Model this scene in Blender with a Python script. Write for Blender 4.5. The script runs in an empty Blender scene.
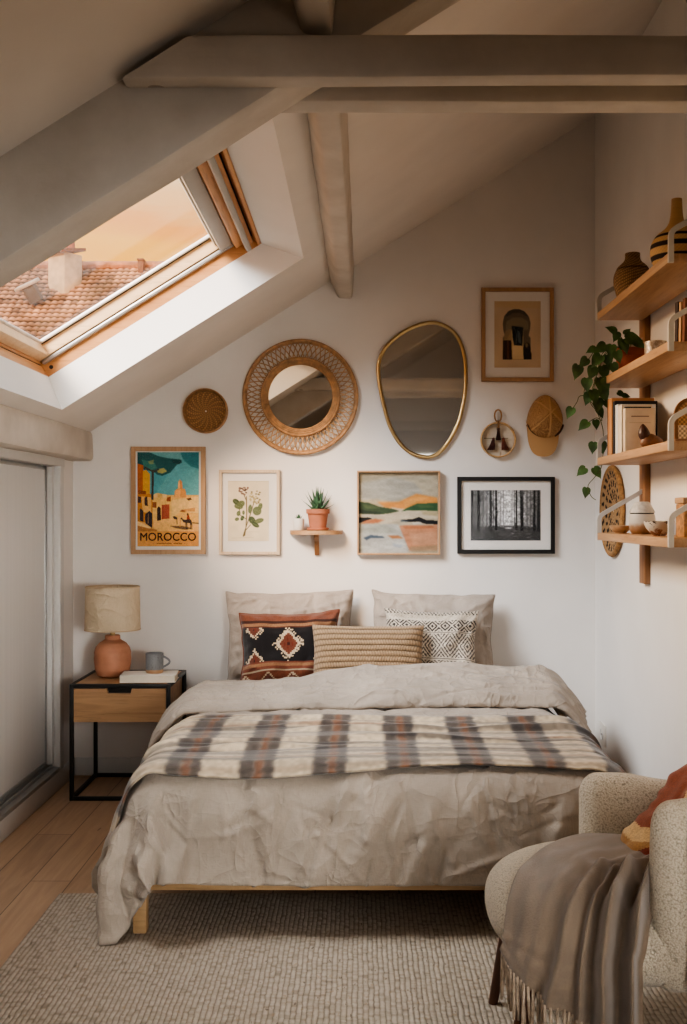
import bpy, bmesh, math, random
import numpy as np
from mathutils import Vector, Matrix, noise
rnd = random.Random(7)
nrs = np.random.RandomState(5)
PI = math.pi
SC = bpy.context.scene
COL = SC.collection

# ------------------------------------------------------------------ measures
# camera stands at x=0, y=0, 1.30 m up and looks along +y; the head wall is at y=5.35
F, CX, CY, CAMZ = 1070.0, 360.0, 515.0, 1.30
YB, XR, XL = 5.35, 1.175, -1.435
def P(px, py, z): return Vector(((px-CX)/F*z, z, CAMZ-(py-CY)/F*z))
def wx(px): return (px-CX)*.005
def wz(py): return CAMZ+(CY-py)*.005

# ------------------------------------------------------------------ colour / materials
def lin(c):
    out = []
    for v in c[:3]:
        v = v/255.0
        out.append(v/12.92 if v <= .04045 else ((v+.055)/1.055)**2.4)
    return tuple(out)+(1.0,)
class NT:
    def __init__(s, name):
        s.m = bpy.data.materials.new(name); s.m.use_nodes = True
        s.n = s.m.node_tree.nodes; s.l = s.m.node_tree.links
        s.b = s.n['Principled BSDF']; s.out = s.n['Material Output']
    def add(s, t, **k):
        n = s.n.new(t)
        for a, v in k.items(): setattr(n, a, v)
        return n
    def link(s, a, b): s.l.new(a, b)
    def coords(s, scale=(1, 1, 1), kind='Object', rot=(0, 0, 0)):
        tc = s.add('ShaderNodeTexCoord'); mp = s.add('ShaderNodeMapping')
        mp.inputs['Scale'].default_value = scale; mp.inputs['Rotation'].default_value = rot
        s.link(tc.outputs[kind], mp.inputs['Vector']); return mp.outputs['Vector']
    def noise(s, vec, scale, detail=4, rough=.55, dist=0):
        n = s.add('ShaderNodeTexNoise'); n.inputs['Scale'].default_value = scale
        n.inputs['Detail'].default_value = detail; n.inputs['Roughness'].default_value = rough
        n.inputs['Distortion'].default_value = dist
        s.link(vec, n.inputs['Vector']); return n.outputs['Fac']
    def ramp(s, fac, stops):
        r = s.add('ShaderNodeValToRGB'); e = r.color_ramp.elements
        while len(e) < len(stops): e.new(.5)
        for i, (p, c) in enumerate(stops): e[i].position = p; e[i].color = c
        s.link(fac, r.inputs['Fac']); return r.outputs['Color']
    def math(s, op, a, b=None):
        n = s.add('ShaderNodeMath', operation=op)
        for i, v in enumerate((a, b)):
            if v is None: continue
            if isinstance(v, (int, float)): n.inputs[i].default_value = v
            else: s.link(v, n.inputs[i])
        return n.outputs[0]
    def mix(s, a, b, fac, mode='MIX'):
        n = s.add('ShaderNodeMix', data_type='RGBA', blend_type=mode)
        for i, v in ((6, a), (7, b)):
            if isinstance(v, tuple): n.inputs[i].default_value = v
            else: s.link(v, n.inputs[i])
        if isinstance(fac, (int, float)): n.inputs[0].default_value = fac
        else: s.link(fac, n.inputs[0])
        return n.outputs[2]
    def bump(s, h, strength=.3, dist=.002, prev=None):
        b = s.add('ShaderNodeBump'); b.inputs['Strength'].default_value = strength; b.inputs['Distance'].default_value = dist
        s.link(h, b.inputs['Height'])
        if prev: s.link(prev, b.inputs['Normal'])
        s.link(b.outputs['Normal'], s.b.inputs['Normal']); return b.outputs['Normal']
    def setc(s, c):
        if isinstance(c, tuple): s.b.inputs['Base Color'].default_value = c
        else: s.link(c, s.b.inputs['Base Color'])
def shade(c, k): return tuple(max(0, min(255, v*k)) for v in c)
def plain(name, c, rough=.6, metal=0, var=.06, vscale=8, bump=0, bscale=80, bdist=.002, spec=.4, sheen=0):
    t = NT(name); v = t.coords()
    t.b.inputs['Roughness'].default_value = rough; t.b.inputs['Metallic'].default_value = metal
    t.b.inputs['Specular IOR Level'].default_value = spec
    if sheen: t.b.inputs['Sheen Weight'].default_value = sheen
    f = t.noise(v, vscale, 3)
    t.setc(t.ramp(f, [(.3, lin(shade(c, 1-var))), (.7, lin(shade(c, 1+var)))]))
    if bump: t.bump(t.noise(v, bscale, 4), bump, bdist)
    return t.m
def wood(name, c1, c2, axis=0, scale=1.0, rough=.5, bump=.15, knots=0):
    t = NT(name); sc = [26*scale]*3; sc[axis] = 1.6*scale
    v = t.coords(tuple(sc)); v2 = t.coords((1, 1, 1))
    f = t.noise(v, 1.0, 5, .6, 1.2)
    c = t.ramp(f, [(.25, lin(c1)), (.5, lin([(a*.5+b*.5) for a, b in zip(c1, c2)])), (.78, lin(c2))])
    g = t.noise(v, 6, 2)
    c = t.mix(c, lin(shade(c1, .7)), t.math('MULTIPLY', t.math('GREATER_THAN', g, .62), .25))
    if knots:
        vo = t.add('ShaderNodeTexVoronoi'); vo.inputs['Scale'].default_value = knots
        t.link(v2, vo.inputs['Vector'])
        k = t.math('LESS_THAN', vo.outputs['Distance'], .07)
        c = t.mix(c, lin(shade(c1, .5)), t.math('MULTIPLY', k, .6))
    t.setc(c); t.b.inputs['Roughness'].default_value = rough
    t.bump(f, bump, .002); return t.m
def colattr(name, rough=.7, bump=0, bscale=300, bdist=.001, sheen=0, weave=0):
    t = NT(name); a = t.add('ShaderNodeAttribute'); a.attribute_name = 'Col'
    t.setc(a.outputs['Color']); t.b.inputs['Roughness'].default_value = rough
    t.b.inputs['Specular IOR Level'].default_value = .25
    if sheen: t.b.inputs['Sheen Weight'].default_value = sheen
    if bump: t.bump(t.noise(t.coords(), bscale, 3), bump, bdist)
    return t.m
def linen(name, c, var=.08, rough=.9, sheen=.15):
    t = NT(name); v = t.coords()
    f = t.noise(v, 5, 4)
    f2 = t.noise(t.coords((500, 30, 60)), 1, 2); f3 = t.noise(t.coords((40, 400, 400)), 1, 2)
    w = t.math('ADD', f2, f3)
    c0 = t.ramp(f, [(.3, lin(shade(c, 1-var))), (.7, lin(shade(c, 1+var)))])
    c1 = t.mix(c0, lin(shade(c, .78)), t.math('MULTIPLY', t.math('SUBTRACT', w, .7), .45))
    t.setc(c1); t.b.inputs['Roughness'].default_value = rough; t.b.inputs['Sheen Weight'].default_value = sheen
    t.b.inputs['Specular IOR Level'].default_value = .2
    n = t.bump(w, .12, .0015); n2 = t.bump(t.noise(v, 38, 4, .6), .22, .005, n)
    hs = []
    for s_, seed in ((7.0, .3), (15.0, 4.1), (31.0, 8.7)):
        vo = t.add('ShaderNodeTexVoronoi', feature='DISTANCE_TO_EDGE'); vo.inputs['Scale'].default_value = s_; vo.inputs['Randomness'].default_value = 1
        of = t.add('ShaderNodeVectorMath', operation='ADD'); of.inputs[1].default_value = (seed, seed*2, seed*3)
        nn = t.add('ShaderNodeTexNoise'); nn.inputs['Scale'].default_value = s_*.9; nn.inputs['Detail'].default_value = 2; t.link(v, nn.inputs['Vector'])
        sc = t.add('ShaderNodeVectorMath', operation='SCALE'); sc.inputs['Scale'].default_value = 1.1/s_; t.link(nn.outputs['Color'], sc.inputs[0])
        t.link(v, of.inputs[0]); ad = t.add('ShaderNodeVectorMath', operation='ADD'); t.link(of.outputs[0], ad.inputs[0]); t.link(sc.outputs[0], ad.inputs[1]); t.link(ad.outputs[0], vo.inputs['Vector'])
        ed = t.math('MULTIPLY', vo.outputs['Distance'], 1.0)
        rg = t.math('POWER', t.math('MAXIMUM', t.math('SUBTRACT', 1.0, t.math('MULTIPLY', ed, 5.0)), 0.0), 2.0)
        mk = t.math('MULTIPLY', t.math('MAXIMUM', t.math('SUBTRACT', t.noise(of.outputs[0], s_*.45, 2), .42), 0.0), 4.0)
        hs.append((t.math('MULTIPLY', rg, mk), .05/s_))
    for sc3, sd, am, pw in (((11, 11, 4.5), 1.7, .012, 5.0), ((22, 22, 9), 5.3, .006, 4.0), ((5, 12, 12), 9.1, .008, 5.0)):
        vv = t.add('ShaderNodeVectorMath', operation='ADD'); vv.inputs[1].default_value = (sd, sd*1.3, sd*.7); t.link(t.coords(sc3, rot=(.25, .3, .35)), vv.inputs[0])
        nz_ = t.noise(vv.outputs[0], .62, 2, .45, .5)
        r_ = t.math('POWER', t.math('SUBTRACT', 1.0, t.math('ABSOLUTE', t.math('SUBTRACT', t.math('MULTIPLY', nz_, 2.0), 1.0))), pw*2.2)
        m_ = t.math('MINIMUM', t.math('MAXIMUM', t.math('MULTIPLY', t.math('SUBTRACT', t.noise(vv.outputs[0], .28, 1), .38), 4.0), 0.0), 1.0)
        hs.append((t.math('MULTIPLY', r_, m_), am))
    for hh, dd in hs: n2 = t.bump(hh, .5, dd*1.2, n2)
    return t.m
def boucle(name, c):
    t = NT(name); v = t.coords()
    vo = t.add('ShaderNodeTexVoronoi'); vo.inputs['Scale'].default_value = 230
    nz = t.noise(v, 150, 3)
    mp = t.add('ShaderNodeVectorMath', operation='ADD'); sc = t.add('ShaderNodeVectorMath', operation='SCALE')
    sc.inputs['Scale'].default_value = .006
    nn = t.add('ShaderNodeTexNoise'); nn.inputs['Scale'].default_value = 70
    t.link(v, nn.inputs['Vector']); t.link(nn.outputs['Color'], sc.inputs[0]); t.link(v, mp.inputs[0]); t.link(sc.outputs[0], mp.inputs[1])
    t.link(mp.outputs[0], vo.inputs['Vector'])
    h = t.math('SUBTRACT', 1.0, vo.outputs['Distance'])
    t.setc(t.ramp(vo.outputs['Distance'], [(.0, lin(shade(c, 1.06))), (.55, lin(shade(c, .97))), (.95, lin(shade(c, .72)))]))
    t.b.inputs['Roughness'].default_value = .95; t.b.inputs['Sheen Weight'].default_value = .3
    t.b.inputs['Specular IOR Level'].default_value = .15
    n = t.bump(h, .6, .004); t.bump(nz, .45, .005, n); return t.m
def glassy(name, tint=(255, 255, 255), gloss=.05, rough=.0):
    t = NT(name); tr = t.add('ShaderNodeBsdfTransparent'); gl = t.add('ShaderNodeBsdfGlossy'); mx = t.add('ShaderNodeMixShader')
    tr.inputs['Color'].default_value = lin(tint); gl.inputs['Roughness'].default_value = rough
    mx.inputs[0].default_value = gloss
    t.link(tr.outputs[0], mx.inputs[1]); t.link(gl.outputs[0], mx.inputs[2]); t.link(mx.outputs[0], t.out.inputs['Surface'])
    return t.m

# ------------------------------------------------------------------ object helpers
def tag(o, label=None, cat=None, group=None, kind=None):
    if label: o['label'] = label
    if cat: o['category'] = cat
    if group: o['group'] = group
    if kind: o['kind'] = kind
    return o
def thing(name, loc, label=None, cat=None, group=None, kind=None):
    o = bpy.data.objects.new(name, None); o.empty_display_size = .05; COL.objects.link(o); o.location = loc
    return tag(o, label, cat, group, kind)
def world_loc(o):
    v = Vector(o.location)
    while o.parent: o = o.parent; v += Vector(o.location)
    return v
def finish(name, me, mats, parent=None, angle=35, smooth=True):
    """link a mesh given in room coordinates; origin goes to the parent's place, or to the base of the thing"""
    if not isinstance(mats, (list, tuple)): mats = [mats]
    for m in mats: me.materials.append(m)
    o = bpy.data.objects.new(name, me); COL.objects.link(o)
    if parent:
        o.parent = parent; off = world_loc(parent)
    else:
        co = np.empty(len(me.vertices)*3); me.vertices.foreach_get('co', co); co = co.reshape(-1, 3)
        off = Vector(((co[:, 0].min()+co[:, 0].max())/2, (co[:, 1].min()+co[:, 1].max())/2, co[:, 2].min()))
        o.location = off
    me.transform(Matrix.Translation(-off))
    if smooth:
        me.shade_smooth()
        if angle < 179: me.set_sharp_from_angle(angle=math.radians(angle))
    me.update(); return o
def fin(name, bm, mats, parent=None, angle=35, smooth=True, normals=True):
    if normals: bmesh.ops.recalc_face_normals(bm, faces=bm.faces)
    me = bpy.data.meshes.new(name); bm.to_mesh(me); bm.free()
    return finish(name, me, mats, parent, angle, smooth)
def B(): return bmesh.new()
def box(bm, x0, x1, y0, y1, z0, z1, bev=0, mi=0, M=None, seg=2):
    r = bmesh.ops.create_cube(bm, size=1)
    vs = r['verts']
    for v in vs:
        v.co = Vector((x0+(v.co.x+.5)*(x1-x0), y0+(v.co.y+.5)*(y1-y0), z0+(v.co.z+.5)*(z1-z0)))
    es = list({e for v in vs for e in v.link_edges}); fs = list({f for v in vs for f in v.link_faces})
    for f in fs: f.material_index = mi
    if bev:
        r2 = bmesh.ops.bevel(bm, geom=es, offset=bev, segments=seg, affect='EDGES', profile=.5)
        vs = list({v for f in r2['faces'] for v in f.verts} | {v for v in vs if v.is_valid})
        for f in {f for v in vs for f in v.link_faces}: f.material_index = mi
    if M is not None:
        for v in vs: v.co = M @ v.co
    return vs
def prism(bm, pts, vec, mi=0):
    """closed polygon (3d points) swept by vec"""
    vec = Vector(vec); a = [bm.verts.new(p) for p in pts]; b = [bm.verts.new(Vector(p)+vec) for p in pts]
    n = len(pts); fs = [bm.faces.new(a), bm.faces.new(b[::-1])]
    for i in range(n): fs.append(bm.faces.new((a[i], b[i], b[(i+1) % n], a[(i+1) % n])))
    for f in fs: f.material_index = mi
def lathe(bm, prof, c, seg=40, mi=0, M=None, axis='Z'):
    """prof: (radius, height); closed at ends where radius is 0"""
    rings = []
    c = Vector(c)
    def pt(r, h, a):
        if axis == 'Z': p = Vector((r*math.cos(a), r*math.sin(a), h))
        else: p = Vector((r*math.cos(a), -h, r*math.sin(a)))      # axis towards the camera side (-y)
        if M is not None: p = M @ p
        return p+c
    for r, h in prof:
        if r < 1e-6: rings.append([bm.verts.new(pt(0, h, 0))])
        else: rings.append([bm.verts.new(pt(r, h, 2*PI*i/seg)) for i in range(seg)])
    for a, b in zip(rings, rings[1:]):
        for i in range(seg):
            j = (i+1) % seg
            if len(a) == 1 and len(b) == 1: continue
            if len(a) == 1: f = bm.faces.new((a[0], b[j], b[i]))
            elif len(b) == 1: f = bm.faces.new((a[i], a[j], b[0]))
            else: f = bm.faces.new((a[i], a[j], b[j], b[i]))
            f.material_index = mi
def tube(bm, pts, r, seg=8, closed=False, mi=0, caps=True, flat=None):
    pts = [Vector(p) for p in pts]; n = len(pts)
    rr = r if isinstance(r, (list, tuple)) else [r]*n
    rings = []; up = None
    for i, p in enumerate(pts):
        if closed: t = pts[(i+1) % n]-pts[i-1]
        else: t = pts[min(i+1, n-1)]-pts[max(i-1, 0)]
        t.normalize()
        if up is None:
            up = Vector((0, 0, 1)) if abs(t.z) < .9 else Vector((1, 0, 0))
        s = t.cross(up); s.normalize(); up = s.cross(t); up.normalize()
        k = flat or 1
        rings.append([bm.verts.new(p+s*(rr[i]*math.cos(2*PI*j/seg))+up*(rr[i]*k*math.sin(2*PI*j/seg))) for j in range(seg)])
    m = n if closed else n-1
    for i in range(m):
        a, b = rings[i], rings[(i+1) % n]
        for j in range(seg):
            f = bm.faces.new((a[j], a[(j+1) % seg], b[(j+1) % seg], b[j])); f.material_index = mi
    if not closed and caps:
        bm.faces.new(rings[0][::-1]).material_index = mi; bm.faces.new(rings[-1]).material_index = mi
def gridmesh(name, pts, col=None, closed_u=False):
    """pts (nv,nu,3) -> mesh; col (nv,nu,3 sRGB 0..255)"""
    nv, nu = pts.shape[:2]
    idx = np.arange(nv*nu).reshape(nv, nu)
    if closed_u:
        i2 = np.concatenate([idx, idx[:, :1]], 1)
    else: i2 = idx
    q = np.stack([i2[:-1, :-1], i2[:-1, 1:], i2[1:, 1:], i2[1:, :-1]], -1).reshape(-1, 4)
    me = bpy.data.meshes.new(name); me.vertices.add(nv*nu); me.vertices.foreach_set('co', pts.reshape(-1).astype(np.float32))
    me.loops.add(q.size); me.loops.foreach_set('vertex_index', q.reshape(-1).astype(np.int32))
    me.polygons.add(len(q)); me.polygons.foreach_set('loop_start', np.arange(0, q.size, 4, dtype=np.int32))
    me.update(calc_edges=True); me.validate()
    if col is not None: setcol(me, col.reshape(-1, 3))
    return me
def srgb2lin(a):
    a = np.clip(a/255.0, 0, 1)
    return np.where(a <= .04045, a/12.92, ((a+.055)/1.055)**2.4)
def setcol(me, col):
    at = me.color_attributes.new('Col', 'FLOAT_COLOR', 'POINT')
    c = np.ones((len(col), 4), np.float32); c[:, :3] = srgb2lin(col); at.data.foreach_set('color', c.reshape(-1))
def up2(a):
    """double the resolution of a grid (…,2) with cubic interpolation"""
    for ax in (0, 1):
        a = np.moveaxis(a, ax, 0); p = np.concatenate([2*a[:1]-a[1:2], a, 2*a[-1:]-a[-2:-1]])
        mid = (-p[:-3]+9*p[1:-2]+9*p[2:-1]-p[3:])/16
        o = np.empty((2*len(a)-1,)+a.shape[1:]); o[0::2] = a; o[1::2] = mid; a = np.moveaxis(o, 0, ax)
    return a
def normals(p):
    du = np.gradient(p, axis=1); dv = np.gradient(p, axis=0); n = np.cross(du, dv)
    return n/(np.linalg.norm(n, axis=-1, keepdims=True)+1e-9)
def fnoise(shape, freq, seed, aspect=1.0):
    """smooth value noise on a grid, 0-centred"""
    r = np.random.RandomState(seed); nv, nu = shape
    gv, gu = max(2, int(freq*nv/max(nv, nu)))+3, max(2, int(freq*aspect*nu/max(nv, nu)))+3
    g = r.rand(gv, gu)-.5
    y = np.linspace(0, gv-2.001, nv); x = np.linspace(0, gu-2.001, nu)
    yi, xi = y.astype(int), x.astype(int); fy, fx = y-yi, x-xi
    fy = (fy*fy*(3-2*fy))[:, None]; fx = (fx*fx*(3-2*fx))[None]
    a = g[np.ix_(yi, xi)]; b = g[np.ix_(yi, xi+1)]; c = g[np.ix_(yi+1, xi)]; d = g[np.ix_(yi+1, xi+1)]
    return (a*(1-fx)+b*fx)*(1-fy)+(c*(1-fx)+d*fx)*fy
def creases(xy, n, seed, L=(.1, .35), w=(.008, .02), amp=(.003, .007), ang=(0, PI)):
    """sharp little fabric folds over a flat (…,2) cloth coordinate"""
    r = random.Random(seed); h = np.zeros(xy.shape[:2]); lo = xy.reshape(-1, 2).min(0); hi = xy.reshape(-1, 2).max(0)
    for _ in range(n):
        c = np.array([r.uniform(lo[0], hi[0]), r.uniform(lo[1], hi[1])]); a = r.uniform(*ang); l = r.uniform(*L); ww = r.uniform(*w); am = r.uniform(*amp)*r.choice((1, 1, -1))
        d = xy-c; s = d[..., 0]*math.cos(a)+d[..., 1]*math.sin(a); t = -d[..., 0]*math.sin(a)+d[..., 1]*math.cos(a)+.25*s*s/l*r.uniform(-1, 1)
        h += am*np.exp(-(t/ww)**2)*np.exp(-(s/(l*.5))**4)
    return h
def solid(pts, th, name):
    """give an open sheet a thickness; returns mesh and the tiled vertex order"""
    n = normals(pts); a = pts; b = pts-n*th
    nv, nu = pts.shape[:2]; N = nv*nu; idx = np.arange(N).reshape(nv, nu)
    q = np.stack([idx[:-1, :-1], idx[:-1, 1:], idx[1:, 1:], idx[1:, :-1]], -1).reshape(-1, 4)
    q2 = q[:, ::-1]+N
    bd = np.concatenate([idx[0, :-1], idx[:-1, -1], idx[-1, :0:-1], idx[:0:-1, 0]]); nx = np.roll(bd, -1)
    rim = np.stack([nx, bd, bd+N, nx+N], -1)
    Q = np.concatenate([q, q2, rim]); me = bpy.data.meshes.new(name)
    me.vertices.add(2*N); me.vertices.foreach_set('co', np.concatenate([a.reshape(-1, 3), b.reshape(-1, 3)]).reshape(-1).astype(np.float32))
    me.loops.add(Q.size); me.loops.foreach_set('vertex_index', Q.reshape(-1).astype(np.int32))
    me.polygons.add(len(Q)); me.polygons.foreach_set('loop_start', np.arange(0, Q.size, 4, dtype=np.int32))
    me.update(calc_edges=True); me.validate(); return me
def drape(data, nv, nu): return np.array(data, float).reshape(nv, nu, 3)/10000.0

# ------------------------------------------------------------------ materials
m_wall = plain('wall_paint', (224, 219, 213), .85, var=.015, vscale=3, bump=.06, bscale=160, spec=.2)
m_ceil = plain('ceiling_paint', (222, 215, 206), .85, var=.02, vscale=3, bump=.08, bscale=120, spec=.2)
m_reveal = plain('reveal_paint', (230, 227, 222), .8, var=.01, vscale=3, bump=.05, bscale=150, spec=.2)
m_white = plain('white_trim_paint', (205, 203, 199), .5, var=.015, spec=.4)
m_beam = None
def beam_mat():
    t = NT('limewashed_beam'); v = t.coords((2, 2, 2)); vg = t.coords((3, 30, 30)); vg2 = t.coords((30, 3, 30))
    f = t.noise(v, 2.5, 5); g = t.noise(vg, 1, 4); g2 = t.noise(vg2, 1, 4)
    c = t.ramp(f, [(.3, lin((184, 175, 163))), (.7, lin((206, 198, 187)))])
    vo = t.add('ShaderNodeTexVoronoi'); vo.inputs['Scale'].default_value = 2.3; t.link(t.coords((1, 1, 1)), vo.inputs['Vector'])
    k = t.math('LESS_THAN', vo.outputs['Distance'], .05)
    c = t.mix(c, lin((120, 104, 86)), t.math('MULTIPLY', k, .5))
    t.setc(c); t.b.inputs['Roughness'].default_value = .8; t.b.inputs['Specular IOR Level'].default_value = .2
    n = t.bump(f, .4, .012); t.bump(t.math('ADD', g, g2), .3, .003, n); return t.m
m_beam = beam_mat()
m_oak = wood('oak_shelf', (150, 113, 79), (186, 149, 110), 1, 1, .45)
m_oakx = wood('oak_drawer', (152, 116, 82), (190, 153, 113), 0, 1, .5)
m_oakz = wood('oak_upright', (124, 86, 56), (160, 116, 78), 2, 1, .55)
m_pine = wood('pine_window', (186, 130, 80), (216, 164, 112), 1, .8, .45)
m_pinex = wood('pine_window_cross', (186, 130, 80), (216, 164, 112), 0, .8, .45)
m_pinepale = wood('pine_sash', (222, 186, 142), (236, 206, 166), 0, .8, .45)
m_bed = wood('oak_bed', (140, 110, 76), (176, 144, 104), 0, .8, .5)
m_black = plain('black_steel', (22, 21, 20), .45, var=.1, spec=.4)
m_white_metal = plain('white_metal', (190, 186, 178), .45, var=.02, spec=.5)
m_alu = plain('grey_aluminium', (176, 176, 174), .35, .6, var=.03)
m_blind = plain('blind_cassette', (168, 165, 158), .5, var=.02)
m_dark = plain('dark_gap_fill', (32, 28, 26), .7)
m_glass = glassy('window_glass', (250, 250, 250), .035)
m_glaze = glassy('picture_glass', (255, 255, 255), .004, .08)
def frosted():
    t = NT('frosted_panel'); v = t.coords((1, 60, .6))
    f = t.noise(v, 1, 3)
    t.setc(t.ramp(f, [(.3, lin((208, 207, 204))), (.7, lin((214, 213, 210)))]))
    t.b.inputs['Roughness'].default_value = .32; t.b.inputs['Specular IOR Level'].default_value = .5; return t.m
m_frost = frosted()
def floor_mat():
    t = NT('oak_planks'); v = t.coords((1, 1, 1))
    br = t.add('ShaderNodeTexBrick'); mp = t.coords((1, 1, 1), rot=(0, 0, PI/2))
    t.link(mp, br.inputs['Vector'])
    br.inputs['Scale'].default_value = 1; br.inputs['Brick Width'].default_value = 1.5; br.inputs['Row Height'].default_value = .145
    br.inputs['Mortar Size'].default_value = .0018; br.inputs['Mortar Smooth'].default_value = .3; br.offset = .37
    br.inputs['Color1'].default_value = (.2, .2, .2, 1); br.inputs['Color2'].default_value = (.8, .8, .8, 1); br.inputs['Mortar'].default_value = (0, 0, 0, 1)
    g = t.noise(t.coords((24, 1.6, 1)), 1, 5, .6, 1.5); k = t.noise(t.coords((7, 2.2, 1)), 1.3, 3, .5, .6)
    sep = t.add('ShaderNodeSeparateColor'); t.link(br.outputs['Color'], sep.inputs[0])
    tone = t.math('ADD', t.math('MULTIPLY', sep.outputs[0], .35), t.math('MULTIPLY', g, .65))
    c = t.ramp(tone, [(.15, lin((146, 118, 92))), (.5, lin((178, 147, 118))), (.85, lin((202, 172, 142)))])
    c = t.mix(c, lin((74, 48, 30)), t.math('MULTIPLY', t.math('GREATER_THAN', k, .73), .55))
    c = t.mix(c, lin((48, 32, 20)), t.math('MULTIPLY', br.outputs['Fac'], .8))
    t.setc(c); t.b.inputs['Roughness'].default_value = .42
    h = t.math('SUBTRACT', t.math('MULTIPLY', g, .2), br.outputs['Fac']); t.bump(h, .25, .002); return t.m
m_floor = floor_mat()
def rug_mat():
    t = NT('woven_wool_rug'); v = t.coords()
    nz = t.noise(v, 30, 3); nb = t.noise(v, 9, 2); sx = t.add('ShaderNodeSeparateXYZ'); t.link(v, sx.inputs[0])
    wob = t.math('ADD', t.math('MULTIPLY', t.math('SUBTRACT', nz, .5), 3.4), t.math('MULTIPLY', t.math('SUBTRACT', nb, .5), 3.0))
    ph = t.math('ADD', t.math('MULTIPLY', sx.outputs['X'], 2*PI/.0145), wob)
    row = t.math('ABSOLUTE', t.math('SINE', t.math('MULTIPLY', ph, .5)))
    seg = t.math('ADD', t.math('MULTIPLY', sx.outputs['Y'], 2*PI/.022), t.math('MULTIPLY', t.math('FLOOR', t.math('MULTIPLY', ph, 1/(2*PI))), 2.4))
    bead = t.math('ABSOLUTE', t.math('SINE', t.math('ADD', t.math('MULTIPLY', seg, .5), wob)))
    cb = t.add('ShaderNodeCombineXYZ'); t.link(t.math('MULTIPLY', t.math('FLOOR', t.math('MULTIPLY', ph, 1/(2*PI))), 3.71), cb.inputs[0]); t.link(t.math('MULTIPLY', sx.outputs['Y'], 44.0), cb.inputs[1])
    lp = t.noise(cb.outputs[0], 1.0, 1)
    h = t.math('MULTIPLY', t.math('POWER', row, .45), t.math('MINIMUM', t.math('MAXIMUM', t.math('MULTIPLY', t.math('SUBTRACT', lp, .16), 2.2), .30), 1.0))
    h = t.math('MULTIPLY', h, t.math('ADD', .35, t.math('MULTIPLY', t.noise(v, 48, 4, .7), 1.3)))
    vf = t.coords((70, 26, 1)); n2 = t.noise(vf, 1, 2); n3 = t.noise(t.coords((40, 22, 1)), 1.4, 2)
    c = t.ramp(h, [(.08, lin((122, 111, 97))), (.40, lin((178, 167, 151))), (.9, lin((204, 193, 178)))])  # gaps between loops darkened in the colour, in place of shade
    c = t.mix(c, lin((86, 74, 62)), t.math('MULTIPLY', t.math('GREATER_THAN', n2, .69), .7))
    c = t.mix(c, lin((178, 154, 124)), t.math('MULTIPLY', t.math('GREATER_THAN', n3, .66), .5))
    c = t.mix(c, lin((174, 162, 144)), t.math('MULTIPLY', nb, .4))
    t.setc(c); t.b.inputs['Roughness'].default_value = .95; t.b.inputs['Specular IOR Level'].default_value = .1
    n = t.bump(h, .75, .007); t.bump(t.noise(v, 200, 2), .3, .002, n); return t.m
m_rug = rug_mat()
m_linen = linen('grey_linen', (161, 149, 136))
m_pillow = linen('pale_linen', (166, 154, 142))
m_print = colattr('printed_picture', .7)
m_woven = colattr('woven_fabric', .95, .35, 260, .002, .2)
m_knit = colattr('knit_fabric', .95, .3, 400, .001, .2)
m_wool = colattr('brushed_wool', .95, .4, 240, .003, .35)
m_boucle = boucle('cream_boucle', (196, 182, 160))
m_rattan = plain('rattan', (164, 126, 88), .55, var=.18, vscale=40, bump=.3, bscale=200)
m_rattan2 = plain('rattan_pale', (182, 148, 110), .6, var=.15, vscale=40)
m_brass = plain('brushed_brass', (186, 160, 116), .28, 1.0, var=.04)
m_mirror_grey = plain('lifted_mirror_silver', (200, 194, 184), .03, .80, var=0, spec=.5)  # diffuse grey part brightens the reflection in place of light behind the camera
m_mirror = plain('mirror_silver', (206, 204, 200), .02, 1.0, var=0, spec=.5)
m_terra = plain('terracotta', (162, 102, 76), .75, var=.08, vscale=14, bump=.1)
m_soil = plain('potting_soil', (52, 38, 28), .95, var=.3, vscale=60, bump=.6, bscale=100)
m_leaf = plain('pothos_leaf', (66, 94, 50), .42, var=.3, vscale=22, spec=.5)
m_vine = plain('vine_stem', (84, 92, 46), .6)
m_aloe = plain('aloe_leaf', (62, 92, 66), .5, var=.2, vscale=30)
m_ivory = plain('ivory_ceramic', (214, 208, 198), .45, var=.03)
m_mat_board = plain('mount_board', (222, 217, 210), .9, var=.01)
m_oakframe = wood('pale_oak_frame', (164, 128, 92), (188, 152, 116), 2, 1.5, .5)
m_lightframe = wood('light_maple_frame', (196, 172, 142), (214, 192, 164), 2, 1.5, .5)
m_warmframe = wood('warm_oak_frame', (150, 112, 76), (180, 140, 98), 2, 1.5, .5)
m_walnut = wood('walnut_leg', (64, 36, 22), (92, 54, 34), 2, 1.5, .4)
m_paper = plain('book_paper', (216, 206, 188), .9, var=.03)

# settings
SKY_STRENGTH, P_SKY, P_LEFT, P_GLOW, P_REAR, P_SIDE, P_SUN = 1.0, 450, 390, 340, 2.2, 8.5, 2.2
VIEW, LOOK, EXPO = 'AgX', 'AgX - Medium High Contrast', .92
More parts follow.
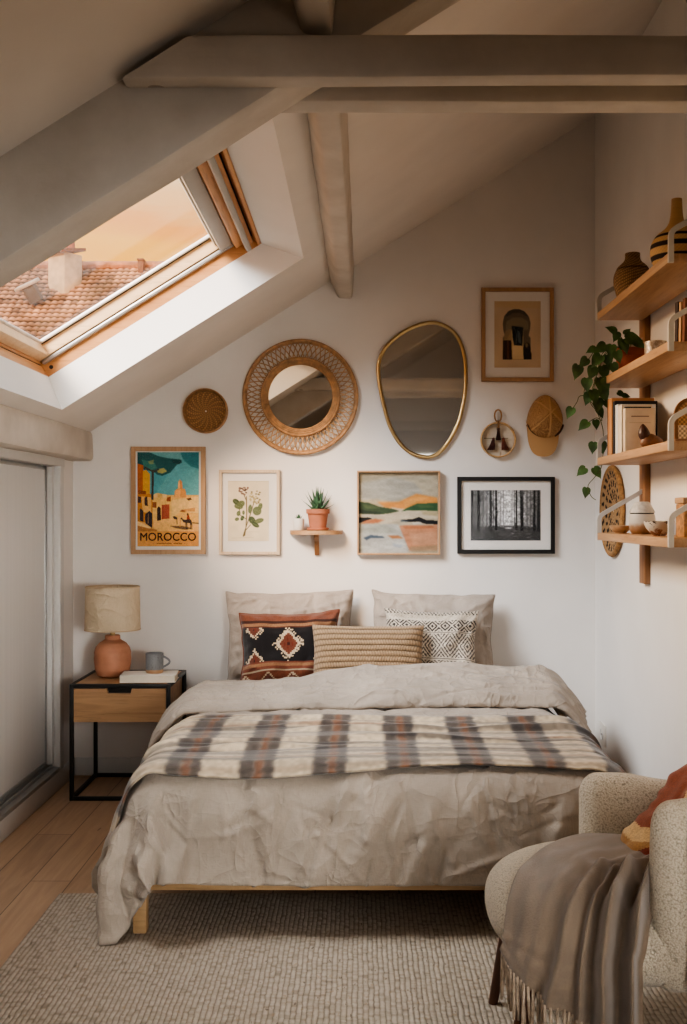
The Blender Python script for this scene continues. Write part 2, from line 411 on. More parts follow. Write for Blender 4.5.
# draped cloth, tenths of a millimetre: x, y, z along each row
DUVET_DRAPE = [
    -7715, 31919, 315, -7176, 32099, 309, -6899, 32503, 574, -6688, 32375, 998, -6386, 32399, 1327, -6407, 32020, 1637, -6143, 31797, 1934, -6124, 32366, 1909, -5620, 32129, 1972, -5279, 32492, 1857,
    -4761, 32661, 1760, -4189, 32665, 1748, -3616, 32666, 1741, -3044, 32669, 1736, -2472, 32671, 1734, -1899, 32671, 1733, -1327, 32672, 1733, -755, 32673, 1734, -184, 32673, 1735, 387, 32669, 1736,
    959, 32671, 1736, 1530, 32674, 1735, 2102, 32675, 1736, 2674, 32675, 1736, 3246, 32667, 1737, 3816, 32681, 1735, 4386, 32664, 1737, 4956, 32676, 1734, 5527, 32679, 1733, 6098, 32673, 1733,
    6669, 32666, 1733, 7242, 32682, 1726, 7484, 32213, 1807, 7732, 31741, 1850, 8192, 31760, 1664, 8103, 32087, 1283, 7741, 32221, 916, 7636, 32533, 485, 7993, 32711, 296, 8035, 32145, 298,
    -7873, 32506, 320, -7541, 32296, 715, -7102, 32311, 1056, -6942, 32704, 1361, -6771, 32483, 1751, -6342, 32420, 2093, -6400, 31985, 2454, -6112, 32328, 2519, -5681, 32359, 2537, -5282, 32716, 2397,
    -4754, 32850, 2339, -4183, 32846, 2327, -3613, 32824, 2328, -3042, 32808, 2330, -2472, 32791, 2332, -1900, 32782, 2333, -1329, 32785, 2333, -757, 32785, 2334, -186, 32780, 2335, 386, 32785, 2336,
    957, 32786, 2336, 1528, 32788, 2334, 2100, 32773, 2337, 2672, 32785, 2337, 3243, 32787, 2336, 3814, 32773, 2338, 4384, 32780, 2336, 4956, 32786, 2334, 5527, 32781, 2334, 6097, 32789, 2331,
    6668, 32803, 2327, 7237, 32772, 2332, 7526, 32313, 2391, 7857, 31886, 2423, 8154, 32169, 2109, 7855, 32388, 1729, 7644, 32638, 1324, 8013, 32462, 953, 8390, 32440, 581, 8630, 32258, 296,
    -7554, 32946, 534, -7684, 32769, 1042, -7395, 32574, 1469, -7049, 32508, 1856, -6853, 32777, 2168, -6660, 32607, 2564, -6409, 32391, 2911, -6016, 32303, 3093, -5801, 32705, 3011, -5316, 32959, 2959,
    -4751, 32878, 2939, -4184, 32880, 2934, -3613, 32896, 2933, -3043, 32886, 2934, -2472, 32872, 2936, -1901, 32866, 2937, -1329, 32866, 2937, -758, 32869, 2938, -186, 32862, 2939, 385, 32863, 2940,
    957, 32866, 2940, 1529, 32865, 2940, 2100, 32861, 2941, 2672, 32866, 2941, 3243, 32862, 2941, 3815, 32855, 2942, 4386, 32856, 2941, 4957, 32869, 2938, 5528, 32863, 2938, 6099, 32861, 2936,
    6668, 32878, 2932, 7236, 32857, 2935, 7519, 32388, 2998, 7987, 32195, 2927, 7970, 32545, 2547, 7672, 32746, 2147, 8059, 32677, 1753, 8429, 32478, 1391, 8811, 32487, 977, 9139, 32447, 561,
    -7257, 33353, 799, -7264, 33094, 1293, -7469, 33006, 1799, -7347, 32755, 2280, -6984, 32696, 2667, -6742, 32935, 2972, -6511, 32737, 3369, -6164, 32433, 3667, -5867, 32892, 3581, -5305, 32949, 3564,
    -4753, 32868, 3546, -4186, 32934, 3541, -3615, 32925, 3542, -3044, 32919, 3543, -2473, 32913, 3545, -1902, 32913, 3546, -1331, 32912, 3546, -759, 32911, 3546, -187, 32911, 3547, 385, 32911, 3548,
    957, 32911, 3548, 1529, 32912, 3548, 2101, 32911, 3549, 2673, 32912, 3549, 3244, 32910, 3550, 3816, 32908, 3550, 4387, 32909, 3549, 4959, 32916, 3548, 5530, 32912, 3547, 6101, 32911, 3544,
    6667, 32939, 3538, 7233, 32939, 3540, 7583, 32499, 3601, 8028, 32595, 3385, 7752, 32870, 2977, 8079, 32937, 2549, 8455, 32685, 2203, 8852, 32612, 1804, 9213, 32651, 1369, 9518, 32765, 897,
    -7722, 33417, 1078, -7443, 33463, 1565, -7146, 33378, 2028, -7154, 33169, 2545, -7201, 33005, 3055, -6939, 32890, 3489, -6636, 32932, 3807, -6356, 32764, 4148, -5876, 32956, 4194, -5321, 32888, 4158,
    -4758, 32939, 4151, -4189, 32944, 4151, -3619, 32944, 4152, -3048, 32943, 4153, -2476, 32943, 4155, -1904, 32943, 4156, -1332, 32943, 4156, -759, 32943, 4156, -187, 32943, 4157, 385, 32943, 4157,
    957, 32944, 4158, 1529, 32944, 4158, 2101, 32944, 4159, 2673, 32944, 4159, 3245, 32944, 4160, 3817, 32943, 4159, 4389, 32944, 4159, 4961, 32944, 4159, 5533, 32943, 4157, 6103, 32943, 4154,
    6670, 32945, 4149, 7230, 32906, 4141, 7720, 32720, 4150, 7842, 32991, 3798, 8109, 33164, 3355, 8474, 32920, 3008, 8844, 32925, 2582, 9103, 33051, 2090, 9233, 33190, 1555, 9282, 33276, 992,
    -8002, 33716, 1321, -7852, 33570, 1845, -7509, 33576, 2287, -7360, 33490, 2796, -7109, 33485, 3285, -6962, 33283, 3784, -6875, 33178, 4272, -6430, 33099, 4616, -5893, 33111, 4708, -5334, 33136, 4713,
    -4766, 33141, 4717, -4196, 33142, 4718, -3623, 33143, 4719, -3051, 33144, 4720, -2480, 33144, 4721, -1906, 33146, 4721, -1334, 33146, 4722, -761, 33145, 4722, -188, 33146, 4722, 385, 33147, 4723,
    956, 33147, 4723, 1529, 33148, 4724, 2101, 33148, 4724, 2674, 33149, 4724, 3247, 33149, 4724, 3819, 33149, 4724, 4391, 33148, 4724, 4964, 33148, 4724, 5537, 33147, 4723, 6110, 33146, 4722,
    6683, 33141, 4718, 7255, 33127, 4710, 7797, 33133, 4586, 8094, 33308, 4145, 8460, 33252, 3779, 8654, 33352, 3266, 8694, 33416, 2702, 8695, 33391, 2138, 8691, 33353, 1570, 8697, 33332, 996,
    -7476, 33729, 1229, -7438, 33803, 1787, -7405, 33888, 2354, -7335, 33859, 2894, -7243, 33799, 3444, -7173, 33768, 4002, -6952, 33706, 4515, -6521, 33629, 4926, -5934, 33645, 4984, -5353, 33658, 4990,
    -4778, 33665, 4990, -4203, 33668, 4990, -3630, 33670, 4990, -3056, 33672, 4991, -2483, 33673, 4991, -1910, 33674, 4991, -1337, 33675, 4990, -764, 33675, 4991, -190, 33676, 4991, 383, 33678, 4991,
    956, 33678, 4991, 1529, 33679, 4991, 2102, 33680, 4991, 2674, 33680, 4991, 3247, 33681, 4991, 3820, 33680, 4991, 4394, 33680, 4990, 4967, 33679, 4990, 5541, 33678, 4990, 6117, 33677, 4990,
    6695, 33674, 4989, 7278, 33670, 4996, 7845, 33672, 4858, 8183, 33714, 4415, 8224, 33739, 3846, 8221, 33730, 3273, 8241, 33722, 2704, 8276, 33722, 2134, 8294, 33726, 1566, 8297, 33727, 992,
    -7297, 34285, 1172, -7213, 34287, 1737, -7110, 34294, 2298, -7018, 34303, 2861, -7001, 34302, 3434, -7034, 34299, 4004, -6921, 34290, 4552, -6509, 34266, 4941, -5933, 34265, 4997, -5357, 34268, 4999,
    -4782, 34273, 4999, -4207, 34276, 4999, -3633, 34279, 4999, -3059, 34281, 5000, -2485, 34283, 4999, -1912, 34283, 4999, -1338, 34284, 4999, -765, 34284, 4999, -192, 34286, 5000, 382, 34287, 4999,
    955, 34289, 5000, 1529, 34290, 4997, 2101, 34290, 4999, 2674, 34290, 4999, 3248, 34290, 4999, 3821, 34290, 5000, 4395, 34290, 4999, 4969, 34290, 4999, 5543, 34288, 4999, 6118, 34288, 4999,
    6693, 34285, 4999, 7268, 34285, 5003, 7829, 34292, 4882, 8186, 34308, 4428, 8215, 34314, 3853, 8225, 34319, 3281, 8238, 34324, 2710, 8281, 34328, 2140, 8302, 34332, 1570, 8287, 34334, 997,
    -7252, 34892, 1157, -7243, 34894, 1730, -7186, 34896, 2297, -7136, 34898, 2867, -7090, 34899, 3437, -7045, 34898, 4008, -6918, 34891, 4564, -6502, 34880, 4945, -5931, 34877, 5000, -5357, 34879, 4999,
    -4782, 34883, 4998, -4208, 34886, 4998, -3634, 34888, 4998, -3061, 34890, 4997, -2487, 34892, 4998, -1914, 34893, 4998, -1340, 34894, 4999, -766, 34894, 4998, -193, 34895, 4996, 380, 34897, 4999,
    954, 34898, 4997, 1527, 34899, 4999, 2101, 34900, 4997, 2674, 34900, 4997, 3247, 34900, 4998, 3821, 34900, 4998, 4394, 34900, 4998, 4968, 34900, 4998, 5541, 34899, 4997, 6116, 34898, 4998,
    6688, 34897, 4999, 7262, 34899, 5002, 7818, 34906, 4877, 8177, 34914, 4434, 8215, 34921, 3860, 8242, 34926, 3288, 8269, 34931, 2717, 8291, 34936, 2146, 8301, 34941, 1575, 8299, 34944, 1002,
    -7236, 35501, 1153, -7213, 35501, 1725, -7155, 35501, 2293, -7094, 35500, 2861, -7043, 35501, 3431, -7015, 35500, 4003, -6912, 35498, 4565, -6499, 35492, 4946, -5929, 35490, 5000, -5356, 35490, 4999,
    -4782, 35493, 4999, -4209, 35495, 4998, -3636, 35497, 4998, -3062, 35499, 4997, -2488, 35500, 4996, -1915, 35502, 4997, -1341, 35503, 4997, -768, 35504, 4997, -193, 35506, 4997, 380, 35508, 4997,
    953, 35509, 4997, 1526, 35509, 4996, 2100, 35509, 4997, 2674, 35510, 4996, 3247, 35510, 4997, 3820, 35510, 4997, 4393, 35510, 4996, 4966, 35510, 4997, 5540, 35509, 4997, 6113, 35509, 4997,
    6686, 35509, 4998, 7259, 35512, 5002, 7814, 35517, 4876, 8178, 35522, 4441, 8205, 35529, 3865, 8225, 35534, 3293, 8253, 35539, 2722, 8285, 35544, 2151, 8298, 35551, 1579, 8311, 35556, 1005,
    -7223, 36111, 1152, -7212, 36110, 1724, -7153, 36110, 2292, -7093, 36110, 2861, -7056, 36110, 3431, -7021, 36109, 4002, -6911, 36107, 4564, -6498, 36105, 4947, -5928, 36102, 5000, -5355, 36102, 4999,
    -4782, 36104, 4999, -4209, 36107, 5000, -3636, 36108, 4999, -3064, 36109, 4997, -2490, 36110, 4997, -1916, 36112, 4997, -1342, 36113, 4996, -768, 36115, 4996, -195, 36116, 4996, 379, 36117, 4996,
    952, 36118, 4997, 1525, 36119, 4996, 2099, 36119, 4996, 2672, 36119, 4997, 3246, 36119, 4996, 3819, 36119, 4996, 4392, 36119, 4997, 4965, 36120, 4996, 5538, 36120, 4996, 6111, 36120, 4997,
    6683, 36121, 4997, 7256, 36124, 5001, 7812, 36128, 4878, 8177, 36131, 4445, 8219, 36136, 3871, 8248, 36140, 3299, 8277, 36145, 2729, 8316, 36150, 2157, 8354, 36157, 1585, 8384, 36159, 1013,
    -7213, 36720, 1151, -7211, 36719, 1724, -7150, 36720, 2292, -7090, 36719, 2860, -7049, 36719, 3430, -7019, 36718, 4002, -6912, 36718, 4563, -6497, 36716, 4947, -5927, 36715, 5000, -5354, 36714, 4998,
    -4782, 36716, 4998, -4209, 36717, 4999, -3636, 36719, 4999, -3064, 36720, 4998, -2490, 36721, 4997, -1917, 36723, 4997, -1343, 36723, 4997, -770, 36724, 4996, -196, 36726, 4995, 377, 36727, 4996,
    951, 36728, 4996, 1524, 36728, 4996, 2098, 36729, 4996, 2671, 36729, 4995, 3244, 36730, 4996, 3818, 36729, 4996, 4391, 36729, 4995, 4963, 36730, 4996, 5536, 36731, 4996, 6108, 36731, 4996,
    6680, 36732, 4997, 7253, 36734, 5001, 7810, 36739, 4879, 8175, 36741, 4448, 8209, 36745, 3874, 8228, 36748, 3302, 8252, 36751, 2730, 8283, 36753, 2159, 8299, 36756, 1588, 8304, 36758, 1017,
    -7220, 37329, 1150, -7212, 37328, 1723, -7152, 37329, 2291, -7093, 37329, 2860, -7051, 37328, 3430, -7015, 37327, 4000, -6915, 37328, 4562, -6499, 37326, 4946, -5927, 37325, 5000, -5355, 37325, 4998,
    -4782, 37326, 4998, -4210, 37328, 4999, -3637, 37329, 4999, -3064, 37330, 4998, -2491, 37331, 4997, -1918, 37331, 4997, -1344, 37333, 4997, -771, 37334, 4996, -198, 37335, 4996, 376, 37337, 4996,
    950, 37337, 4996, 1524, 37338, 4995, 2097, 37338, 4995, 2671, 37339, 4995, 3243, 37339, 4995, 3816, 37340, 4995, 4389, 37340, 4995, 4962, 37341, 4995, 5534, 37341, 4996, 6106, 37342, 4996,
    6679, 37343, 4996, 7252, 37345, 5001, 7808, 37349, 4880, 8174, 37351, 4450, 8210, 37354, 3876, 8224, 37357, 3304, 8246, 37361, 2731, 8278, 37362, 2161, 8310, 37364, 1591, 8298, 37365, 1018,
    -7214, 37938, 1150, -7211, 37937, 1722, -7157, 37938, 2291, -7096, 37938, 2859, -7050, 37938, 3430, -7014, 37937, 4001, -6918, 37938, 4563, -6501, 37938, 4946, -5929, 37937, 5000, -5356, 37936, 4998,
    -4783, 37937, 4997, -4211, 37938, 4997, -3638, 37939, 4998, -3065, 37940, 4999, -2492, 37941, 4998, -1919, 37941, 4998, -1345, 37942, 4997, -772, 37944, 4996, -199, 37945, 4996, 374, 37946, 4994,
    949, 37947, 4995, 1523, 37949, 4995, 2096, 37948, 4995, 2669, 37949, 4995, 3242, 37949, 4995, 3815, 37950, 4994, 4388, 37950, 4995, 4960, 37951, 4995, 5533, 37952, 4995, 6105, 37953, 4996,
    6678, 37954, 4996, 7252, 37956, 5004, 7807, 37959, 4884, 8173, 37961, 4452, 8213, 37965, 3877, 8236, 37968, 3305, 8266, 37970, 2734, 8286, 37972, 2163, 8308, 37973, 1592, 8315, 37973, 1020,
    -7206, 38547, 1148, -7211, 38546, 1721, -7154, 38547, 2289, -7092, 38548, 2858, -7046, 38547, 3429, -7013, 38547, 4000, -6919, 38548, 4563, -6501, 38548, 4945, -5931, 38548, 5000, -5358, 38547, 4999,
    -4785, 38548, 4998, -4213, 38548, 4997, -3639, 38549, 4998, -3065, 38550, 4999, -2493, 38551, 5000, -1919, 38552, 4998, -1346, 38553, 4997, -773, 38553, 4997, -200, 38554, 4996, 373, 38555, 4996,
    947, 38557, 4995, 1522, 38558, 4995, 2094, 38558, 4995, 2668, 38559, 4994, 3241, 38559, 4995, 3813, 38560, 4995, 4386, 38560, 4995, 4959, 38561, 4994, 5532, 38562, 4995, 6104, 38563, 4995,
    6677, 38565, 4995, 7251, 38567, 5004, 7807, 38570, 4886, 8172, 38572, 4453, 8210, 38574, 3879, 8227, 38577, 3307, 8248, 38579, 2735, 8283, 38580, 2165, 8301, 38582, 1594, 8297, 38582, 1022,
    -7222, 39157, 1147, -7212, 39155, 1719, -7151, 39156, 2287, -7090, 39157, 2857, -7047, 39157, 3427, -7012, 39157, 3999, -6920, 39158, 4562, -6502, 39158, 4945, -5932, 39158, 5000, -5359, 39157, 4998,
    -4786, 39158, 4998, -4213, 39159, 4998, -3640, 39159, 4997, -3066, 39160, 4998, -2493, 39161, 5000, -1920, 39163, 4999, -1347, 39163, 4997, -774, 39164, 4997, -201, 39164, 4997, 372, 39165, 4995,
    946, 39166, 4995, 1519, 39167, 4995, 2092, 39168, 4995, 2666, 39170, 4995, 3239, 39169, 4994, 3812, 39169, 4995, 4385, 39170, 4995, 4959, 39173, 4995, 5531, 39174, 4995, 6104, 39174, 4995,
    6676, 39175, 4995, 7250, 39178, 5003, 7807, 39182, 4887, 8172, 39183, 4454, 8213, 39184, 3881, 8231, 39186, 3309, 8254, 39188, 2738, 8283, 39189, 2167, 8308, 39191, 1596, 8307, 39191, 1024,
    -7218, 39766, 1146, -7212, 39765, 1718, -7154, 39766, 2287, -7092, 39767, 2856, -7046, 39767, 3426, -7013, 39767, 3998, -6922, 39769, 4560, -6503, 39768, 4944, -5933, 39768, 5000, -5360, 39768, 4998,
    -4787, 39768, 4998, -4215, 39769, 4997, -3641, 39770, 4997, -3068, 39771, 4997, -2494, 39771, 4998, -1922, 39773, 4998, -1349, 39773, 4997, -776, 39773, 4997, -202, 39774, 4996, 372, 39775, 4996,
    945, 39776, 4996, 1518, 39777, 4995, 2091, 39778, 4995, 2665, 39779, 4994, 3238, 39779, 4995, 3811, 39779, 4995, 4383, 39780, 4994, 4957, 39783, 4994, 5530, 39784, 4995, 6103, 39785, 4994,
    6675, 39786, 4995, 7248, 39788, 5003, 7806, 39792, 4889, 8170, 39792, 4456, 8209, 39794, 3883, 8225, 39797, 3310, 8250, 39798, 2739, 8283, 39800, 2169, 8303, 39801, 1598, 8300, 39801, 1025,
    -7218, 40376, 1144, -7213, 40374, 1717, -7154, 40374, 2286, -7094, 40375, 2855, -7049, 40376, 3425, -7014, 40377, 3996, -6916, 40379, 4559, -6503, 40379, 4944, -5933, 40380, 5000, -5360, 40379, 4998,
    -4789, 40379, 4997, -4216, 40379, 4997, -3644, 40380, 4996, -3070, 40381, 4997, -2496, 40382, 4997, -1923, 40382, 4999, -1350, 40383, 4999, -777, 40384, 4998, -202, 40385, 4997, 372, 40385, 4996,
    944, 40386, 4996, 1517, 40387, 4995, 2090, 40388, 4995, 2664, 40389, 4995, 3237, 40389, 4994, 3810, 40389, 4995, 4383, 40390, 4995, 4956, 40393, 4994, 5529, 40394, 4994, 6102, 40395, 4994,
    6674, 40396, 4995, 7247, 40398, 5002, 7804, 40402, 4889, 8169, 40403, 4458, 8210, 40404, 3885, 8228, 40407, 3312, 8250, 40408, 2741, 8281, 40410, 2170, 8306, 40411, 1600, 8301, 40411, 1028,
    -7217, 40986, 1144, -7211, 40984, 1716, -7154, 40985, 2285, -7088, 40985, 2853, -7047, 40986, 3423, -7015, 40987, 3994, -6917, 40990, 4557, -6504, 40990, 4943, -5934, 40990, 5000, -5361, 40989, 4998,
    -4790, 40989, 4998, -4217, 40990, 4996, -3644, 40991, 4997, -3070, 40992, 4997, -2497, 40992, 4997, -1924, 40992, 4997, -1351, 40993, 4999, -778, 40993, 4999, -204, 40994, 4997, 370, 40995, 4997,
    943, 40995, 4996, 1516, 40996, 4995, 2089, 40997, 4995, 2663, 40998, 4995, 3237, 40999, 4995, 3810, 41000, 4994, 4382, 41001, 4995, 4954, 41002, 4995, 5527, 41004, 4995, 6100, 41005, 4994,
    6672, 41007, 4994, 7246, 41010, 5000, 7803, 41014, 4890, 8169, 41015, 4458, 8211, 41016, 3886, 8230, 41017, 3314, 8252, 41018, 2743, 8284, 41020, 2173, 8303, 41021, 1602, 8309, 41020, 1029,
    -7214, 41595, 1144, -7213, 41594, 1717, -7145, 41595, 2283, -7085, 41595, 2851, -7047, 41595, 3421, -7017, 41597, 3994, -6919, 41599, 4557, -6505, 41599, 4943, -5935, 41599, 5000, -5362, 41599, 4998,
    -4790, 41600, 4998, -4218, 41600, 4997, -3645, 41600, 4996, -3071, 41601, 4997, -2498, 41602, 4996, -1925, 41602, 4996, -1353, 41602, 4997, -780, 41603, 4999, -205, 41604, 4998, 369, 41605, 4997,
    942, 41605, 4997, 1514, 41606, 4995, 2087, 41606, 4995, 2661, 41607, 4995, 3236, 41609, 4995, 3809, 41610, 4995, 4381, 41611, 4990, 4953, 41613, 4995, 5525, 41614, 4995, 6098, 41616, 4994,
    6670, 41618, 4994, 7243, 41621, 5001, 7801, 41624, 4891, 8169, 41625, 4460, 8209, 41627, 3888, 8224, 41627, 3316, 8245, 41628, 2745, 8275, 41630, 2174, 8303, 41631, 1604, 8305, 41631, 1031,
    -7213, 42205, 1143, -7214, 42204, 1716, -7149, 42205, 2283, -7088, 42205, 2851, -7050, 42205, 3421, -7016, 42208, 3993, -6920, 42209, 4556, -6507, 42209, 4943, -5936, 42210, 5000, -5363, 42209, 4998,
    -4791, 42210, 4997, -4218, 42210, 4996, -3645, 42210, 4996, -3072, 42211, 4996, -2499, 42212, 4996, -1926, 42212, 4996, -1353, 42212, 4997, -780, 42212, 4994, -206, 42213, 5000, 367, 42214, 4998,
    940, 42215, 4997, 1513, 42215, 4996, 2086, 42216, 4996, 2660, 42217, 4995, 3234, 42219, 4995, 3806, 42221, 4994, 4379, 42222, 4995, 4951, 42223, 4994, 5524, 42225, 4995, 6096, 42226, 4993,
    6668, 42228, 4994, 7241, 42230, 5000, 7799, 42234, 4893, 8167, 42235, 4462, 8209, 42236, 3889, 8224, 42237, 3318, 8251, 42239, 2747, 8281, 42239, 2176, 8306, 42241, 1605, 8304, 42241, 1032,
    -7218, 42815, 1142, -7212, 42814, 1715, -7154, 42816, 2283, -7094, 42816, 2851, -7049, 42817, 3421, -7014, 42818, 3993, -6920, 42820, 4556, -6507, 42820, 4943, -5937, 42821, 5000, -5364, 42820, 4998,
    -4791, 42820, 4997, -4219, 42820, 4996, -3646, 42820, 4996, -3073, 42821, 4996, -2500, 42822, 4996, -1927, 42822, 4996, -1354, 42822, 4996, -781, 42822, 4997, -208, 42823, 4998, 366, 42823, 5000,
    939, 42824, 4997, 1512, 42825, 4997, 2085, 42826, 4996, 2658, 42827, 4996, 3231, 42829, 4996, 3804, 42831, 4995, 4377, 42832, 4995, 4949, 42834, 4995, 5523, 42836, 4996, 6095, 42837, 4995,
    6667, 42838, 4989, 7239, 42841, 5001, 7797, 42844, 4894, 8166, 42844, 4465, 8208, 42846, 3891, 8227, 42847, 3319, 8250, 42848, 2748, 8280, 42849, 2178, 8304, 42851, 1606, 8302, 42851, 1034,
    -7214, 43426, 1141, -7211, 43425, 1714, -7155, 43426, 2282, -7094, 43426, 2850, -7051, 43427, 3420, -7014, 43428, 3991, -6921, 43430, 4554, -6508, 43430, 4943, -5938, 43430, 5000, -5365, 43430, 4998,
    -4792, 43430, 4998, -4219, 43430, 4997, -3647, 43430, 4996, -3074, 43430, 4996, -2501, 43431, 4996, -1928, 43431, 4996, -1355, 43432, 4996, -782, 43432, 4995, -209, 43433, 4997, 365, 43433, 4999,
    938, 43434, 5000, 1511, 43435, 4998, 2083, 43436, 4998, 2657, 43437, 4996, 3230, 43439, 4995, 3803, 43440, 4996, 4375, 43442, 4996, 4948, 43444, 4996, 5521, 43446, 4995, 6093, 43447, 4996,
    6665, 43449, 4996, 7239, 43452, 5004, 7798, 43454, 4898, 8165, 43454, 4466, 8209, 43456, 3893, 8228, 43457, 3321, 8252, 43458, 2749, 8281, 43459, 2178, 8302, 43461, 1607, 8300, 43460, 1035,
    -7214, 44037, 1140, -7212, 44035, 1712, -7155, 44036, 2280, -7095, 44036, 2849, -7049, 44037, 3419, -7016, 44038, 3990, -6923, 44040, 4554, -6508, 44041, 4942, -5939, 44040, 5000, -5365, 44040, 4999,
    -4792, 44039, 4998, -4220, 44040, 4997, -3648, 44040, 4996, -3075, 44040, 4996, -2502, 44041, 4996, -1929, 44041, 4995, -1356, 44041, 4996, -784, 44042, 4996, -210, 44043, 4996, 363, 44043, 4996,
    936, 44043, 4998, 1509, 44044, 4998, 2082, 44045, 4998, 2655, 44046, 4998, 3229, 44048, 4996, 3801, 44050, 4996, 4373, 44052, 4996, 4946, 44054, 4995, 5519, 44056, 4996, 6091, 44058, 4996,
    6664, 44060, 4997, 7237, 44062, 5005, 7797, 44064, 4898, 8163, 44063, 4468, 8206, 44065, 3894, 8224, 44066, 3322, 8252, 44068, 2751, 8286, 44070, 2179, 8302, 44071, 1609, 8299, 44070, 1037,
    -7211, 44646, 1138, -7212, 44645, 1711, -7157, 44646, 2279, -7097, 44646, 2848, -7051, 44647, 3418, -7017, 44648, 3989, -6924, 44650, 4553, -6509, 44651, 4942, -5940, 44650, 5000, -5366, 44649, 4998,
    -4793, 44649, 4997, -4221, 44650, 4997, -3649, 44650, 4996, -3076, 44650, 4996, -2503, 44650, 4996, -1930, 44651, 4995, -1356, 44652, 4995, -783, 44652, 4996, -211, 44652, 4996, 362, 44652, 4996,
    936, 44653, 4998, 1509, 44654, 4999, 2081, 44655, 4999, 2654, 44656, 4998, 3227, 44657, 4998, 3799, 44660, 4997, 4371, 44662, 4996, 4944, 44664, 4996, 5517, 44665, 4996, 6090, 44667, 4996,
    6662, 44669, 4997, 7236, 44672, 5004, 7795, 44674, 4898, 8162, 44673, 4469, 8211, 44674, 3897, 8228, 44676, 3324, 8249, 44678, 2753, 8280, 44679, 2182, 8304, 44680, 1611, 8299, 44679, 1038,
    -7211, 45255, 1137, -7211, 45254, 1709, -7150, 45255, 2277, -7096, 45256, 2846, -7052, 45257, 3416, -7018, 45257, 3987, -6925, 45258, 4552, -6511, 45260, 4942, -5941, 45259, 5000, -5367, 45259, 4999,
    -4795, 45259, 4998, -4222, 45259, 4997, -3650, 45260, 4997, -3077, 45260, 4996, -2504, 45260, 4995, -1931, 45261, 4995, -1357, 45261, 4995, -784, 45262, 4996, -211, 45262, 4996, 362, 45262, 4997,
    935, 45263, 4998, 1507, 45264, 4999, 2079, 45264, 5000, 2652, 45265, 4998, 3225, 45267, 4998, 3797, 45269, 4997, 4369, 45271, 4997, 4943, 45273, 4996, 5515, 45275, 4997, 6088, 45276, 4997,
    6660, 45278, 4997, 7235, 45282, 5003, 7795, 45285, 4897, 8161, 45284, 4470, 8208, 45285, 3898, 8227, 45286, 3326, 8250, 45287, 2755, 8281, 45288, 2184, 8303, 45289, 1613, 8306, 45288, 1040,
    -7206, 45864, 1136, -7212, 45864, 1709, -7158, 45864, 2277, -7098, 45865, 2845, -7053, 45866, 3415, -7017, 45867, 3986, -6926, 45869, 4552, -6512, 45869, 4941, -5943, 45869, 5000, -5369, 45869, 4998,
    -4797, 45868, 4997, -4224, 45869, 4997, -3651, 45869, 4996, -3078, 45870, 4996, -2505, 45870, 4995, -1932, 45870, 4995, -1358, 45871, 4995, -784, 45872, 4995, -212, 45871, 4996, 361, 45872, 4996,
    934, 45873, 4998, 1507, 45876, 4997, 2078, 45877, 4999, 2651, 45878, 5000, 3222, 45878, 4998, 3795, 45879, 4998, 4368, 45881, 4998, 4942, 45884, 4996, 5514, 45885, 4996, 6086, 45887, 4996,
    6659, 45888, 4997, 7234, 45891, 5002, 7794, 45894, 4898, 8161, 45894, 4471, 8209, 45895, 3899, 8228, 45895, 3327, 8251, 45896, 2756, 8284, 45897, 2186, 8302, 45899, 1615, 8307, 45898, 1042,
    -7202, 46474, 1135, -7209, 46473, 1707, -7155, 46474, 2275, -7096, 46475, 2844, -7052, 46476, 3414, -7017, 46477, 3985, -6926, 46479, 4550, -6513, 46480, 4941, -5944, 46479, 5000, -5371, 46477, 4999,
    -4798, 46478, 4998, -4225, 46478, 4997, -3652, 46478, 4996, -3079, 46479, 4996, -2505, 46479, 4996, -1933, 46480, 4994, -1360, 46481, 4995, -787, 46481, 4996, -215, 46482, 4996, 358, 46483, 4996,
    932, 46484, 4996, 1505, 46486, 4997, 2077, 46488, 4998, 2649, 46489, 4999, 3220, 46489, 5000, 3793, 46489, 4999, 4367, 46492, 4998, 4940, 46494, 4997, 5512, 46495, 4996, 6085, 46496, 4996,
    6659, 46498, 4996, 7232, 46500, 5000, 7792, 46503, 4898, 8160, 46503, 4472, 8206, 46504, 3901, 8225, 46505, 3328, 8241, 46505, 2757, 8272, 46507, 2186, 8302, 46509, 1616, 8300, 46508, 1043,
    -7216, 47084, 1134, -7214, 47083, 1706, -7156, 47084, 2274, -7095, 47085, 2842, -7052, 47086, 3413, -7017, 47087, 3983, -6927, 47089, 4549, -6514, 47090, 4941, -5945, 47089, 5000, -5373, 47088, 4998,
    -4800, 47088, 4999, -4227, 47088, 4997, -3654, 47087, 4997, -3081, 47088, 4996, -2507, 47089, 4996, -1935, 47090, 4996, -1362, 47091, 4995, -789, 47092, 4995, -216, 47093, 4996, 357, 47092, 4996,
    929, 47093, 4997, 1502, 47095, 4997, 2075, 47097, 4997, 2648, 47098, 4998, 3220, 47099, 4999, 3793, 47100, 5000, 4365, 47101, 4999, 4938, 47103, 4998, 5511, 47105, 4997, 6084, 47107, 4996,
    6658, 47108, 4996, 7231, 47110, 4999, 7791, 47112, 4899, 8159, 47113, 4474, 8209, 47113, 3903, 8226, 47115, 3329, 8249, 47117, 2758, 8280, 47119, 2187, 8307, 47120, 1616, 8301, 47118, 1044,
    -7226, 47693, 1131, -7207, 47693, 1704, -7152, 47694, 2272, -7090, 47695, 2840, -7050, 47696, 3410, -7019, 47697, 3982, -6927, 47699, 4547, -6515, 47700, 4941, -5947, 47699, 5000, -5374, 47698, 4998,
    -4801, 47698, 4997, -4229, 47697, 4998, -3656, 47697, 4996, -3083, 47697, 4996, -2510, 47698, 4996, -1936, 47700, 4991, -1363, 47701, 4995, -790, 47702, 4995, -218, 47703, 4995, 355, 47702, 4995,
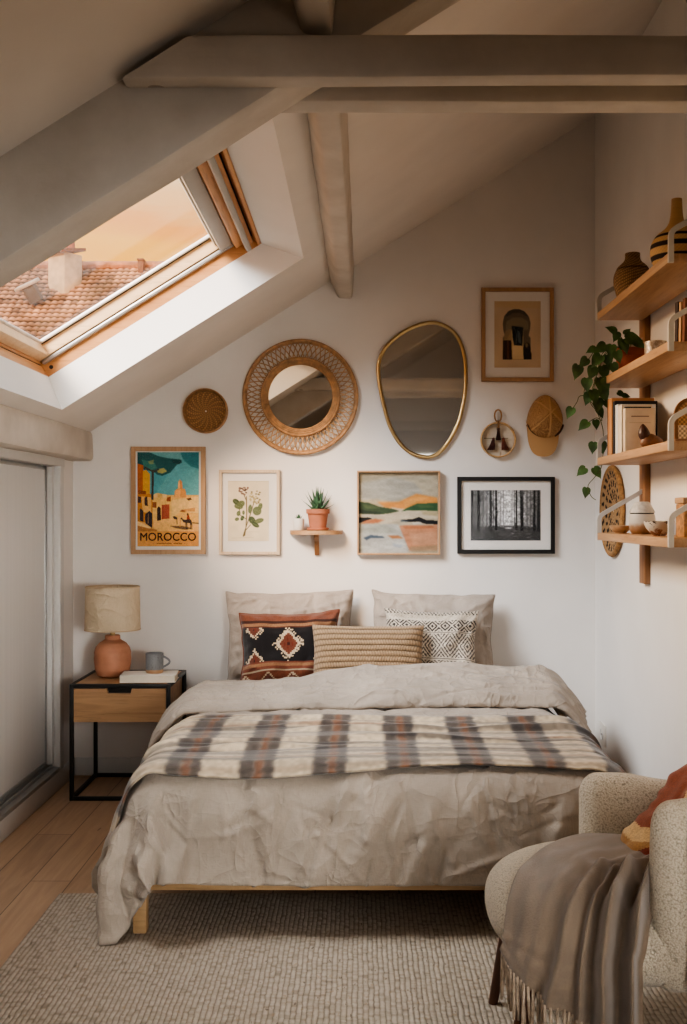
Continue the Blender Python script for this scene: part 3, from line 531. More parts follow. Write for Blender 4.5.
    927, 47704, 4996, 1501, 47704, 4997, 2073, 47706, 4997, 2646, 47707, 4997, 3219, 47708, 4998, 3791, 47709, 5000, 4363, 47710, 4999, 4937, 47712, 4999, 5510, 47713, 4997, 6083, 47715, 4997,
    6656, 47717, 4996, 7230, 47720, 5000, 7790, 47722, 4901, 8159, 47723, 4475, 8207, 47724, 3903, 8222, 47724, 3332, 8248, 47727, 2758, 8281, 47728, 2187, 8300, 47729, 1617, 8303, 47727, 1045,
    -7216, 48302, 1130, -7214, 48301, 1703, -7154, 48303, 2272, -7091, 48304, 2839, -7044, 48306, 3409, -7017, 48307, 3980, -6928, 48308, 4546, -6516, 48310, 4940, -5948, 48308, 5000, -5374, 48308, 4998,
    -4802, 48307, 4997, -4230, 48307, 4997, -3657, 48307, 4997, -3084, 48307, 4995, -2510, 48308, 4996, -1936, 48309, 4996, -1364, 48310, 4995, -791, 48311, 4995, -218, 48312, 4995, 354, 48312, 4995,
    927, 48313, 4996, 1499, 48314, 4996, 2072, 48315, 4997, 2644, 48316, 4997, 3217, 48317, 4997, 3790, 48318, 4998, 4363, 48320, 4998, 4935, 48321, 4998, 5509, 48323, 4998, 6082, 48325, 4997,
    6654, 48327, 4996, 7227, 48329, 4999, 7789, 48332, 4902, 8159, 48334, 4476, 8209, 48334, 3903, 8226, 48334, 3332, 8251, 48336, 2760, 8281, 48338, 2189, 8306, 48338, 1618, 8308, 48337, 1046,
    -7208, 48912, 1129, -7210, 48912, 1701, -7155, 48913, 2270, -7096, 48914, 2838, -7054, 48915, 3408, -7018, 48916, 3979, -6929, 48917, 4545, -6517, 48919, 4940, -5948, 48918, 5000, -5375, 48917, 4998,
    -4803, 48917, 4997, -4230, 48917, 4997, -3657, 48917, 4996, -3083, 48917, 4996, -2510, 48918, 4995, -1937, 48918, 4996, -1365, 48919, 4995, -793, 48920, 4995, -220, 48921, 4995, 353, 48922, 4995,
    925, 48922, 4995, 1498, 48923, 4996, 2070, 48924, 4996, 2643, 48926, 4997, 3216, 48927, 4996, 3789, 48928, 4996, 4361, 48929, 4998, 4934, 48930, 4998, 5506, 48932, 4999, 6080, 48935, 4997,
    6653, 48937, 4997, 7225, 48939, 4998, 7787, 48941, 4903, 8159, 48943, 4477, 8204, 48943, 3905, 8222, 48943, 3333, 8247, 48945, 2762, 8280, 48947, 2190, 8301, 48948, 1619, 8304, 48947, 1047,
    -7209, 49521, 1128, -7213, 49520, 1700, -7153, 49523, 2269, -7093, 49524, 2837, -7051, 49524, 3407, -7017, 49526, 3978, -6928, 49528, 4544, -6519, 49528, 4940, -5949, 49528, 5000, -5376, 49527, 4999,
    -4804, 49526, 4998, -4231, 49526, 4997, -3658, 49526, 4997, -3083, 49527, 4996, -2511, 49527, 4996, -1939, 49527, 4994, -1366, 49528, 4996, -793, 49529, 4995, -221, 49530, 4995, 352, 49531, 4995,
    925, 49532, 4996, 1497, 49533, 4995, 2069, 49533, 4996, 2642, 49534, 4996, 3214, 49536, 4997, 3787, 49537, 4997, 4359, 49538, 4997, 4932, 49540, 4998, 5505, 49541, 4999, 6079, 49544, 4999,
    6651, 49546, 4997, 7224, 49548, 5002, 7786, 49550, 4906, 8157, 49552, 4480, 8209, 49553, 3907, 8228, 49553, 3335, 8251, 49554, 2764, 8279, 49557, 2192, 8303, 49559, 1621, 8306, 49557, 1049,
    -7208, 50131, 1127, -7209, 50130, 1699, -7157, 50132, 2268, -7097, 50133, 2836, -7051, 50134, 3406, -7018, 50135, 3977, -6929, 50137, 4543, -6519, 50138, 4940, -5951, 50137, 5000, -5377, 50136, 4999,
    -4805, 50136, 4998, -4232, 50135, 4997, -3658, 50135, 4997, -3085, 50136, 4997, -2512, 50136, 4997, -1939, 50137, 4996, -1367, 50137, 4995, -794, 50138, 4996, -221, 50139, 4995, 351, 50140, 4995,
    923, 50141, 4996, 1496, 50141, 4996, 2068, 50143, 4996, 2640, 50144, 4996, 3213, 50145, 4996, 3786, 50146, 4997, 4358, 50147, 4997, 4931, 50149, 4998, 5504, 50150, 4999, 6076, 50153, 4999,
    6649, 50155, 4999, 7222, 50157, 5001, 7784, 50160, 4908, 8156, 50161, 4481, 8206, 50162, 3909, 8225, 50162, 3337, 8246, 50164, 2765, 8281, 50166, 2194, 8302, 50168, 1623, 8307, 50168, 1050,
    -7211, 50741, 1126, -7212, 50740, 1698, -7157, 50741, 2266, -7099, 50742, 2835, -7056, 50743, 3405, -7019, 50744, 3977, -6930, 50747, 4543, -6520, 50748, 4939, -5952, 50746, 5000, -5378, 50745, 4999,
    -4805, 50745, 4999, -4232, 50744, 4998, -3659, 50743, 4998, -3087, 50744, 4998, -2513, 50745, 4997, -1940, 50746, 4996, -1368, 50746, 4996, -795, 50747, 4995, -223, 50748, 4995, 350, 50749, 4996,
    922, 50750, 4995, 1495, 50750, 4996, 2067, 50751, 4996, 2639, 50753, 4997, 3212, 50753, 4997, 3784, 50754, 4997, 4357, 50756, 4997, 4929, 50758, 4997, 5501, 50759, 5000, 6074, 50761, 5000,
    6646, 50763, 4999, 7220, 50767, 4999, 7783, 50769, 4910, 8155, 50770, 4483, 8205, 50771, 3911, 8226, 50772, 3339, 8250, 50773, 2767, 8283, 50775, 2196, 8301, 50777, 1625, 8305, 50777, 1053,
    -7207, 51349, 1125, -7208, 51351, 1695, -7157, 51352, 2263, -7088, 51353, 2830, -7045, 51354, 3401, -7015, 51355, 3973, -6932, 51358, 4539, -6523, 51358, 4936, -5954, 51357, 5000, -5379, 51357, 4999,
    -4807, 51355, 4998, -4234, 51356, 4998, -3662, 51355, 4998, -3089, 51354, 4998, -2516, 51355, 4998, -1943, 51355, 4996, -1371, 51356, 4996, -799, 51357, 4996, -226, 51359, 4996, 348, 51362, 4995,
    920, 51362, 4996, 1492, 51361, 4996, 2064, 51361, 4996, 2637, 51363, 4997, 3209, 51364, 4997, 3781, 51365, 4997, 4353, 51366, 4997, 4926, 51369, 4998, 5498, 51371, 4999, 6070, 51371, 4999,
    6642, 51374, 5000, 7214, 51377, 5000, 7775, 51381, 4908, 8154, 51382, 4485, 8205, 51382, 3913, 8223, 51382, 3341, 8246, 51383, 2769, 8278, 51386, 2198, 8302, 51387, 1627, 8300, 51388, 1055,
]
# draped cloth, tenths of a millimetre: x, y, z along each row
PLAID_DRAPE = [
    -7719, 33447, 2669, -7550, 33418, 3119, -7403, 33320, 3570, -7254, 33229, 4025, -7056, 33151, 4464, -6721, 33140, 4816, -6404, 33084, 4958, -5924, 33043, 4919, -5438, 33014, 4894, -4951, 32997, 4872,
    -4465, 32984, 4856, -3979, 32972, 4840, -3493, 32964, 4835, -3007, 32969, 4840, -2520, 32983, 4859, -2033, 33007, 4888, -1546, 33039, 4912, -1059, 33074, 4936, -572, 33116, 4966, -86, 33161, 4998,
    401, 33209, 5031, 891, 33257, 5066, 1379, 33298, 5100, 1866, 33334, 5120, 2354, 33361, 5130, 2842, 33378, 5134, 3330, 33385, 5135, 3819, 33381, 5134, 4307, 33368, 5132, 4794, 33345, 5125,
    5281, 33312, 5111, 5768, 33280, 5080, 6254, 33246, 5055, 6741, 33209, 5034, 7224, 33167, 5037, 7643, 33137, 4942, 8064, 33085, 4745, 8266, 33142, 4313, 8593, 33101, 3959, 8762, 33154, 3508,
    8975, 33190, 3075, 9128, 33257, 2617, 9211, 33308, 2141, -7852, 33762, 2745, -7713, 33687, 3205, -7550, 33606, 3658, -7328, 33545, 4087, -7125, 33464, 4523, -6841, 33396, 4910, -6413, 33346, 5106,
    -5929, 33310, 5107, -5443, 33278, 5095, -4955, 33265, 5079, -4467, 33257, 5071, -3980, 33249, 5067, -3494, 33251, 5069, -3007, 33265, 5078, -2520, 33292, 5096, -2031, 33332, 5119, -1543, 33378, 5134,
    -1057, 33425, 5142, -571, 33473, 5156, -84, 33524, 5165, 404, 33574, 5176, 892, 33621, 5194, 1379, 33660, 5199, 1866, 33691, 5198, 2354, 33710, 5200, 2840, 33716, 5202, 3327, 33715, 5202,
    3814, 33706, 5200, 4301, 33688, 5199, 4789, 33660, 5194, 5276, 33623, 5184, 5764, 33581, 5175, 6250, 33537, 5166, 6737, 33496, 5158, 7223, 33453, 5165, 7701, 33412, 5084, 8105, 33395, 4822,
    8429, 33390, 4457, 8629, 33432, 4014, 8776, 33476, 3553, 8866, 33518, 3076, 8933, 33548, 2595, 8993, 33585, 2113, -7608, 34046, 2705, -7500, 33986, 3176, -7428, 33948, 3655, -7344, 33895, 4132,
    -7172, 33820, 4581, -6857, 33756, 4952, -6423, 33709, 5167, -5931, 33666, 5196, -5442, 33635, 5194, -4953, 33622, 5191, -4465, 33616, 5186, -3978, 33613, 5186, -3491, 33623, 5191, -3004, 33643, 5195,
    -2517, 33674, 5198, -2030, 33715, 5204, -1543, 33760, 5208, -1057, 33807, 5201, -570, 33854, 5202, -83, 33899, 5201, 404, 33943, 5200, 890, 33982, 5200, 1377, 34017, 5198, 1865, 34044, 5199,
    2352, 34059, 5200, 2839, 34062, 5200, 3327, 34057, 5200, 3815, 34045, 5200, 4302, 34025, 5200, 4791, 33997, 5200, 5279, 33960, 5200, 5766, 33915, 5200, 6254, 33871, 5200, 6741, 33831, 5200,
    7230, 33795, 5201, 7719, 33766, 5137, 8139, 33745, 4886, 8371, 33736, 4475, 8473, 33747, 3997, 8550, 33761, 3519, 8607, 33773, 3036, 8671, 33799, 2554, 8730, 33832, 2071, -7369, 34320, 2660,
    -7304, 34294, 3142, -7266, 34265, 3627, -7248, 34229, 4113, -7159, 34185, 4593, -6849, 34124, 4960, -6412, 34076, 5165, -5927, 34036, 5200, -5439, 34006, 5199, -4951, 33990, 5200, -4464, 33982, 5200,
    -3977, 33981, 5200, -3490, 33992, 5200, -3003, 34013, 5200, -2517, 34042, 5200, -2031, 34081, 5200, -1544, 34126, 5200, -1057, 34174, 5199, -570, 34221, 5199, -83, 34267, 5199, 404, 34312, 5199,
    891, 34352, 5199, 1379, 34388, 5199, 1867, 34416, 5198, 2356, 34432, 5198, 2843, 34434, 5199, 3331, 34425, 5199, 3819, 34408, 5199, 4307, 34380, 5198, 4795, 34348, 5199, 5283, 34308, 5199,
    5770, 34262, 5199, 6257, 34218, 5199, 6744, 34178, 5199, 7232, 34144, 5202, 7713, 34117, 5130, 8119, 34102, 4876, 8388, 34096, 4473, 8474, 34105, 3995, 8500, 34115, 3508, 8499, 34133, 3022,
    8537, 34158, 2536, 8597, 34191, 2053, -7350, 34652, 2653, -7291, 34624, 3135, -7253, 34588, 3620, -7216, 34548, 4106, -7143, 34502, 4581, -6845, 34451, 4963, -6410, 34406, 5167, -5926, 34368, 5199,
    -5439, 34342, 5199, -4953, 34327, 5199, -4466, 34322, 5198, -3979, 34327, 5199, -3492, 34343, 5199, -3005, 34369, 5199, -2518, 34406, 5199, -2031, 34452, 5199, -1543, 34505, 5199, -1055, 34560, 5198,
    -568, 34610, 5197, -81, 34659, 5198, 407, 34706, 5199, 895, 34745, 5198, 1384, 34775, 5198, 1872, 34797, 5197, 2359, 34807, 5198, 2847, 34801, 5198, 3335, 34783, 5198, 3822, 34755, 5198,
    4309, 34719, 5198, 4796, 34678, 5198, 5283, 34633, 5198, 5770, 34587, 5199, 6257, 34544, 5198, 6744, 34506, 5199, 7231, 34476, 5199, 7713, 34454, 5129, 8116, 34444, 4875, 8379, 34446, 4470,
    8425, 34455, 3986, 8446, 34475, 3501, 8499, 34506, 3018, 8504, 34536, 2532, 8537, 34572, 2046, -7367, 34983, 2649, -7337, 34942, 3134, -7301, 34899, 3619, -7242, 34858, 4102, -7133, 34817, 4574,
    -6846, 34771, 4963, -6411, 34728, 5166, -5927, 34693, 5200, -5440, 34673, 5199, -4953, 34667, 5198, -4466, 34673, 5198, -3978, 34688, 5198, -3491, 34714, 5198, -3004, 34753, 5198, -2516, 34800, 5198,
    -2028, 34853, 5198, -1540, 34910, 5199, -1053, 34964, 5198, -566, 35012, 5197, -78, 35059, 5197, 410, 35100, 5198, 897, 35128, 5197, 1385, 35146, 5195, 1873, 35153, 5197, 2359, 35150, 5196,
    2846, 35135, 5197, 3332, 35110, 5197, 3819, 35076, 5197, 4306, 35038, 5197, 4793, 34995, 5197, 5280, 34948, 5198, 5767, 34903, 5198, 6255, 34864, 5198, 6743, 34831, 5198, 7230, 34805, 5200,
    7711, 34789, 5130, 8114, 34785, 4874, 8376, 34791, 4468, 8419, 34806, 3983, 8432, 34831, 3497, 8461, 34865, 3012, 8491, 34901, 2526, 8500, 34939, 2039, -7337, 35348, 2645, -7298, 35298, 3129,
    -7260, 35250, 3614, -7219, 35206, 4098, -7131, 35166, 4576, -6845, 35124, 4966, -6408, 35086, 5168, -5923, 35055, 5200, -5437, 35041, 5199, -4949, 35044, 5199, -4462, 35057, 5198, -3975, 35079, 5198,
    -3488, 35112, 5197, -3000, 35156, 5197, -2513, 35203, 5197, -2026, 35255, 5197, -1538, 35306, 5197, -1051, 35352, 5197, -565, 35395, 5197, -77, 35433, 5197, 410, 35462, 5197, 896, 35482, 5196,
    1383, 35491, 5195, 1870, 35491, 5197, 2357, 35484, 5197, 2845, 35467, 5194, 3331, 35438, 5197, 3818, 35403, 5197, 4307, 35370, 5197, 4795, 35328, 5197, 5282, 35284, 5197, 5769, 35242, 5197,
    6257, 35211, 5198, 6744, 35182, 5198, 7231, 35160, 5201, 7712, 35149, 5133, 8117, 35149, 4874, 8377, 35158, 4467, 8427, 35173, 3980, 8446, 35203, 3494, 8465, 35240, 3008, 8487, 35276, 2522,
    8506, 35311, 2035, -7310, 35715, 2642, -7277, 35665, 3127, -7248, 35616, 3612, -7213, 35571, 4097, -7123, 35530, 4576, -6841, 35492, 4969, -6404, 35461, 5166, -5919, 35435, 5200, -5433, 35424, 5199,
    -4946, 35428, 5199, -4459, 35442, 5199, -3972, 35464, 5198, -3485, 35497, 5198, -2998, 35537, 5197, -2512, 35581, 5196, -2025, 35629, 5197, -1538, 35675, 5197, -1051, 35719, 5196, -564, 35759, 5196,
    -77, 35792, 5196, 409, 35818, 5197, 896, 35837, 5196, 1384, 35846, 5196, 1872, 35847, 5196, 2361, 35843, 5197, 2849, 35826, 5195, 3337, 35794, 5196, 3824, 35759, 5196, 4313, 35726, 5196,
    4801, 35686, 5197, 5288, 35641, 5196, 5774, 35601, 5197, 6261, 35573, 5197, 6747, 35548, 5198, 7233, 35529, 5200, 7714, 35524, 5132, 8121, 35530, 4875, 8379, 35544, 4468, 8419, 35561, 3979,
    8440, 35593, 3493, 8462, 35631, 3007, 8475, 35668, 2521, 8486, 35703, 2033, -7316, 36044, 2640, -7273, 35996, 3125, -7246, 35950, 3611, -7214, 35905, 4097, -7119, 35866, 4575, -6839, 35832, 4971,
    -6402, 35805, 5171, -5918, 35785, 5201, -5432, 35778, 5199, -4946, 35784, 5199, -4459, 35799, 5199, -3972, 35825, 5199, -3486, 35860, 5199, -2999, 35903, 5197, -2512, 35949, 5197, -2025, 35999, 5196,
    -1537, 36050, 5197, -1050, 36098, 5196, -562, 36140, 5196, -75, 36174, 5196, 413, 36201, 5196, 901, 36220, 5197, 1389, 36228, 5195, 1878, 36224, 5196, 2367, 36215, 5196, 2855, 36191, 5197,
    3342, 36153, 5196, 3829, 36111, 5196, 4317, 36069, 5196, 4805, 36025, 5190, 5290, 35981, 5192, 5777, 35944, 5195, 6263, 35916, 5195, 6749, 35895, 5198, 7235, 35883, 5201, 7716, 35884, 5129,
    8123, 35895, 4873, 8380, 35914, 4466, 8420, 35940, 3979, 8444, 35975, 3492, 8465, 36015, 3006, 8489, 36055, 2520, 8523, 36093, 2034, -7315, 36366, 2640, -7275, 36314, 3124, -7244, 36268, 3609,
    -7215, 36224, 4094, -7121, 36188, 4572, -6841, 36158, 4969, -6405, 36135, 5171, -5920, 36122, 5200, -5433, 36123, 5199, -4946, 36137, 5199, -4458, 36161, 5200, -3971, 36195, 5199, -3484, 36239, 5199,
    -2997, 36289, 5198, -2510, 36341, 5197, -2022, 36397, 5196, -1534, 36452, 5196, -1046, 36501, 5196, -559, 36541, 5195, -71, 36570, 5195, 417, 36592, 5196, 905, 36601, 5195, 1393, 36597, 5195,
    1881, 36583, 5195, 2369, 36558, 5193, 2856, 36523, 5194, 3342, 36479, 5194, 3829, 36433, 5195, 4316, 36388, 5196, 4803, 36344, 5196, 5289, 36303, 5197, 5775, 36269, 5202, 6262, 36244, 5210,
    6749, 36229, 5206, 7236, 36225, 5201, 7717, 36232, 5130, 8124, 36248, 4873, 8379, 36272, 4464, 8418, 36304, 3975, 8444, 36342, 3488, 8469, 36383, 3002, 8495, 36422, 2516, 8519, 36458, 2029,
    -7311, 36728, 2643, -7270, 36669, 3127, -7241, 36619, 3612, -7214, 36574, 4097, -7121, 36540, 4575, -6840, 36517, 4969, -6402, 36500, 5169, -5917, 36494, 5200, -5430, 36505, 5198, -4943, 36529, 5198,
    -4456, 36559, 5199, -3968, 36599, 5199, -3482, 36648, 5199, -2994, 36700, 5198, -2507, 36751, 5197, -2019, 36805, 5196, -1531, 36855, 5196, -1044, 36895, 5196, -556, 36924, 5196, -69, 36944, 5195,
    418, 36952, 5196, 905, 36948, 5196, 1391, 36933, 5195, 1878, 36910, 5194, 2365, 36878, 5198, 2853, 36840, 5196, 3340, 36796, 5195, 3828, 36752, 5194, 4316, 36709, 5194, 4803, 36669, 5195,
    5290, 36632, 5194, 5777, 36603, 5194, 6264, 36584, 5194, 6751, 36577, 5196, 7238, 36580, 5199, 7719, 36592, 5126, 8127, 36611, 4870, 8379, 36640, 4458, 8417, 36675, 3970, 8437, 36713, 3483,
    8454, 36752, 2996, 8465, 36787, 2508, 8493, 36819, 2022, -7310, 37110, 2647, -7270, 37050, 3131, -7240, 37000, 3616, -7213, 36956, 4101, -7123, 36924, 4580, -6837, 36905, 4972, -6400, 36896, 5171,
    -5914, 36896, 5200, -5427, 36911, 5199, -4940, 36937, 5198, -4453, 36968, 5199, -3967, 37007, 5199, -3479, 37054, 5198, -2992, 37102, 5198, -2505, 37146, 5197, -2017, 37190, 5197, -1530, 37229, 5197,
    -1043, 37258, 5196, -557, 37278, 5195, -70, 37290, 5195, 417, 37292, 5195, 904, 37284, 5196, 1391, 37266, 5204, 1878, 37239, 5216, 2367, 37204, 5219, 2857, 37170, 5215, 3346, 37131, 5207,
    3834, 37090, 5195, 4321, 37052, 5195, 4808, 37018, 5195, 5295, 36986, 5196, 5781, 36964, 5196, 6267, 36952, 5196, 6754, 36949, 5196, 7241, 36956, 5200, 7720, 36971, 5125, 8128, 36995, 4869,
    8379, 37026, 4456, 8420, 37062, 3969, 8433, 37098, 3481, 8450, 37134, 2994, 8465, 37166, 2506, 8493, 37194, 2020, -7318, 37456, 2651, -7273, 37403, 3135, -7238, 37358, 3619, -7212, 37319, 4105,
    -7124, 37291, 4584, -6836, 37277, 4972, -6398, 37272, 5169, -5912, 37275, 5200, -5425, 37292, 5197, -4938, 37317, 5198, -4452, 37348, 5198, -3965, 37386, 5199, -3478, 37429, 5202, -2991, 37471, 5208,
    -2504, 37514, 5197, -2017, 37555, 5197, -1530, 37590, 5196, -1042, 37616, 5196, -555, 37634, 5196, -67, 37645, 5195, 421, 37647, 5195, 909, 37640, 5195, 1398, 37620, 5195, 1886, 37586, 5195,
    2375, 37548, 5194, 2864, 37511, 5195, 3353, 37473, 5195, 3840, 37434, 5195, 4326, 37395, 5195, 4813, 37362, 5195, 5299, 37336, 5196, 5785, 37318, 5196, 6271, 37311, 5196, 6757, 37312, 5196,
    7243, 37324, 5201, 7723, 37345, 5127, 8130, 37372, 4868, 8378, 37405, 4453, 8421, 37444, 3967, 8434, 37481, 3479, 8452, 37516, 2992, 8468, 37547, 2505, 8491, 37573, 2019, -7317, 37773, 2652,
    -7276, 37725, 3136, -7243, 37683, 3621, -7215, 37650, 4106, -7125, 37628, 4585, -6835, 37618, 4973, -6397, 37617, 5171, -5911, 37626, 5203, -5425, 37646, 5210, -4937, 37676, 5208, -4449, 37713, 5198,
    -3963, 37756, 5198, -3476, 37799, 5198, -2989, 37844, 5198, -2501, 37890, 5198, -2013, 37935, 5197, -1525, 37971, 5197, -1037, 37997, 5197, -549, 38014, 5196, -60, 38019, 5196, 428, 38015, 5195,
    917, 38000, 5195, 1406, 37973, 5195, 1893, 37934, 5195, 2380, 37889, 5195, 2867, 37843, 5195, 3354, 37799, 5195, 3841, 37758, 5195, 4327, 37721, 5194, 4813, 37691, 5195, 5300, 37669, 5195,
    5786, 37656, 5196, 6273, 37654, 5196, 6760, 37662, 5195, 7247, 37679, 5202, 7727, 37704, 5125, 8133, 37736, 4865, 8379, 37771, 4449, 8416, 37810, 3961, 8433, 37848, 3474, 8456, 37884, 2987,
    8475, 37913, 2501, 8495, 37936, 2014, -7317, 38115, 2656, -7272, 38065, 3139, -7237, 38024, 3624, -7212, 37994, 4109, -7125, 37975, 4589, -6833, 37972, 4974, -6394, 37976, 5171, -5908, 37994, 5200,
    -5421, 38023, 5198, -4933, 38061, 5197, -4446, 38105, 5197, -3958, 38151, 5197, -3471, 38199, 5198, -2984, 38245, 5199, -2496, 38290, 5199, -2007, 38331, 5198, -1519, 38360, 5197, -1032, 38378, 5197,
    -544, 38385, 5196, -56, 38379, 5196, 432, 38361, 5195, 919, 38334, 5195, 1406, 38297, 5195, 1892, 38253, 5195, 2379, 38205, 5195, 2864, 38158, 5195, 3352, 38116, 5195, 3841, 38080, 5194,
    4328, 38048, 5195, 4815, 38024, 5194, 5302, 38009, 5195, 5789, 38006, 5195, 6277, 38012, 5195, 6764, 38027, 5196, 7252, 38049, 5205, 7732, 38077, 5127, 8139, 38108, 4864, 8381, 38144, 4444,
    8413, 38184, 3955, 8430, 38220, 3468, 8448, 38248, 2981, 8469, 38273, 2495, 8495, 38290, 2009, -7314, 38491, 2661, -7269, 38444, 3144, -7235, 38405, 3628, -7216, 38378, 4114, -7125, 38363, 4593,
    -6828, 38364, 4974, -6389, 38373, 5169, -5903, 38397, 5200, -5416, 38431, 5198, -4929, 38470, 5198, -4441, 38512, 5197, -3954, 38557, 5197, -3466, 38603, 5198, -2978, 38644, 5199, -2491, 38679, 5200,
    -2003, 38707, 5198, -1516, 38724, 5197, -1029, 38731, 5197, -543, 38726, 5197, -56, 38711, 5196, 431, 38688, 5196, 918, 38657, 5195, 1405, 38618, 5195, 1893, 38576, 5195, 2380, 38533, 5194,
    2868, 38492, 5195, 3358, 38458, 5194, 3846, 38429, 5195, 4333, 38402, 5195, 4820, 38383, 5194, 5307, 38377, 5195, 5794, 38383, 5194, 6281, 38395, 5195, 6768, 38415, 5196, 7255, 38441, 5205,
    7736, 38471, 5128, 8140, 38503, 4862, 8380, 38540, 4441, 8417, 38578, 3953, 8428, 38609, 3465, 8443, 38629, 2977, 8463, 38645, 2491, 8494, 38653, 2005, -7309, 38848, 2665, -7267, 38808, 3149,
    -7234, 38777, 3633, -7215, 38756, 4119, -7124, 38747, 4597, -6824, 38750, 4976, -6385, 38766, 5172, -5899, 38792, 5200, -5411, 38825, 5199, -4924, 38861, 5198, -4437, 38898, 5198, -3949, 38939, 5197,
    -3462, 38979, 5198, -2975, 39013, 5199, -2489, 39040, 5200, -2002, 39060, 5199, -1515, 39072, 5198, -1028, 39074, 5197, -542, 39065, 5196, -54, 39047, 5196, 435, 39028, 5196, 924, 39000, 5195,
    1412, 38966, 5195, 1901, 38930, 5195, 2390, 38891, 5195, 2879, 38854, 5194, 3367, 38822, 5195, 3854, 38793, 5195, 4340, 38767, 5194, 4826, 38751, 5195, 5312, 38748, 5194, 5799, 38758, 5195,
    6286, 38774, 5195, 6773, 38797, 5195, 7260, 38826, 5203, 7740, 38860, 5126, 8143, 38895, 4860, 8380, 38932, 4436, 8424, 38969, 3950, 8434, 38997, 3462, 8444, 39014, 2975, 8466, 39024, 2488,
    8494, 39024, 2002, -7309, 39173, 2668, -7267, 39140, 3152, -7234, 39116, 3637, -7211, 39101, 4123, -7124, 39098, 4602, -6821, 39107, 4978, -6380, 39128, 5170, -5894, 39157, 5200, -5407, 39191, 5198,
    -4920, 39227, 5198, -4433, 39266, 5197, -3945, 39306, 5197, -3458, 39345, 5197, -2971, 39378, 5197, -2485, 39403, 5199, -1998, 39422, 5200, -1510, 39437, 5197, -1021, 39442, 5197, -533, 39433, 5196,
    -45, 39412, 5196, 445, 39390, 5195, 934, 39362, 5196, 1423, 39325, 5195, 1912, 39286, 5195, 2399, 39245, 5194, 2887, 39206, 5194, 3373, 39169, 5195, 3859, 39138, 5195, 4345, 39115, 5195,
    4831, 39102, 5194, 5317, 39102, 5195, 5804, 39113, 5195, 6291, 39133, 5195, 6779, 39161, 5195, 7267, 39194, 5203, 7747, 39229, 5124, 8149, 39266, 4857, 8379, 39303, 4430, 8430, 39337, 3944,
    8436, 39362, 3456, 8445, 39379, 2969, 8467, 39386, 2483, 8494, 39382, 1998, -7310, 39521, 2673, -7266, 39490, 3157, -7234, 39468, 3642, -7211, 39455, 4128, -7121, 39457, 4606, -6814, 39471, 4980,
    -6375, 39500, 5174, -5888, 39537, 5200, -5401, 39574, 5198, -4914, 39612, 5198, -4427, 39654, 5197, -3939, 39700, 5197, -3452, 39742, 5197, -2965, 39774, 5197, -2478, 39796, 5198, -1990, 39812, 5197,
    -1501, 39824, 5198, -1011, 39825, 5197, -523, 39810, 5197, -36, 39778, 5196, 452, 39743, 5196, 941, 39702, 5195, 1429, 39657, 5195, 1915, 39612, 5195, 2401, 39569, 5194, 2887, 39528, 5194,
    3374, 39494, 5194, 3860, 39468, 5195, 4347, 39451, 5194, 4834, 39445, 5194, 5321, 39452, 5195, 5809, 39468, 5194, 6296, 39493, 5195, 6784, 39525, 5195, 7273, 39563, 5203, 7753, 39600, 5122,
    8156, 39634, 4854, 8380, 39669, 4423, 8421, 39698, 3935, 8429, 39720, 3449, 8444, 39731, 2962, 8466, 39731, 2476, 8495, 39721, 1991, -7311, 39913, 2677, -7266, 39885, 3160, -7233, 39865, 3645,
    -7213, 39856, 4132, -7119, 39862, 4610, -6810, 39881, 4983, -6369, 39914, 5174, -5883, 39954, 5200, -5395, 39992, 5198, -4908, 40032, 5197, -4420, 40074, 5197, -3932, 40118, 5196, -3445, 40156, 5197,
    -2958, 40180, 5197, -2470, 40191, 5198, -1983, 40195, 5198, -1494, 40192, 5201, -1006, 40180, 5199, -518, 40151, 5191, -32, 40108, 5194, 453, 40064, 5196, 940, 40019, 5195, 1427, 39973, 5196,
    1915, 39930, 5195, 2403, 39891, 5195, 2891, 39856, 5194, 3379, 39831, 5195, 3866, 39816, 5195, 4353, 39807, 5194, 4840, 39807, 5194, 5328, 39821, 5194, 5815, 39845, 5194, 6303, 39873, 5194,
    6791, 39908, 5195, 7279, 39949, 5202, 7758, 39989, 5123, 8160, 40022, 4849, 8379, 40053, 4416, 8413, 40076, 3929, 8426, 40089, 3442, 8442, 40089, 2955, 8463, 40079, 2469, 8495, 40060, 1985,
    -7312, 40294, 2681, -7270, 40275, 3164, -7235, 40262, 3650, -7210, 40263, 4136, -7114, 40278, 4613, -6807, 40299, 4988, -6365, 40330, 5176, -5877, 40365, 5200, -5389, 40402, 5198, -4901, 40441, 5197,
    -4413, 40480, 5197, -3926, 40515, 5197, -3439, 40538, 5197, -2952, 40550, 5197, -2466, 40550, 5197, -1979, 40541, 5198, -1494, 40523, 5192, -1008, 40495, 5188, -521, 40463, 5193, -32, 40427, 5197,
    457, 40385, 5196, 945, 40343, 5196, 1433, 40304, 5195, 1922, 40272, 5195, 2412, 40241, 5195, 2899, 40216, 5195, 3387, 40198, 5194, 3875, 40188, 5195, 4361, 40183, 5195, 4848, 40187, 5194,
    5335, 40205, 5194, 5822, 40233, 5194, 6309, 40263, 5194, 6797, 40298, 5195, 7285, 40339, 5201, 7763, 40379, 5119, 8163, 40413, 4846, 8380, 40440, 4411, 8412, 40457, 3924, 8426, 40461, 3437,
    8443, 40454, 2950, 8464, 40438, 2464, 8495, 40412, 1979, -7311, 40636, 2687, -7267, 40623, 3171, -7236, 40621, 3657, -7208, 40632, 4143, -7109, 40653, 4620, -6800, 40678, 4992, -6357, 40707, 5178,
    -5869, 40740, 5200, -5381, 40776, 5198, -4894, 40813, 5198, -4407, 40848, 5197, -3921, 40875, 5197, -3435, 40892, 5197, -2948, 40897, 5196, -2460, 40893, 5197, -1974, 40881, 5197, -1488, 40860, 5198,
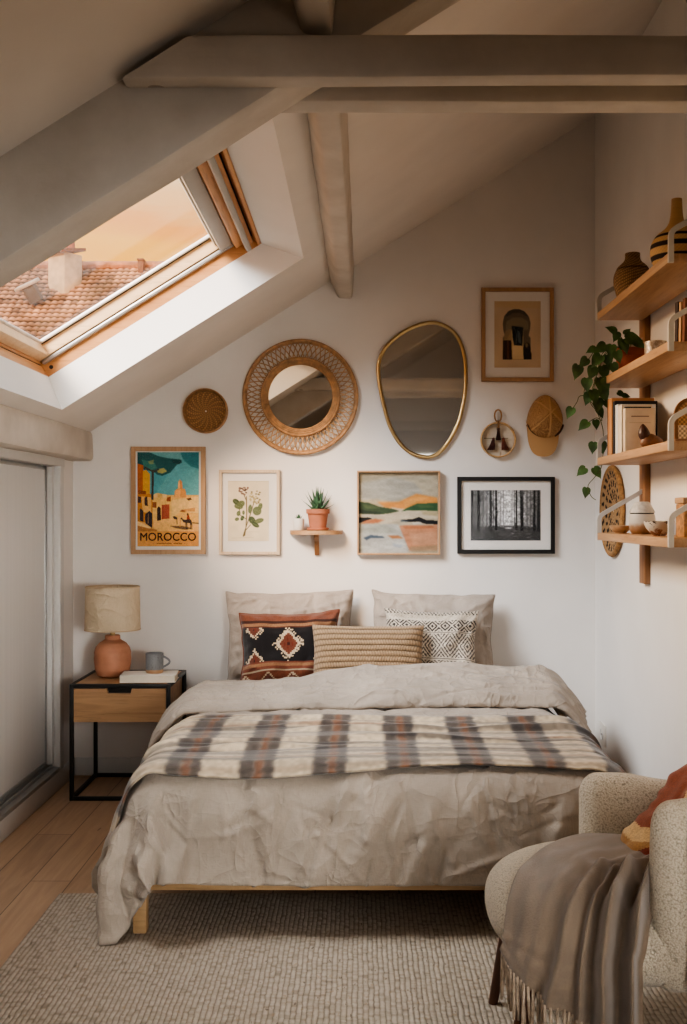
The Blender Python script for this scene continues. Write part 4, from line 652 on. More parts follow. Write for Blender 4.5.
    -1001, 40833, 5199, -512, 40805, 5198, -22, 40774, 5197, 467, 40735, 5196, 955, 40693, 5196, 1444, 40654, 5195, 1933, 40625, 5195, 2421, 40599, 5195, 2908, 40575, 5194, 3395, 40557, 5194,
    3883, 40547, 5195, 4369, 40545, 5195, 4856, 40554, 5194, 5343, 40575, 5194, 5829, 40604, 5194, 6316, 40635, 5194, 6804, 40670, 5195, 7292, 40710, 5199, 7770, 40748, 5114, 8169, 40781, 4840,
    8380, 40804, 4403, 8412, 40817, 3916, 8428, 40817, 3429, 8445, 40805, 2943, 8468, 40784, 2457, 8495, 40755, 1972, -7306, 40982, 2694, -7263, 40974, 3178, -7234, 40976, 3663, -7208, 40991, 4149,
    -7105, 41015, 4625, -6791, 41046, 4995, -6347, 41077, 5181, -5859, 41111, 5200, -5373, 41148, 5198, -4887, 41185, 5197, -4401, 41219, 5197, -3913, 41246, 5196, -3424, 41262, 5197, -2935, 41266, 5196,
    -2448, 41261, 5196, -1962, 41248, 5196, -1476, 41226, 5198, -989, 41197, 5199, -499, 41165, 5199, -9, 41130, 5197, 478, 41084, 5197, 964, 41035, 5195, 1449, 40990, 5195, 1937, 40959, 5195,
    2424, 40934, 5195, 2912, 40911, 5194, 3399, 40896, 5195, 3887, 40891, 5194, 4374, 40895, 5195, 4861, 40910, 5194, 5348, 40936, 5194, 5836, 40968, 5194, 6324, 41002, 5194, 6811, 41040, 5196,
    7297, 41079, 5199, 7773, 41115, 5105, 8170, 41144, 4833, 8382, 41161, 4393, 8412, 41167, 3906, 8428, 41160, 3420, 8443, 41142, 2935, 8467, 41116, 2451, 8497, 41083, 1967,
]

# ================================================================== THE SETTING
TAN, X0S, Z0S = .627, -1.335, 1.725
def slope_z(x): return Z0S+TAN*(x-X0S)
AL = math.atan(TAN); CA, SA = math.cos(AL), math.sin(AL)
def S(u, y, n): return Vector((X0S+CA*u-SA*n, y, Z0S+SA*u+CA*n))
YR = -.75                                                # rear wall behind the camera
bm = B(); box(bm, XL-.15, XR+.1, YR-.1, YB+.1, -.1, 0)
tag(fin('floor', bm, m_floor, smooth=False), 'oak plank floor running towards the head wall', kind='structure')
bm = B()
prism(bm, [(XL-.1, YB, 0), (XR, YB, 0), (XR, YB, slope_z(XR)), (XL-.1, YB, slope_z(XL-.1))], (0, .1, 0))
tag(fin('wall_back', bm, m_wall, smooth=False), 'white gable wall behind the bed head', kind='structure')
bm = B(); box(bm, XR, XR+.1, YR-.1, YB+.1, 0, 3.32)
tag(fin('wall_right', bm, m_wall, smooth=False), 'white wall on the right carrying the oak shelves', kind='structure')
bm = B()
prism(bm, [(XL-.1, YR, 0), (XR, YR, 0), (XR, YR, slope_z(XR)), (XL-.1, YR, slope_z(XL-.1))], (0, -.1, 0))
tag(fin('wall_rear', bm, m_wall, smooth=False), kind='structure')
bm = B()
box(bm, XL-.12, XL-.075, YR, YB, 0, 1.75)                # behind the sliding panels
box(bm, XL-.08, XL, 5.085, YB, 0, 1.72)                  # pier beside the door
box(bm, XL-.08, XL, YR, 5.085, 1.575, 1.72)
box(bm, XL-.08, XL, YR, 5.085, 0, .085)
tag(fin('wall_left', bm, m_wall, smooth=False), 'low white knee wall under the sloping ceiling', kind='structure')
# sloping ceiling with the skylight opening and its reveals
UA, UB, Y1, Y2 = .057, 1.288, 2.80, 4.62                 # opening in the ceiling
VA, VB, ND = .083, 1.168, .15                            # where the reveal meets the window frame
bm = B()
us = [-.14, UA, UB, 3.02]; ys = [YR-.05, Y1, Y2, YB+.05]
g = [[bm.verts.new(S(u, y, 0)) for y in ys] for u in us]
for i in range(3):
    for j in range(3):
        if not (i == 1 and j == 1): bm.faces.new((g[i][j], g[i+1][j], g[i+1][j+1], g[i][j+1]))
tag(fin('ceiling', bm, m_ceil, smooth=False), 'white sloping ceiling with a skylight opening', kind='structure')
bm = B()
a = [S(UA, Y1, 0), S(UB, Y1, 0), S(UB, Y2, 0), S(UA, Y2, 0)]; b = [S(VA, Y1, ND), S(VB, Y1, ND), S(VB, Y2, ND), S(VA, Y2, ND)]
c = [S(VA-.12, Y1-.12, ND), S(VB+.12, Y1-.12, ND), S(VB+.12, Y2+.12, ND), S(VA-.12, Y2+.12, ND)]
a, b, c = [[bm.verts.new(p) for p in q] for q in (a, b, c)]
for i in range(4):
    j = (i+1) % 4
    bm.faces.new((a[i], a[j], b[j], b[i])); bm.faces.new((b[i], b[j], c[j], c[i]))
tag(fin('trim_1', bm, m_reveal, smooth=False), 'white plaster reveal around the skylight', kind='structure')
# outer skin of the roof so no daylight leaks round the frame
bm = B()
us = [-.4, VA-.02, VB+.02, 3.2]; ys = [YR-.2, Y1-.02, Y2+.02, YB+.2]
g = [[bm.verts.new(S(u, y, .30)) for y in ys] for u in us]
for i in range(3):
    for j in range(3):
        if not (i == 1 and j == 1): bm.faces.new((g[i][j], g[i+1][j], g[i+1][j+1], g[i][j+1]))
tag(fin('trim_2', bm, plain('roof_felt', (90, 80, 74), .9), smooth=False), kind='structure')
# hewn beams
def beam(name, corners, d0, d1, label, nseg=40, amp=.006, seed=1, mat=m_beam, bev=.012):
    """corners: cross-section polygon (list of functions t->Vector) swept t=0..1"""
    nc = len(corners); rows = []; ax = (Vector(corners[0](1))-Vector(corners[0](0))).normalized()
    for i in range(nseg+1):
        t = i/nseg; row = []
        base = [Vector(c(t)) for c in corners]
        for k in range(nc):
            p0, p1, pm = base[k], base[(k+1) % nc], base[k-1]
            e1 = (p1-p0).normalized(); e0 = (pm-p0).normalized()
            row += [p0+e0*bev, p0+(e0+e1)*bev*.28, p0+e1*bev]
            for q in (.34, .67): row.append(p0.lerp(p1, q))
        rows.append(row)
    pts = np.array([[list(p) for p in r] for r in rows])
    for i in range(pts.shape[0]):
        for k in range(pts.shape[1]):
            v = Vector(pts[i, k]); v = v-ax*(v.dot(ax)*.72); n = noise.noise_vector(v*4+Vector((seed*7.1, 0, 0)))*amp+noise.noise_vector(v*15+Vector((seed, 3, 0)))*amp*.35
            pts[i, k] = pts[i, k]+np.array(n)
    me = gridmesh(name, pts, closed_u=True)
    bm = B(); bm.from_mesh(me); bpy.data.meshes.remove(me)
    for row in (0, nseg):
        lo = [v for v in bm.verts][row*pts.shape[1]:(row+1)*pts.shape[1]] if False else None
    bm.verts.ensure_lookup_table(); n = pts.shape[1]
    bm.faces.new([bm.verts[i] for i in range(n)]); bm.faces.new([bm.verts[nseg*n+i] for i in range(n)])
    return tag(fin(name, bm, mat, angle=40), label, kind='structure')
def lerp(a, b): a, b = Vector(a), Vector(b); return lambda t: a.lerp(b, t)
# principal rafter following the slope, y 2.31..2.45
rz = lambda x: 2.334+TAN*x
XA, XBm = XL+.02, XR-.005
beam('trim_3', [lerp((XA, 2.31, rz(XA)), (XBm, 2.31, rz(XBm))), lerp((XA, 2.455, rz(XA)), (XBm, 2.455, rz(XBm))),
     lerp((XA, 2.455, slope_z(XA)+.02), (XBm, 2.455, slope_z(XBm)+.02)), lerp((XA, 2.31, slope_z(XA)+.02), (XBm, 2.31, slope_z(XBm)+.02))],
     0, 1, 'white sloping rafter beam crossing in front of the skylight', 60, .007, 2)
# twin collar beams
def collar(name, y0, y1, z0, z1, label, seed, off=0):
    xe0, xe1 = (z0-Z0S)/TAN+X0S+.05+off, (z1-Z0S)/TAN+X0S+.05+off
    beam(name, [lerp((xe0, y0, z0), (XR-.003, y0, z0)), lerp((xe0, y1, z0), (XR-.003, y1, z0)), lerp((xe1, y1, z1), (XR-.003, y1, z1)), lerp((xe1, y0, z1), (XR-.003, y0, z1))], 0, 1, label, 50, .005, seed)
collar('trim_4', 2.245, 2.308, 2.219, 2.308, 'front white horizontal collar beam across the top', 3)
collar('trim_5', 2.458, 2.535, 2.248, 2.34, 'rear white horizontal collar beam behind the front one', 4, -.07)
# purlins
bl, br_, tl, tr = (-.108, 2.388), (-.04, 2.384), (-.152, 2.475), (-.03, 2.56)
def purl(name, y0, y1, dx, label, seed, sec=(bl, br_, tr, tl)):
    f = lambda p, w: lerp((p[0]-w*.0, y1, p[1]), (p[0]+dx, y0, p[1]))
    beam(name, [f(p, 0) for p in sec], 0, 1, label, 50, .007, seed)
purl('trim_6', 2.46, YB-.002, -.012, 'white purlin beam running from the head wall along the ceiling', 5)
purl('trim_7', YR, 2.305, -.03, 'white purlin beam overhead nearest the viewer', 6, ((-.125, 2.335), (-.06, 2.33), (-.05, 2.56), (-.17, 2.47)))
# wall plate above the sliding door
beam('trim_8', [lerp((-1.335, YR, 1.568), (-1.335, YB-.002, 1.568)), lerp((-1.335, YR, 1.722), (-1.335, YB-.002, 1.722)),
     lerp((XL-.02, YR, 1.69), (XL-.02, YB-.002, 1.69)), lerp((XL-.02, YR, 1.568), (XL-.02, YB-.002, 1.568))], 0, 1, 'rough white wall plate beam above the sliding door', 70, .006, 7, bev=.02)
# baseboards
bm = B(); box(bm, XL+.012, XR, YB-.012, YB, 0, .09, .003)
tag(fin('baseboard_back', bm, m_white), 'white baseboard along the head wall', kind='structure')
bm = B(); box(bm, XR-.012, XR, YR, YB-.012, 0, .09, .003)
tag(fin('baseboard_right', bm, m_white), 'white baseboard along the right wall', kind='structure')
bm = B(); box(bm, XL, XL+.012, YR, YB, 0, .088, .003)
tag(fin('baseboard_left', bm, m_white), 'white baseboard under the sliding door', kind='structure')

# sliding door of two frosted panels in the knee wall
d = thing('door_1', (XL, 3.2, .085), 'frosted sliding door with a pale frame in the left knee wall', kind='structure')
bm = B()
box(bm, XL-.02, XL+.014, 5.075, 5.135, .088, 1.531, .002); box(bm, XL-.02, XL+.017, YR, 5.138, 1.53, 1.585, .002)
box(bm, XL-.045, XL-.018, 5.05, 5.08, .12, 1.53, .002)
fin('door_frame', bm, m_white, d)
bm = B()
box(bm, XL-.06, XL+.012, YR, 5.08, .086, .105, .002); box(bm, XL-.025, XL-.018, YR, 5.06, .105, .118); box(bm, XL-.05, XL-.043, YR, 5.06, .105, .118)
fin('track', bm, m_alu, d)
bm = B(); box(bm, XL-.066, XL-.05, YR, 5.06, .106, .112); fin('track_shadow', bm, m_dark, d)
for i, (y0, y1, x) in enumerate(((4.24, 5.055, XL-.05), (2.2, 4.27, XL-.027))):
    bm = B(); box(bm, x-.008, x, y0+.014, y1-.014, .135, 1.512); pn = fin('frosted_panel', bm, m_frost, d, smooth=False)
    bm = B()
    for y in (y0, y1-.016): box(bm, x-.012, x+.004, y, y+.016, .118, 1.53, .002)
    box(bm, x-.012, x+.004, y0, y1, .118, .137, .002); box(bm, x-.012, x+.004, y0, y1, 1.512, 1.53, .002)
    fin('panel_frame', bm, m_alu, d)
# door in the rear wall, seen in the oval mirror
d = thing('door_2', (.55, YR, 0), 'plain pale door in the wall behind the viewer', kind='structure')
m_rdoor = plain('pale_door_paint', (168, 158, 144), .6, var=.02)
bm = B(); box(bm, .12, .98, YR, YR+.02, .005, 2.2, .003); fin('door_leaf', bm, m_rdoor, d)
bm = B(); box(bm, .03, .12, YR, YR+.035, 0, 2.2, .004); box(bm, .98, 1.07, YR, YR+.035, 0, 2.2, .004); box(bm, .03, 1.07, YR, YR+.035, 2.2, 2.3, .004)
fin('door_frame', bm, m_white, d)

# ------------------------------------------------------------------ skylight
w = thing('window_1', S(VA, Y2, ND), 'pine roof window with a pale blind cassette looking onto tiled roofs', kind='structure')
RS = Matrix(((CA, 0, -SA), (0, 1, 0), (SA, 0, CA))).to_4x4(); RS.translation = Vector((X0S, 0, Z0S))
def sbox(bm, u0, u1, y0, y1, n0, n1, bev=.003): box(bm, u0, u1, y0, y1, n0, n1, bev, M=RS)
FW = .055
bm = B(); sbox(bm, VA-FW, VB+FW, Y2, Y2+FW, ND-.001, ND+.15); sbox(bm, VA-FW, VB+FW, Y1-FW, Y1, ND-.001, ND+.15)
fin('frame_jamb', bm, m_pinex, w)
bm = B(); sbox(bm, VA-FW, VA, Y1, Y2, ND-.001, ND+.055); sbox(bm, VB, VB+FW, Y1, Y2, ND-.001, ND+.15)
sbox(bm, VA-FW, VA+.004, Y1, Y2, ND+.065, ND+.15)
fin('frame_rail', bm, m_pine, w)
bm = B(); sbox(bm, VA-FW, VA-.004, Y1, Y2, ND+.05, ND+.068, 0); sbox(bm, 1.138, 1.152, Y1+.01, Y2-.001, ND+.05, ND+.12, 0)  # dark strips filling the gaps between frame and sash
fin('gap_strip', bm, m_dark, w)
bm = B(); sbox(bm, 1.151, VB-.001, Y1+.001, Y2-.001, ND-.0005, ND+.13); fin('frame_head', bm, m_pine, w)
bm = B()   # grey rounded weather strip between frame and sash on the far jamb
sbox(bm, VA+.01, 1.07, Y2-.022, Y2+.002, ND+.052, ND+.072, .008)
fin('weather_strip', bm, m_alu, w)
bm = B(); sbox(bm, VA+.004, 1.07, Y2-.028, Y2-.002, ND+.073, ND+.128); sbox(bm, VA+.004, 1.07, Y1+.002, Y1+.05, ND+.073, ND+.128)
fin('sash_stile', bm, m_pinepale, w)
bm = B(); sbox(bm, VA+.006, .137, Y1+.01, Y2-.026, ND+.072, ND+.128)
fin('sash_bottom_rail', bm, m_pinepale, w)
bm = B(); sbox(bm, 1.062, 1.105, Y1+.01, Y2-.012, ND+.035, ND+.14); sbox(bm, 1.112, 1.14, Y1+.01, Y2-.012, ND+.02, ND+.14)
fin('sash_top_rail', bm, m_pine, w)
bm = B(); sbox(bm, 1.0, 1.06, Y1+.01, Y2-.028, ND+.055, ND+.132, .006); sbox(bm, .992, 1.004, Y1+.01, Y2-.03, ND+.09, ND+.132, .003)
fin('blind_cassette', bm, m_blind, w)
bm = B(); sbox(bm, 1.094, 1.119, Y1+.05, Y2-.035, ND-.012, ND+.018, .008)
fin('ventilation_bar', bm, m_blind, w)
bm = B(); sbox(bm, .137, 1.0, Y2-.034, Y2-.027, ND+.126, ND+.136, 0); fin('glazing_seal', bm, m_dark, w)
bm = B(); sbox(bm, .137, 1.0, Y2-.05, Y2-.033, ND+.128, ND+.142, .003); sbox(bm, .13, .147, Y1+.02, Y2-.033, ND+.128, ND+.140, .003)
fin('glazing_bead', bm, plain('pale_bead', (214, 212, 208), .4, .2, var=.02), w)
bm = B(); sbox(bm, .12, 1.03, Y1+.02, Y2-.02, ND+.142, ND+.146, 0); fin('pane', bm, m_glass, w, smooth=False)
bm = B(); lathe(bm, [(0, .004), (.008, .004), (.009, 0)], (0, 0, 0), 16, axis='Y')
for v in bm.verts: v.co = v.co+S(.115, Y2, ND+.03)+Vector((0, -.0, 0))
fin('screw_hole', bm, m_dark, w)

# ------------------------------------------------------------------ roofs outside
YRID, ZRID = 34.0, 1.3+247/1070*34
pitch = math.radians(40); L = 9.5; nx, nr = 46*6, 32*6
X_0, X_1 = -14.2, -3.4
xx = np.linspace(X_0, X_1, nx); dd = np.linspace(0, L, nr)
XX, DD = np.meshgrid(xx, dd)
row = DD/.26; fr = row-np.floor(row)
tw = .205; col_ = (XX+.0)/tw
h = .045*np.abs(np.cos(PI*col_))**.8+.05*fr+.02*fnoise(XX.shape, 30, 3)
pts = np.stack([XX+.02*fnoise(XX.shape, 60, 8), YRID-DD*math.cos(pitch)-h*math.sin(pitch), ZRID-DD*math.sin(pitch)+h*math.cos(pitch)+.03*np.sin(XX*.9)], -1)
tid = (np.floor(col_+.5).astype(int)*131+np.floor(row).astype(int)*977) % 4093
rt = np.random.RandomState(3).rand(4093, 3)
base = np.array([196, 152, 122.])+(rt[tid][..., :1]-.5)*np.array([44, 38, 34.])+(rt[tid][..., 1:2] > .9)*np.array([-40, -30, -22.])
base = base*(1-.6*(fr < .24))[..., None]*(.74+.26*np.abs(np.cos(PI*col_)))[..., None]*(1+.5*fnoise(XX.shape, 18, 12))[..., None]  # shade at tile rows and between the waves is painted into the colour
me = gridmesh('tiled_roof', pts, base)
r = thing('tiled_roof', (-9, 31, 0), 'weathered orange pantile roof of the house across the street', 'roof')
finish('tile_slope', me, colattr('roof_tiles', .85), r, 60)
bm = B()
for i in range(24): 
    x = X_0+.45*i; tube(bm, [(x, YRID, ZRID+.05), (x+.5, YRID, ZRID+.09)], [.16, .13], 10)
fin('ridge_tiles', bm, plain('ridge_tile', (186, 140, 116), .85, var=.2, vscale=3), r)
bm = B(); prism(bm, [(X_0, YRID, ZRID-.1), (X_0, YRID-L*math.cos(pitch), ZRID-L*math.sin(pitch)-.1), (X_0, YRID-L*math.cos(pitch), 0), (X_0, YRID, 0)], (X_1-X_0, 0, 0))
fin('house_wall', bm, plain('render', (206, 190, 168), .9), r, smooth=False)
c = thing('chimney', (-9.3, 32.6, 7.0), 'pale rendered chimney with a sloping cap on the tiled roof', 'chimney')
M = Matrix.Translation((-9.12, 33.1, 0)) @ Matrix.Rotation(math.radians(-32), 4, 'Z')
bm = B(); box(bm, -.36, .36, -.36, .36, 7.1, 9.35, .02, M=M); fin('stack', bm, plain('chimney_render', (206, 190, 166), .9, var=.12, vscale=2, bump=.4, bscale=12), c)
bm = B(); prism(bm, [M @ Vector((-.42, y, z)) for y, z in ((-.5, 9.30), (.46, 9.5), (.46, 9.6), (-.5, 9.4))], M.to_3x3() @ Vector((.84, 0, 0))); fin('cap', bm, plain('chimney_cap', (128, 92, 74), .9, var=.15), c)
bm = B(); lathe(bm, [(0, 9.5), (.14, 9.5), (.12, 10.1), (.1, 10.1), (.1, 9.9), (0, 9.9)], (-8.95, 33.1, 0), 14); fin('chimney_pot', bm, m_terra, c)
c = thing('chimney', (-6.9, 33.6, 8.9), 'small distant brick chimney on the roof ridge', 'chimney')
bm = B(); box(bm, -6.98, -6.81, 33.6, 33.85, 8.9, 9.30, .01); box(bm, -7.0, -6.79, 33.57, 33.88, 9.30, 9.36, .01); fin('stack', bm, plain('brick_chimney', (140, 106, 94), .9, var=.15), c)
c = thing('roof_vent', (-10.4, 31.6, 7.4), 'pale grey metal vent hood low on the tiled roof', 'roof vent')
M = Matrix.Translation((-9.9, 31.9, 8.12)) @ Matrix.Rotation(math.radians(-25), 4, 'Y') @ Matrix.Rotation(math.radians(20), 4, 'X')
bm = B(); box(bm, -.36, .36, -.3, .3, 0, .1, .03, M=M); fin('hood', bm, plain('zinc', (200, 196, 192), .5, .2), c)
bm = B(); box(bm, -.16, .2, -.25, .3, -.5, 0, .01, M=M); fin('duct', bm, plain('dark_zinc', (96, 86, 80), .6), c)

# ================================================================== RUG, BED AND BEDDING
bm = B(); box(bm, -1.025, 1.10, 1.2, 3.645, .0005, .013, .005, seg=2)
o = fin('rug', bm, m_rug); tag(o, 'thick cream and grey woven wool rug under the bed foot', 'rug')

bed = thing('bed', (.05, 4.3, .013), 'low oak bed frame with square legs under the linen duvet', 'bed')
bm = B(); box(bm, -.69, .80, 3.297, 3.322, .143, .190, .003); fin('foot_rail', bm, m_bed, bed)
bm = B(); box(bm, -.70, .80, 5.27, 5.295, .143, .205, .003); fin('head_rail', bm, m_bed, bed)
for x in (-.70, .775):
    bm = B(); box(bm, x, x+.025, 3.3, 5.27, .143, .205, .003); fin('side_rail', bm, m_bed, bed)
for x, y in ((-.698, 3.285), (.76, 3.285), (-.702, 5.255), (.76, 5.255)):
    bm = B(); box(bm, x, x+.042, y, y+.042, .0135 if y < 4 else 0, .2, .004); fin('leg', bm, m_bed, bed)
bm = B()
for i in range(14): box(bm, -.675, .775, 3.34+i*.14, 3.40+i*.14, .160, .175, .002)
fin('slats', bm, m_bed, bed)
bm = B(); box(bm, -.665, .77, 3.345, 5.26, .178, .452, .07, seg=5)
tag(fin('mattress', bm, plain('mattress_ticking', (214, 208, 198), .9)), 'pale mattress lying in the oak bed frame under the duvet', 'mattress')

dv = drape(DUVET_DRAPE, 36, 40)
uv = np.stack(np.meshgrid(np.linspace(0, 2.24, 40), np.linspace(0, 2.09, 36)), -1)
dv = up2(up2(up2(dv))); uv = up2(up2(up2(uv)))
n = normals(dv); n *= np.sign(n[140, 150, 2])
h = creases(uv, 520, 3, (.06, .26), (.005, .011), (.003, .008))+creases(uv, 150, 4, (.12, .45), (.014, .030), (.006, .013), (.7, 2.4))
h += .006*fnoise(h.shape, 16, 5)+.010*fnoise(h.shape, 7, 6)
hang = np.clip((.46-dv[..., 2])/.08, 0, 1)
h *= (.55+.75*hang)
corner = np.clip((-.60-dv[..., 0])/.06, 0, 1)*np.clip((3.75-dv[..., 1])/.2, 0, 1)
h += hang*creases(uv, 120, 9, (.10, .3), (.008, .018), (.006, .014), (.9, 2.3))
h *= 1-.7*corner
dv = dv+n*(h[..., None]+.004); dv[..., 2] = np.maximum(dv[..., 2], .036)
low = np.sin(PI*np.clip((.48-dv[..., 2])/.46, 0, 1))
dv[..., 0] -= .055*low*np.clip((-.58-dv[..., 0])/.16, 0, 1)*np.clip((3.95-dv[..., 1])/.5, 0, 1); dv[..., 1] -= .02*low*np.clip((3.40-dv[..., 1])/.1, 0, 1)
me = solid(dv*1.0, .02, 'duvet'); 
duv = finish('duvet', me, m_linen, None, 180)
tag(duv, 'crumpled oatmeal linen duvet hanging over the foot of the bed', 'duvet')
# the head end of the duvet is turned back in a thick soft roll
nu, nv = 260, 120
U, V = np.meshgrid(np.linspace(0, 1, nu), np.linspace(0, 1, nv))
X = -.86+1.83*U
front = 4.36+.05*np.sin(X*2.2+.4)-.06*np.clip((-.35-X)/.5, 0, 1)
Y = front+(5.06-front)*V
crest = .055+.055*np.clip((X+.55)/.8, 0, 1)**1.2-.03*np.clip((X-.5)/.4, 0, 1)
prof = np.clip(np.sin(PI*np.clip(V, 0, 1)**.75), 0, 1)**.75
Z = .508+crest*prof
dl = np.clip((-.70-X)/.16, 0, 1); dr = np.clip((X-.80)/.17, 0, 1)
Z = Z-.13*dl**1.6-.17*dr**1.6-.02*dl
X = X+.02*np.sin(3*Y)*dl
pts = np.stack([X, Y, Z], -1); uvf = np.stack([X, Y*1.3], -1)
Zr = .034*np.exp(-((V-.42-.15*(U-.5)-.05*np.sin(U*9))/.07)**2)*np.clip((U-.2)/.2, 0, 1)
h = creases(uvf, 150, 21, (.10, .5), (.006, .018), (.004, .012), (-.5, .5))+.018*fnoise(X.shape, 9, 22)+.008*fnoise(X.shape, 20, 23)+Zr
n = normals(pts); n *= np.sign(n[60, 130, 2]); pts = pts+n*h[..., None]
fold = finish('turned_back_fold', solid(pts, .018, 'turned_back_fold'), m_linen, duv, 180)

# plaid blanket
pl = drape(PLAID_DRAPE, 23, 43)
pu = np.stack(np.meshgrid(np.linspace(-.92, 1.10, 43), np.linspace(0, .98, 23)), -1)
pl = up2(up2(up2(pl))); pu = up2(up2(up2(pu)))
n = normals(pl); n *= np.sign(n[80, 160, 2])
qx, qy = pu[..., 0], pu[..., 1]
def pleat(c0, w, a, x0, x1): return a*np.exp(-((qy-c0)/w)**2)/(1+np.exp(-(qx-x0)/.06))/(1+np.exp((qx-x1)/.06))
pl = pl+n*(pleat(.40+.035*np.sin(qx*3), .022, .020, -.8, .3)+pleat(.62+.05*qx, .025, .017, -.2, .8)+pleat(.72-.04*qx, .03, .016, -.75, .15)+pleat(.86, .03, .016, -.5, .9))[..., None]
pl = pl+n*(.013+.004*fnoise(pl.shape[:2], 14, 31)+creases(pu, 34, 33, (.3, .9), (.010, .022), (.005, .011), (-.2, .2)))[..., None]
def plaid_col(x, y, wob):
    x = x+wob*.006; y = y+wob*.005
    cream = np.array([180, 163, 138.]); dark = np.array([58, 52, 49.]); rust = np.array([98, 62, 43.]); tan = np.array([140, 120, 98.]); grey = np.array([98, 92, 88.])
    ph = (x+.09+.1125) % .225-.1125
    def ss(d, w, s=.005): return (1/(1+np.exp(np.clip((np.abs(d)-w)/s*2, -40, 40))))[..., None]
    warp = cream+0*x[..., None]
    warp = warp+(grey-warp)*ss(ph, .054); warp = warp+(dark-warp)*ss(ph+.030, .019); warp = warp+(dark-warp)*ss(ph-.034, .014)
    warp = warp+(rust-warp)*ss(ph-.007, .012)
    weft = cream+0*x[..., None]
    for c0, w, cc, k in ((.03, .012, tan, .7), (.10, .02, dark, .6), (.135, .008, rust, .5), (.20, .022, grey, .8), (.245, .012, grey, .9), (.33, .018, dark, .6), (.43, .030, dark, .85), (.475, .010, rust, .6), (.56, .014, grey, .6), (.65, .03, dark, .7), (.70, .01, rust, .6), (.79, .02, dark, .5), (.88, .022, grey, .8), (.95, .012, tan, .8)):
        weft = weft+(cc-weft)*ss(y-c0, w)*k
    inb = ss(ph, .056)
    return (cream+.84*(warp-cream))*(cream+.70*(weft-cream))/cream
wob = fnoise(pl.shape[:2], 120, 35)*2
pc = plaid_col(pu[..., 0], pu[..., 1], wob)*(1+.22*fnoise(pl.shape[:2], 160, 36)+.12*fnoise(pl.shape[:2], 40, 37, .3))[..., None]
me = solid(pl, .007, 'plaid_blanket'); setcol(me, np.concatenate([pc.reshape(-1, 3)]*2))
tag(finish('plaid_blanket', me, m_wool, None, 180), 'cream, charcoal and rust plaid wool blanket spread across the duvet', 'blanket')

# pillows and cushions
def pillow(name, W, H, T, base, lean, yaw, roll, mat, label, cat='cushion', colf=None, dispf=None, nu=110, nv=90, pinch=.05, ncr=24, seed=1, camp=(.002, .006), grp=None, piping=None, lumps=.02, face=1.0):
    u = np.linspace(-1, 1, nu); v = np.linspace(-1, 1, nv)
    u = np.sign(u)*np.abs(u)**.85; v = np.sign(v)*np.abs(v)**.85
    U, V = np.meshgrid(u, v)
    t = T/2*(np.clip((1-np.abs(U)**3.2)*(1-np.abs(V)**3.2), 0, 1))**.52
    x = W/2*U*(1-pinch*(1-V**2)); z = H/2*V*(1-pinch*1.1*(1-U**2))
    edge = np.clip((1-np.maximum(np.abs(U), np.abs(V)))/.12, 0, 1)
    xy = np.stack([x, z], -1)
    ex = np.where(np.ones_like(U) > 0, 1, 0)*edge
    ew = .5*lumps*np.sqrt(W*H); x = x+ew*(fnoise(U.shape, 9, seed+81)*np.abs(U)**3); z = z+ew*(fnoise(U.shape, 9, seed+82)*np.abs(V)**3)
    parts = []; cols = []
    wav = lumps*.5*fnoise(U.shape, 5, seed+50)
    for side in (-1, 1):
        h = creases(xy, ncr, seed*7+side, (.06, .22), (.006, .016), camp)+lumps*fnoise(U.shape, 7, seed+side)
        # seam puckers
        th = np.arctan2(V, U); h += .006*np.sin(th*23+seed)*np.exp(-((1-np.maximum(np.abs(U), np.abs(V)))/.16)**2)*(ncr > 0)
        tt = t+h*ex
        if dispf is not None: tt = tt+dispf((U+1)/2, (1-V)/2)*ex
        p = np.stack([x, side*tt*(face if side < 0 else 1), z+H/2+0*x], -1); p[..., 1] += wav*(1-edge*.5)
        if side > 0: p = p[:, ::-1]
        parts.append(p)
        if colf is not None: cols.append(colf((U+1)/2 if side < 0 else (1-(U[:, ::-1]+1)/2), (1-V)/2))
    M = Matrix.Translation(base) @ Matrix.Rotation(yaw, 4, 'Z') @ Matrix.Rotation(-lean, 4, 'X') @ Matrix.Rotation(roll, 4, 'Y')
    A = np.array(M)
    def tr(p): return p @ A[:3, :3].T+A[:3, 3]
    m1 = [gridmesh(name, tr(p), c if colf is not None else None) for p, c in zip(parts, cols or [None, None])]
    bm = B()
    for k in m1: bm.from_mesh(k)
    for k in m1: bpy.data.meshes.remove(k)
    bmesh.ops.remove_doubles(bm, verts=bm.verts, dist=1e-5)
    o = fin(name, bm, mat, None, 180)
    tag(o, label, cat, grp)
    if piping:
        r, pm = piping
        loop = [(x[0, i], 0+wav[0, i], z[0, i]) for i in range(nu)]+[(x[i, -1], wav[i, -1], z[i, -1]) for i in range(1, nv)]+[(x[-1, i], wav[-1, i], z[-1, i]) for i in range(nu-2, -1, -1)]+[(x[i, 0], wav[i, 0], z[i, 0]) for i in range(nv-2, 0, -1)]
        b2 = B(); tube(b2, [M @ Vector((a, b, c+H/2)) for a, b, c in loop], r, 6, closed=True); fin('seam_piping', b2, pm, o, 180)
    return o, M
pillow('bed_pillow', .625, .458, .19, (-.333, 5.165, .480), .24, .03, math.radians(-1.2), m_pillow, 'pale linen pillow leaning on the wall behind the kilim cushion', 'pillow', pinch=.06, ncr=70, seed=3, camp=(.003, .009), lumps=.035, grp='linen bed pillows', piping=(.0035, m_pillow))
pillow('bed_pillow', .60, .45, .19, (.348, 5.165, .480), .24, -.03, math.radians(1.6), m_pillow, 'pale linen pillow leaning on the wall behind the black and white cushion', 'pillow', pinch=.06, ncr=70, seed=9, camp=(.003, .009), lumps=.035, grp='linen bed pillows', piping=(.0035, m_pillow))
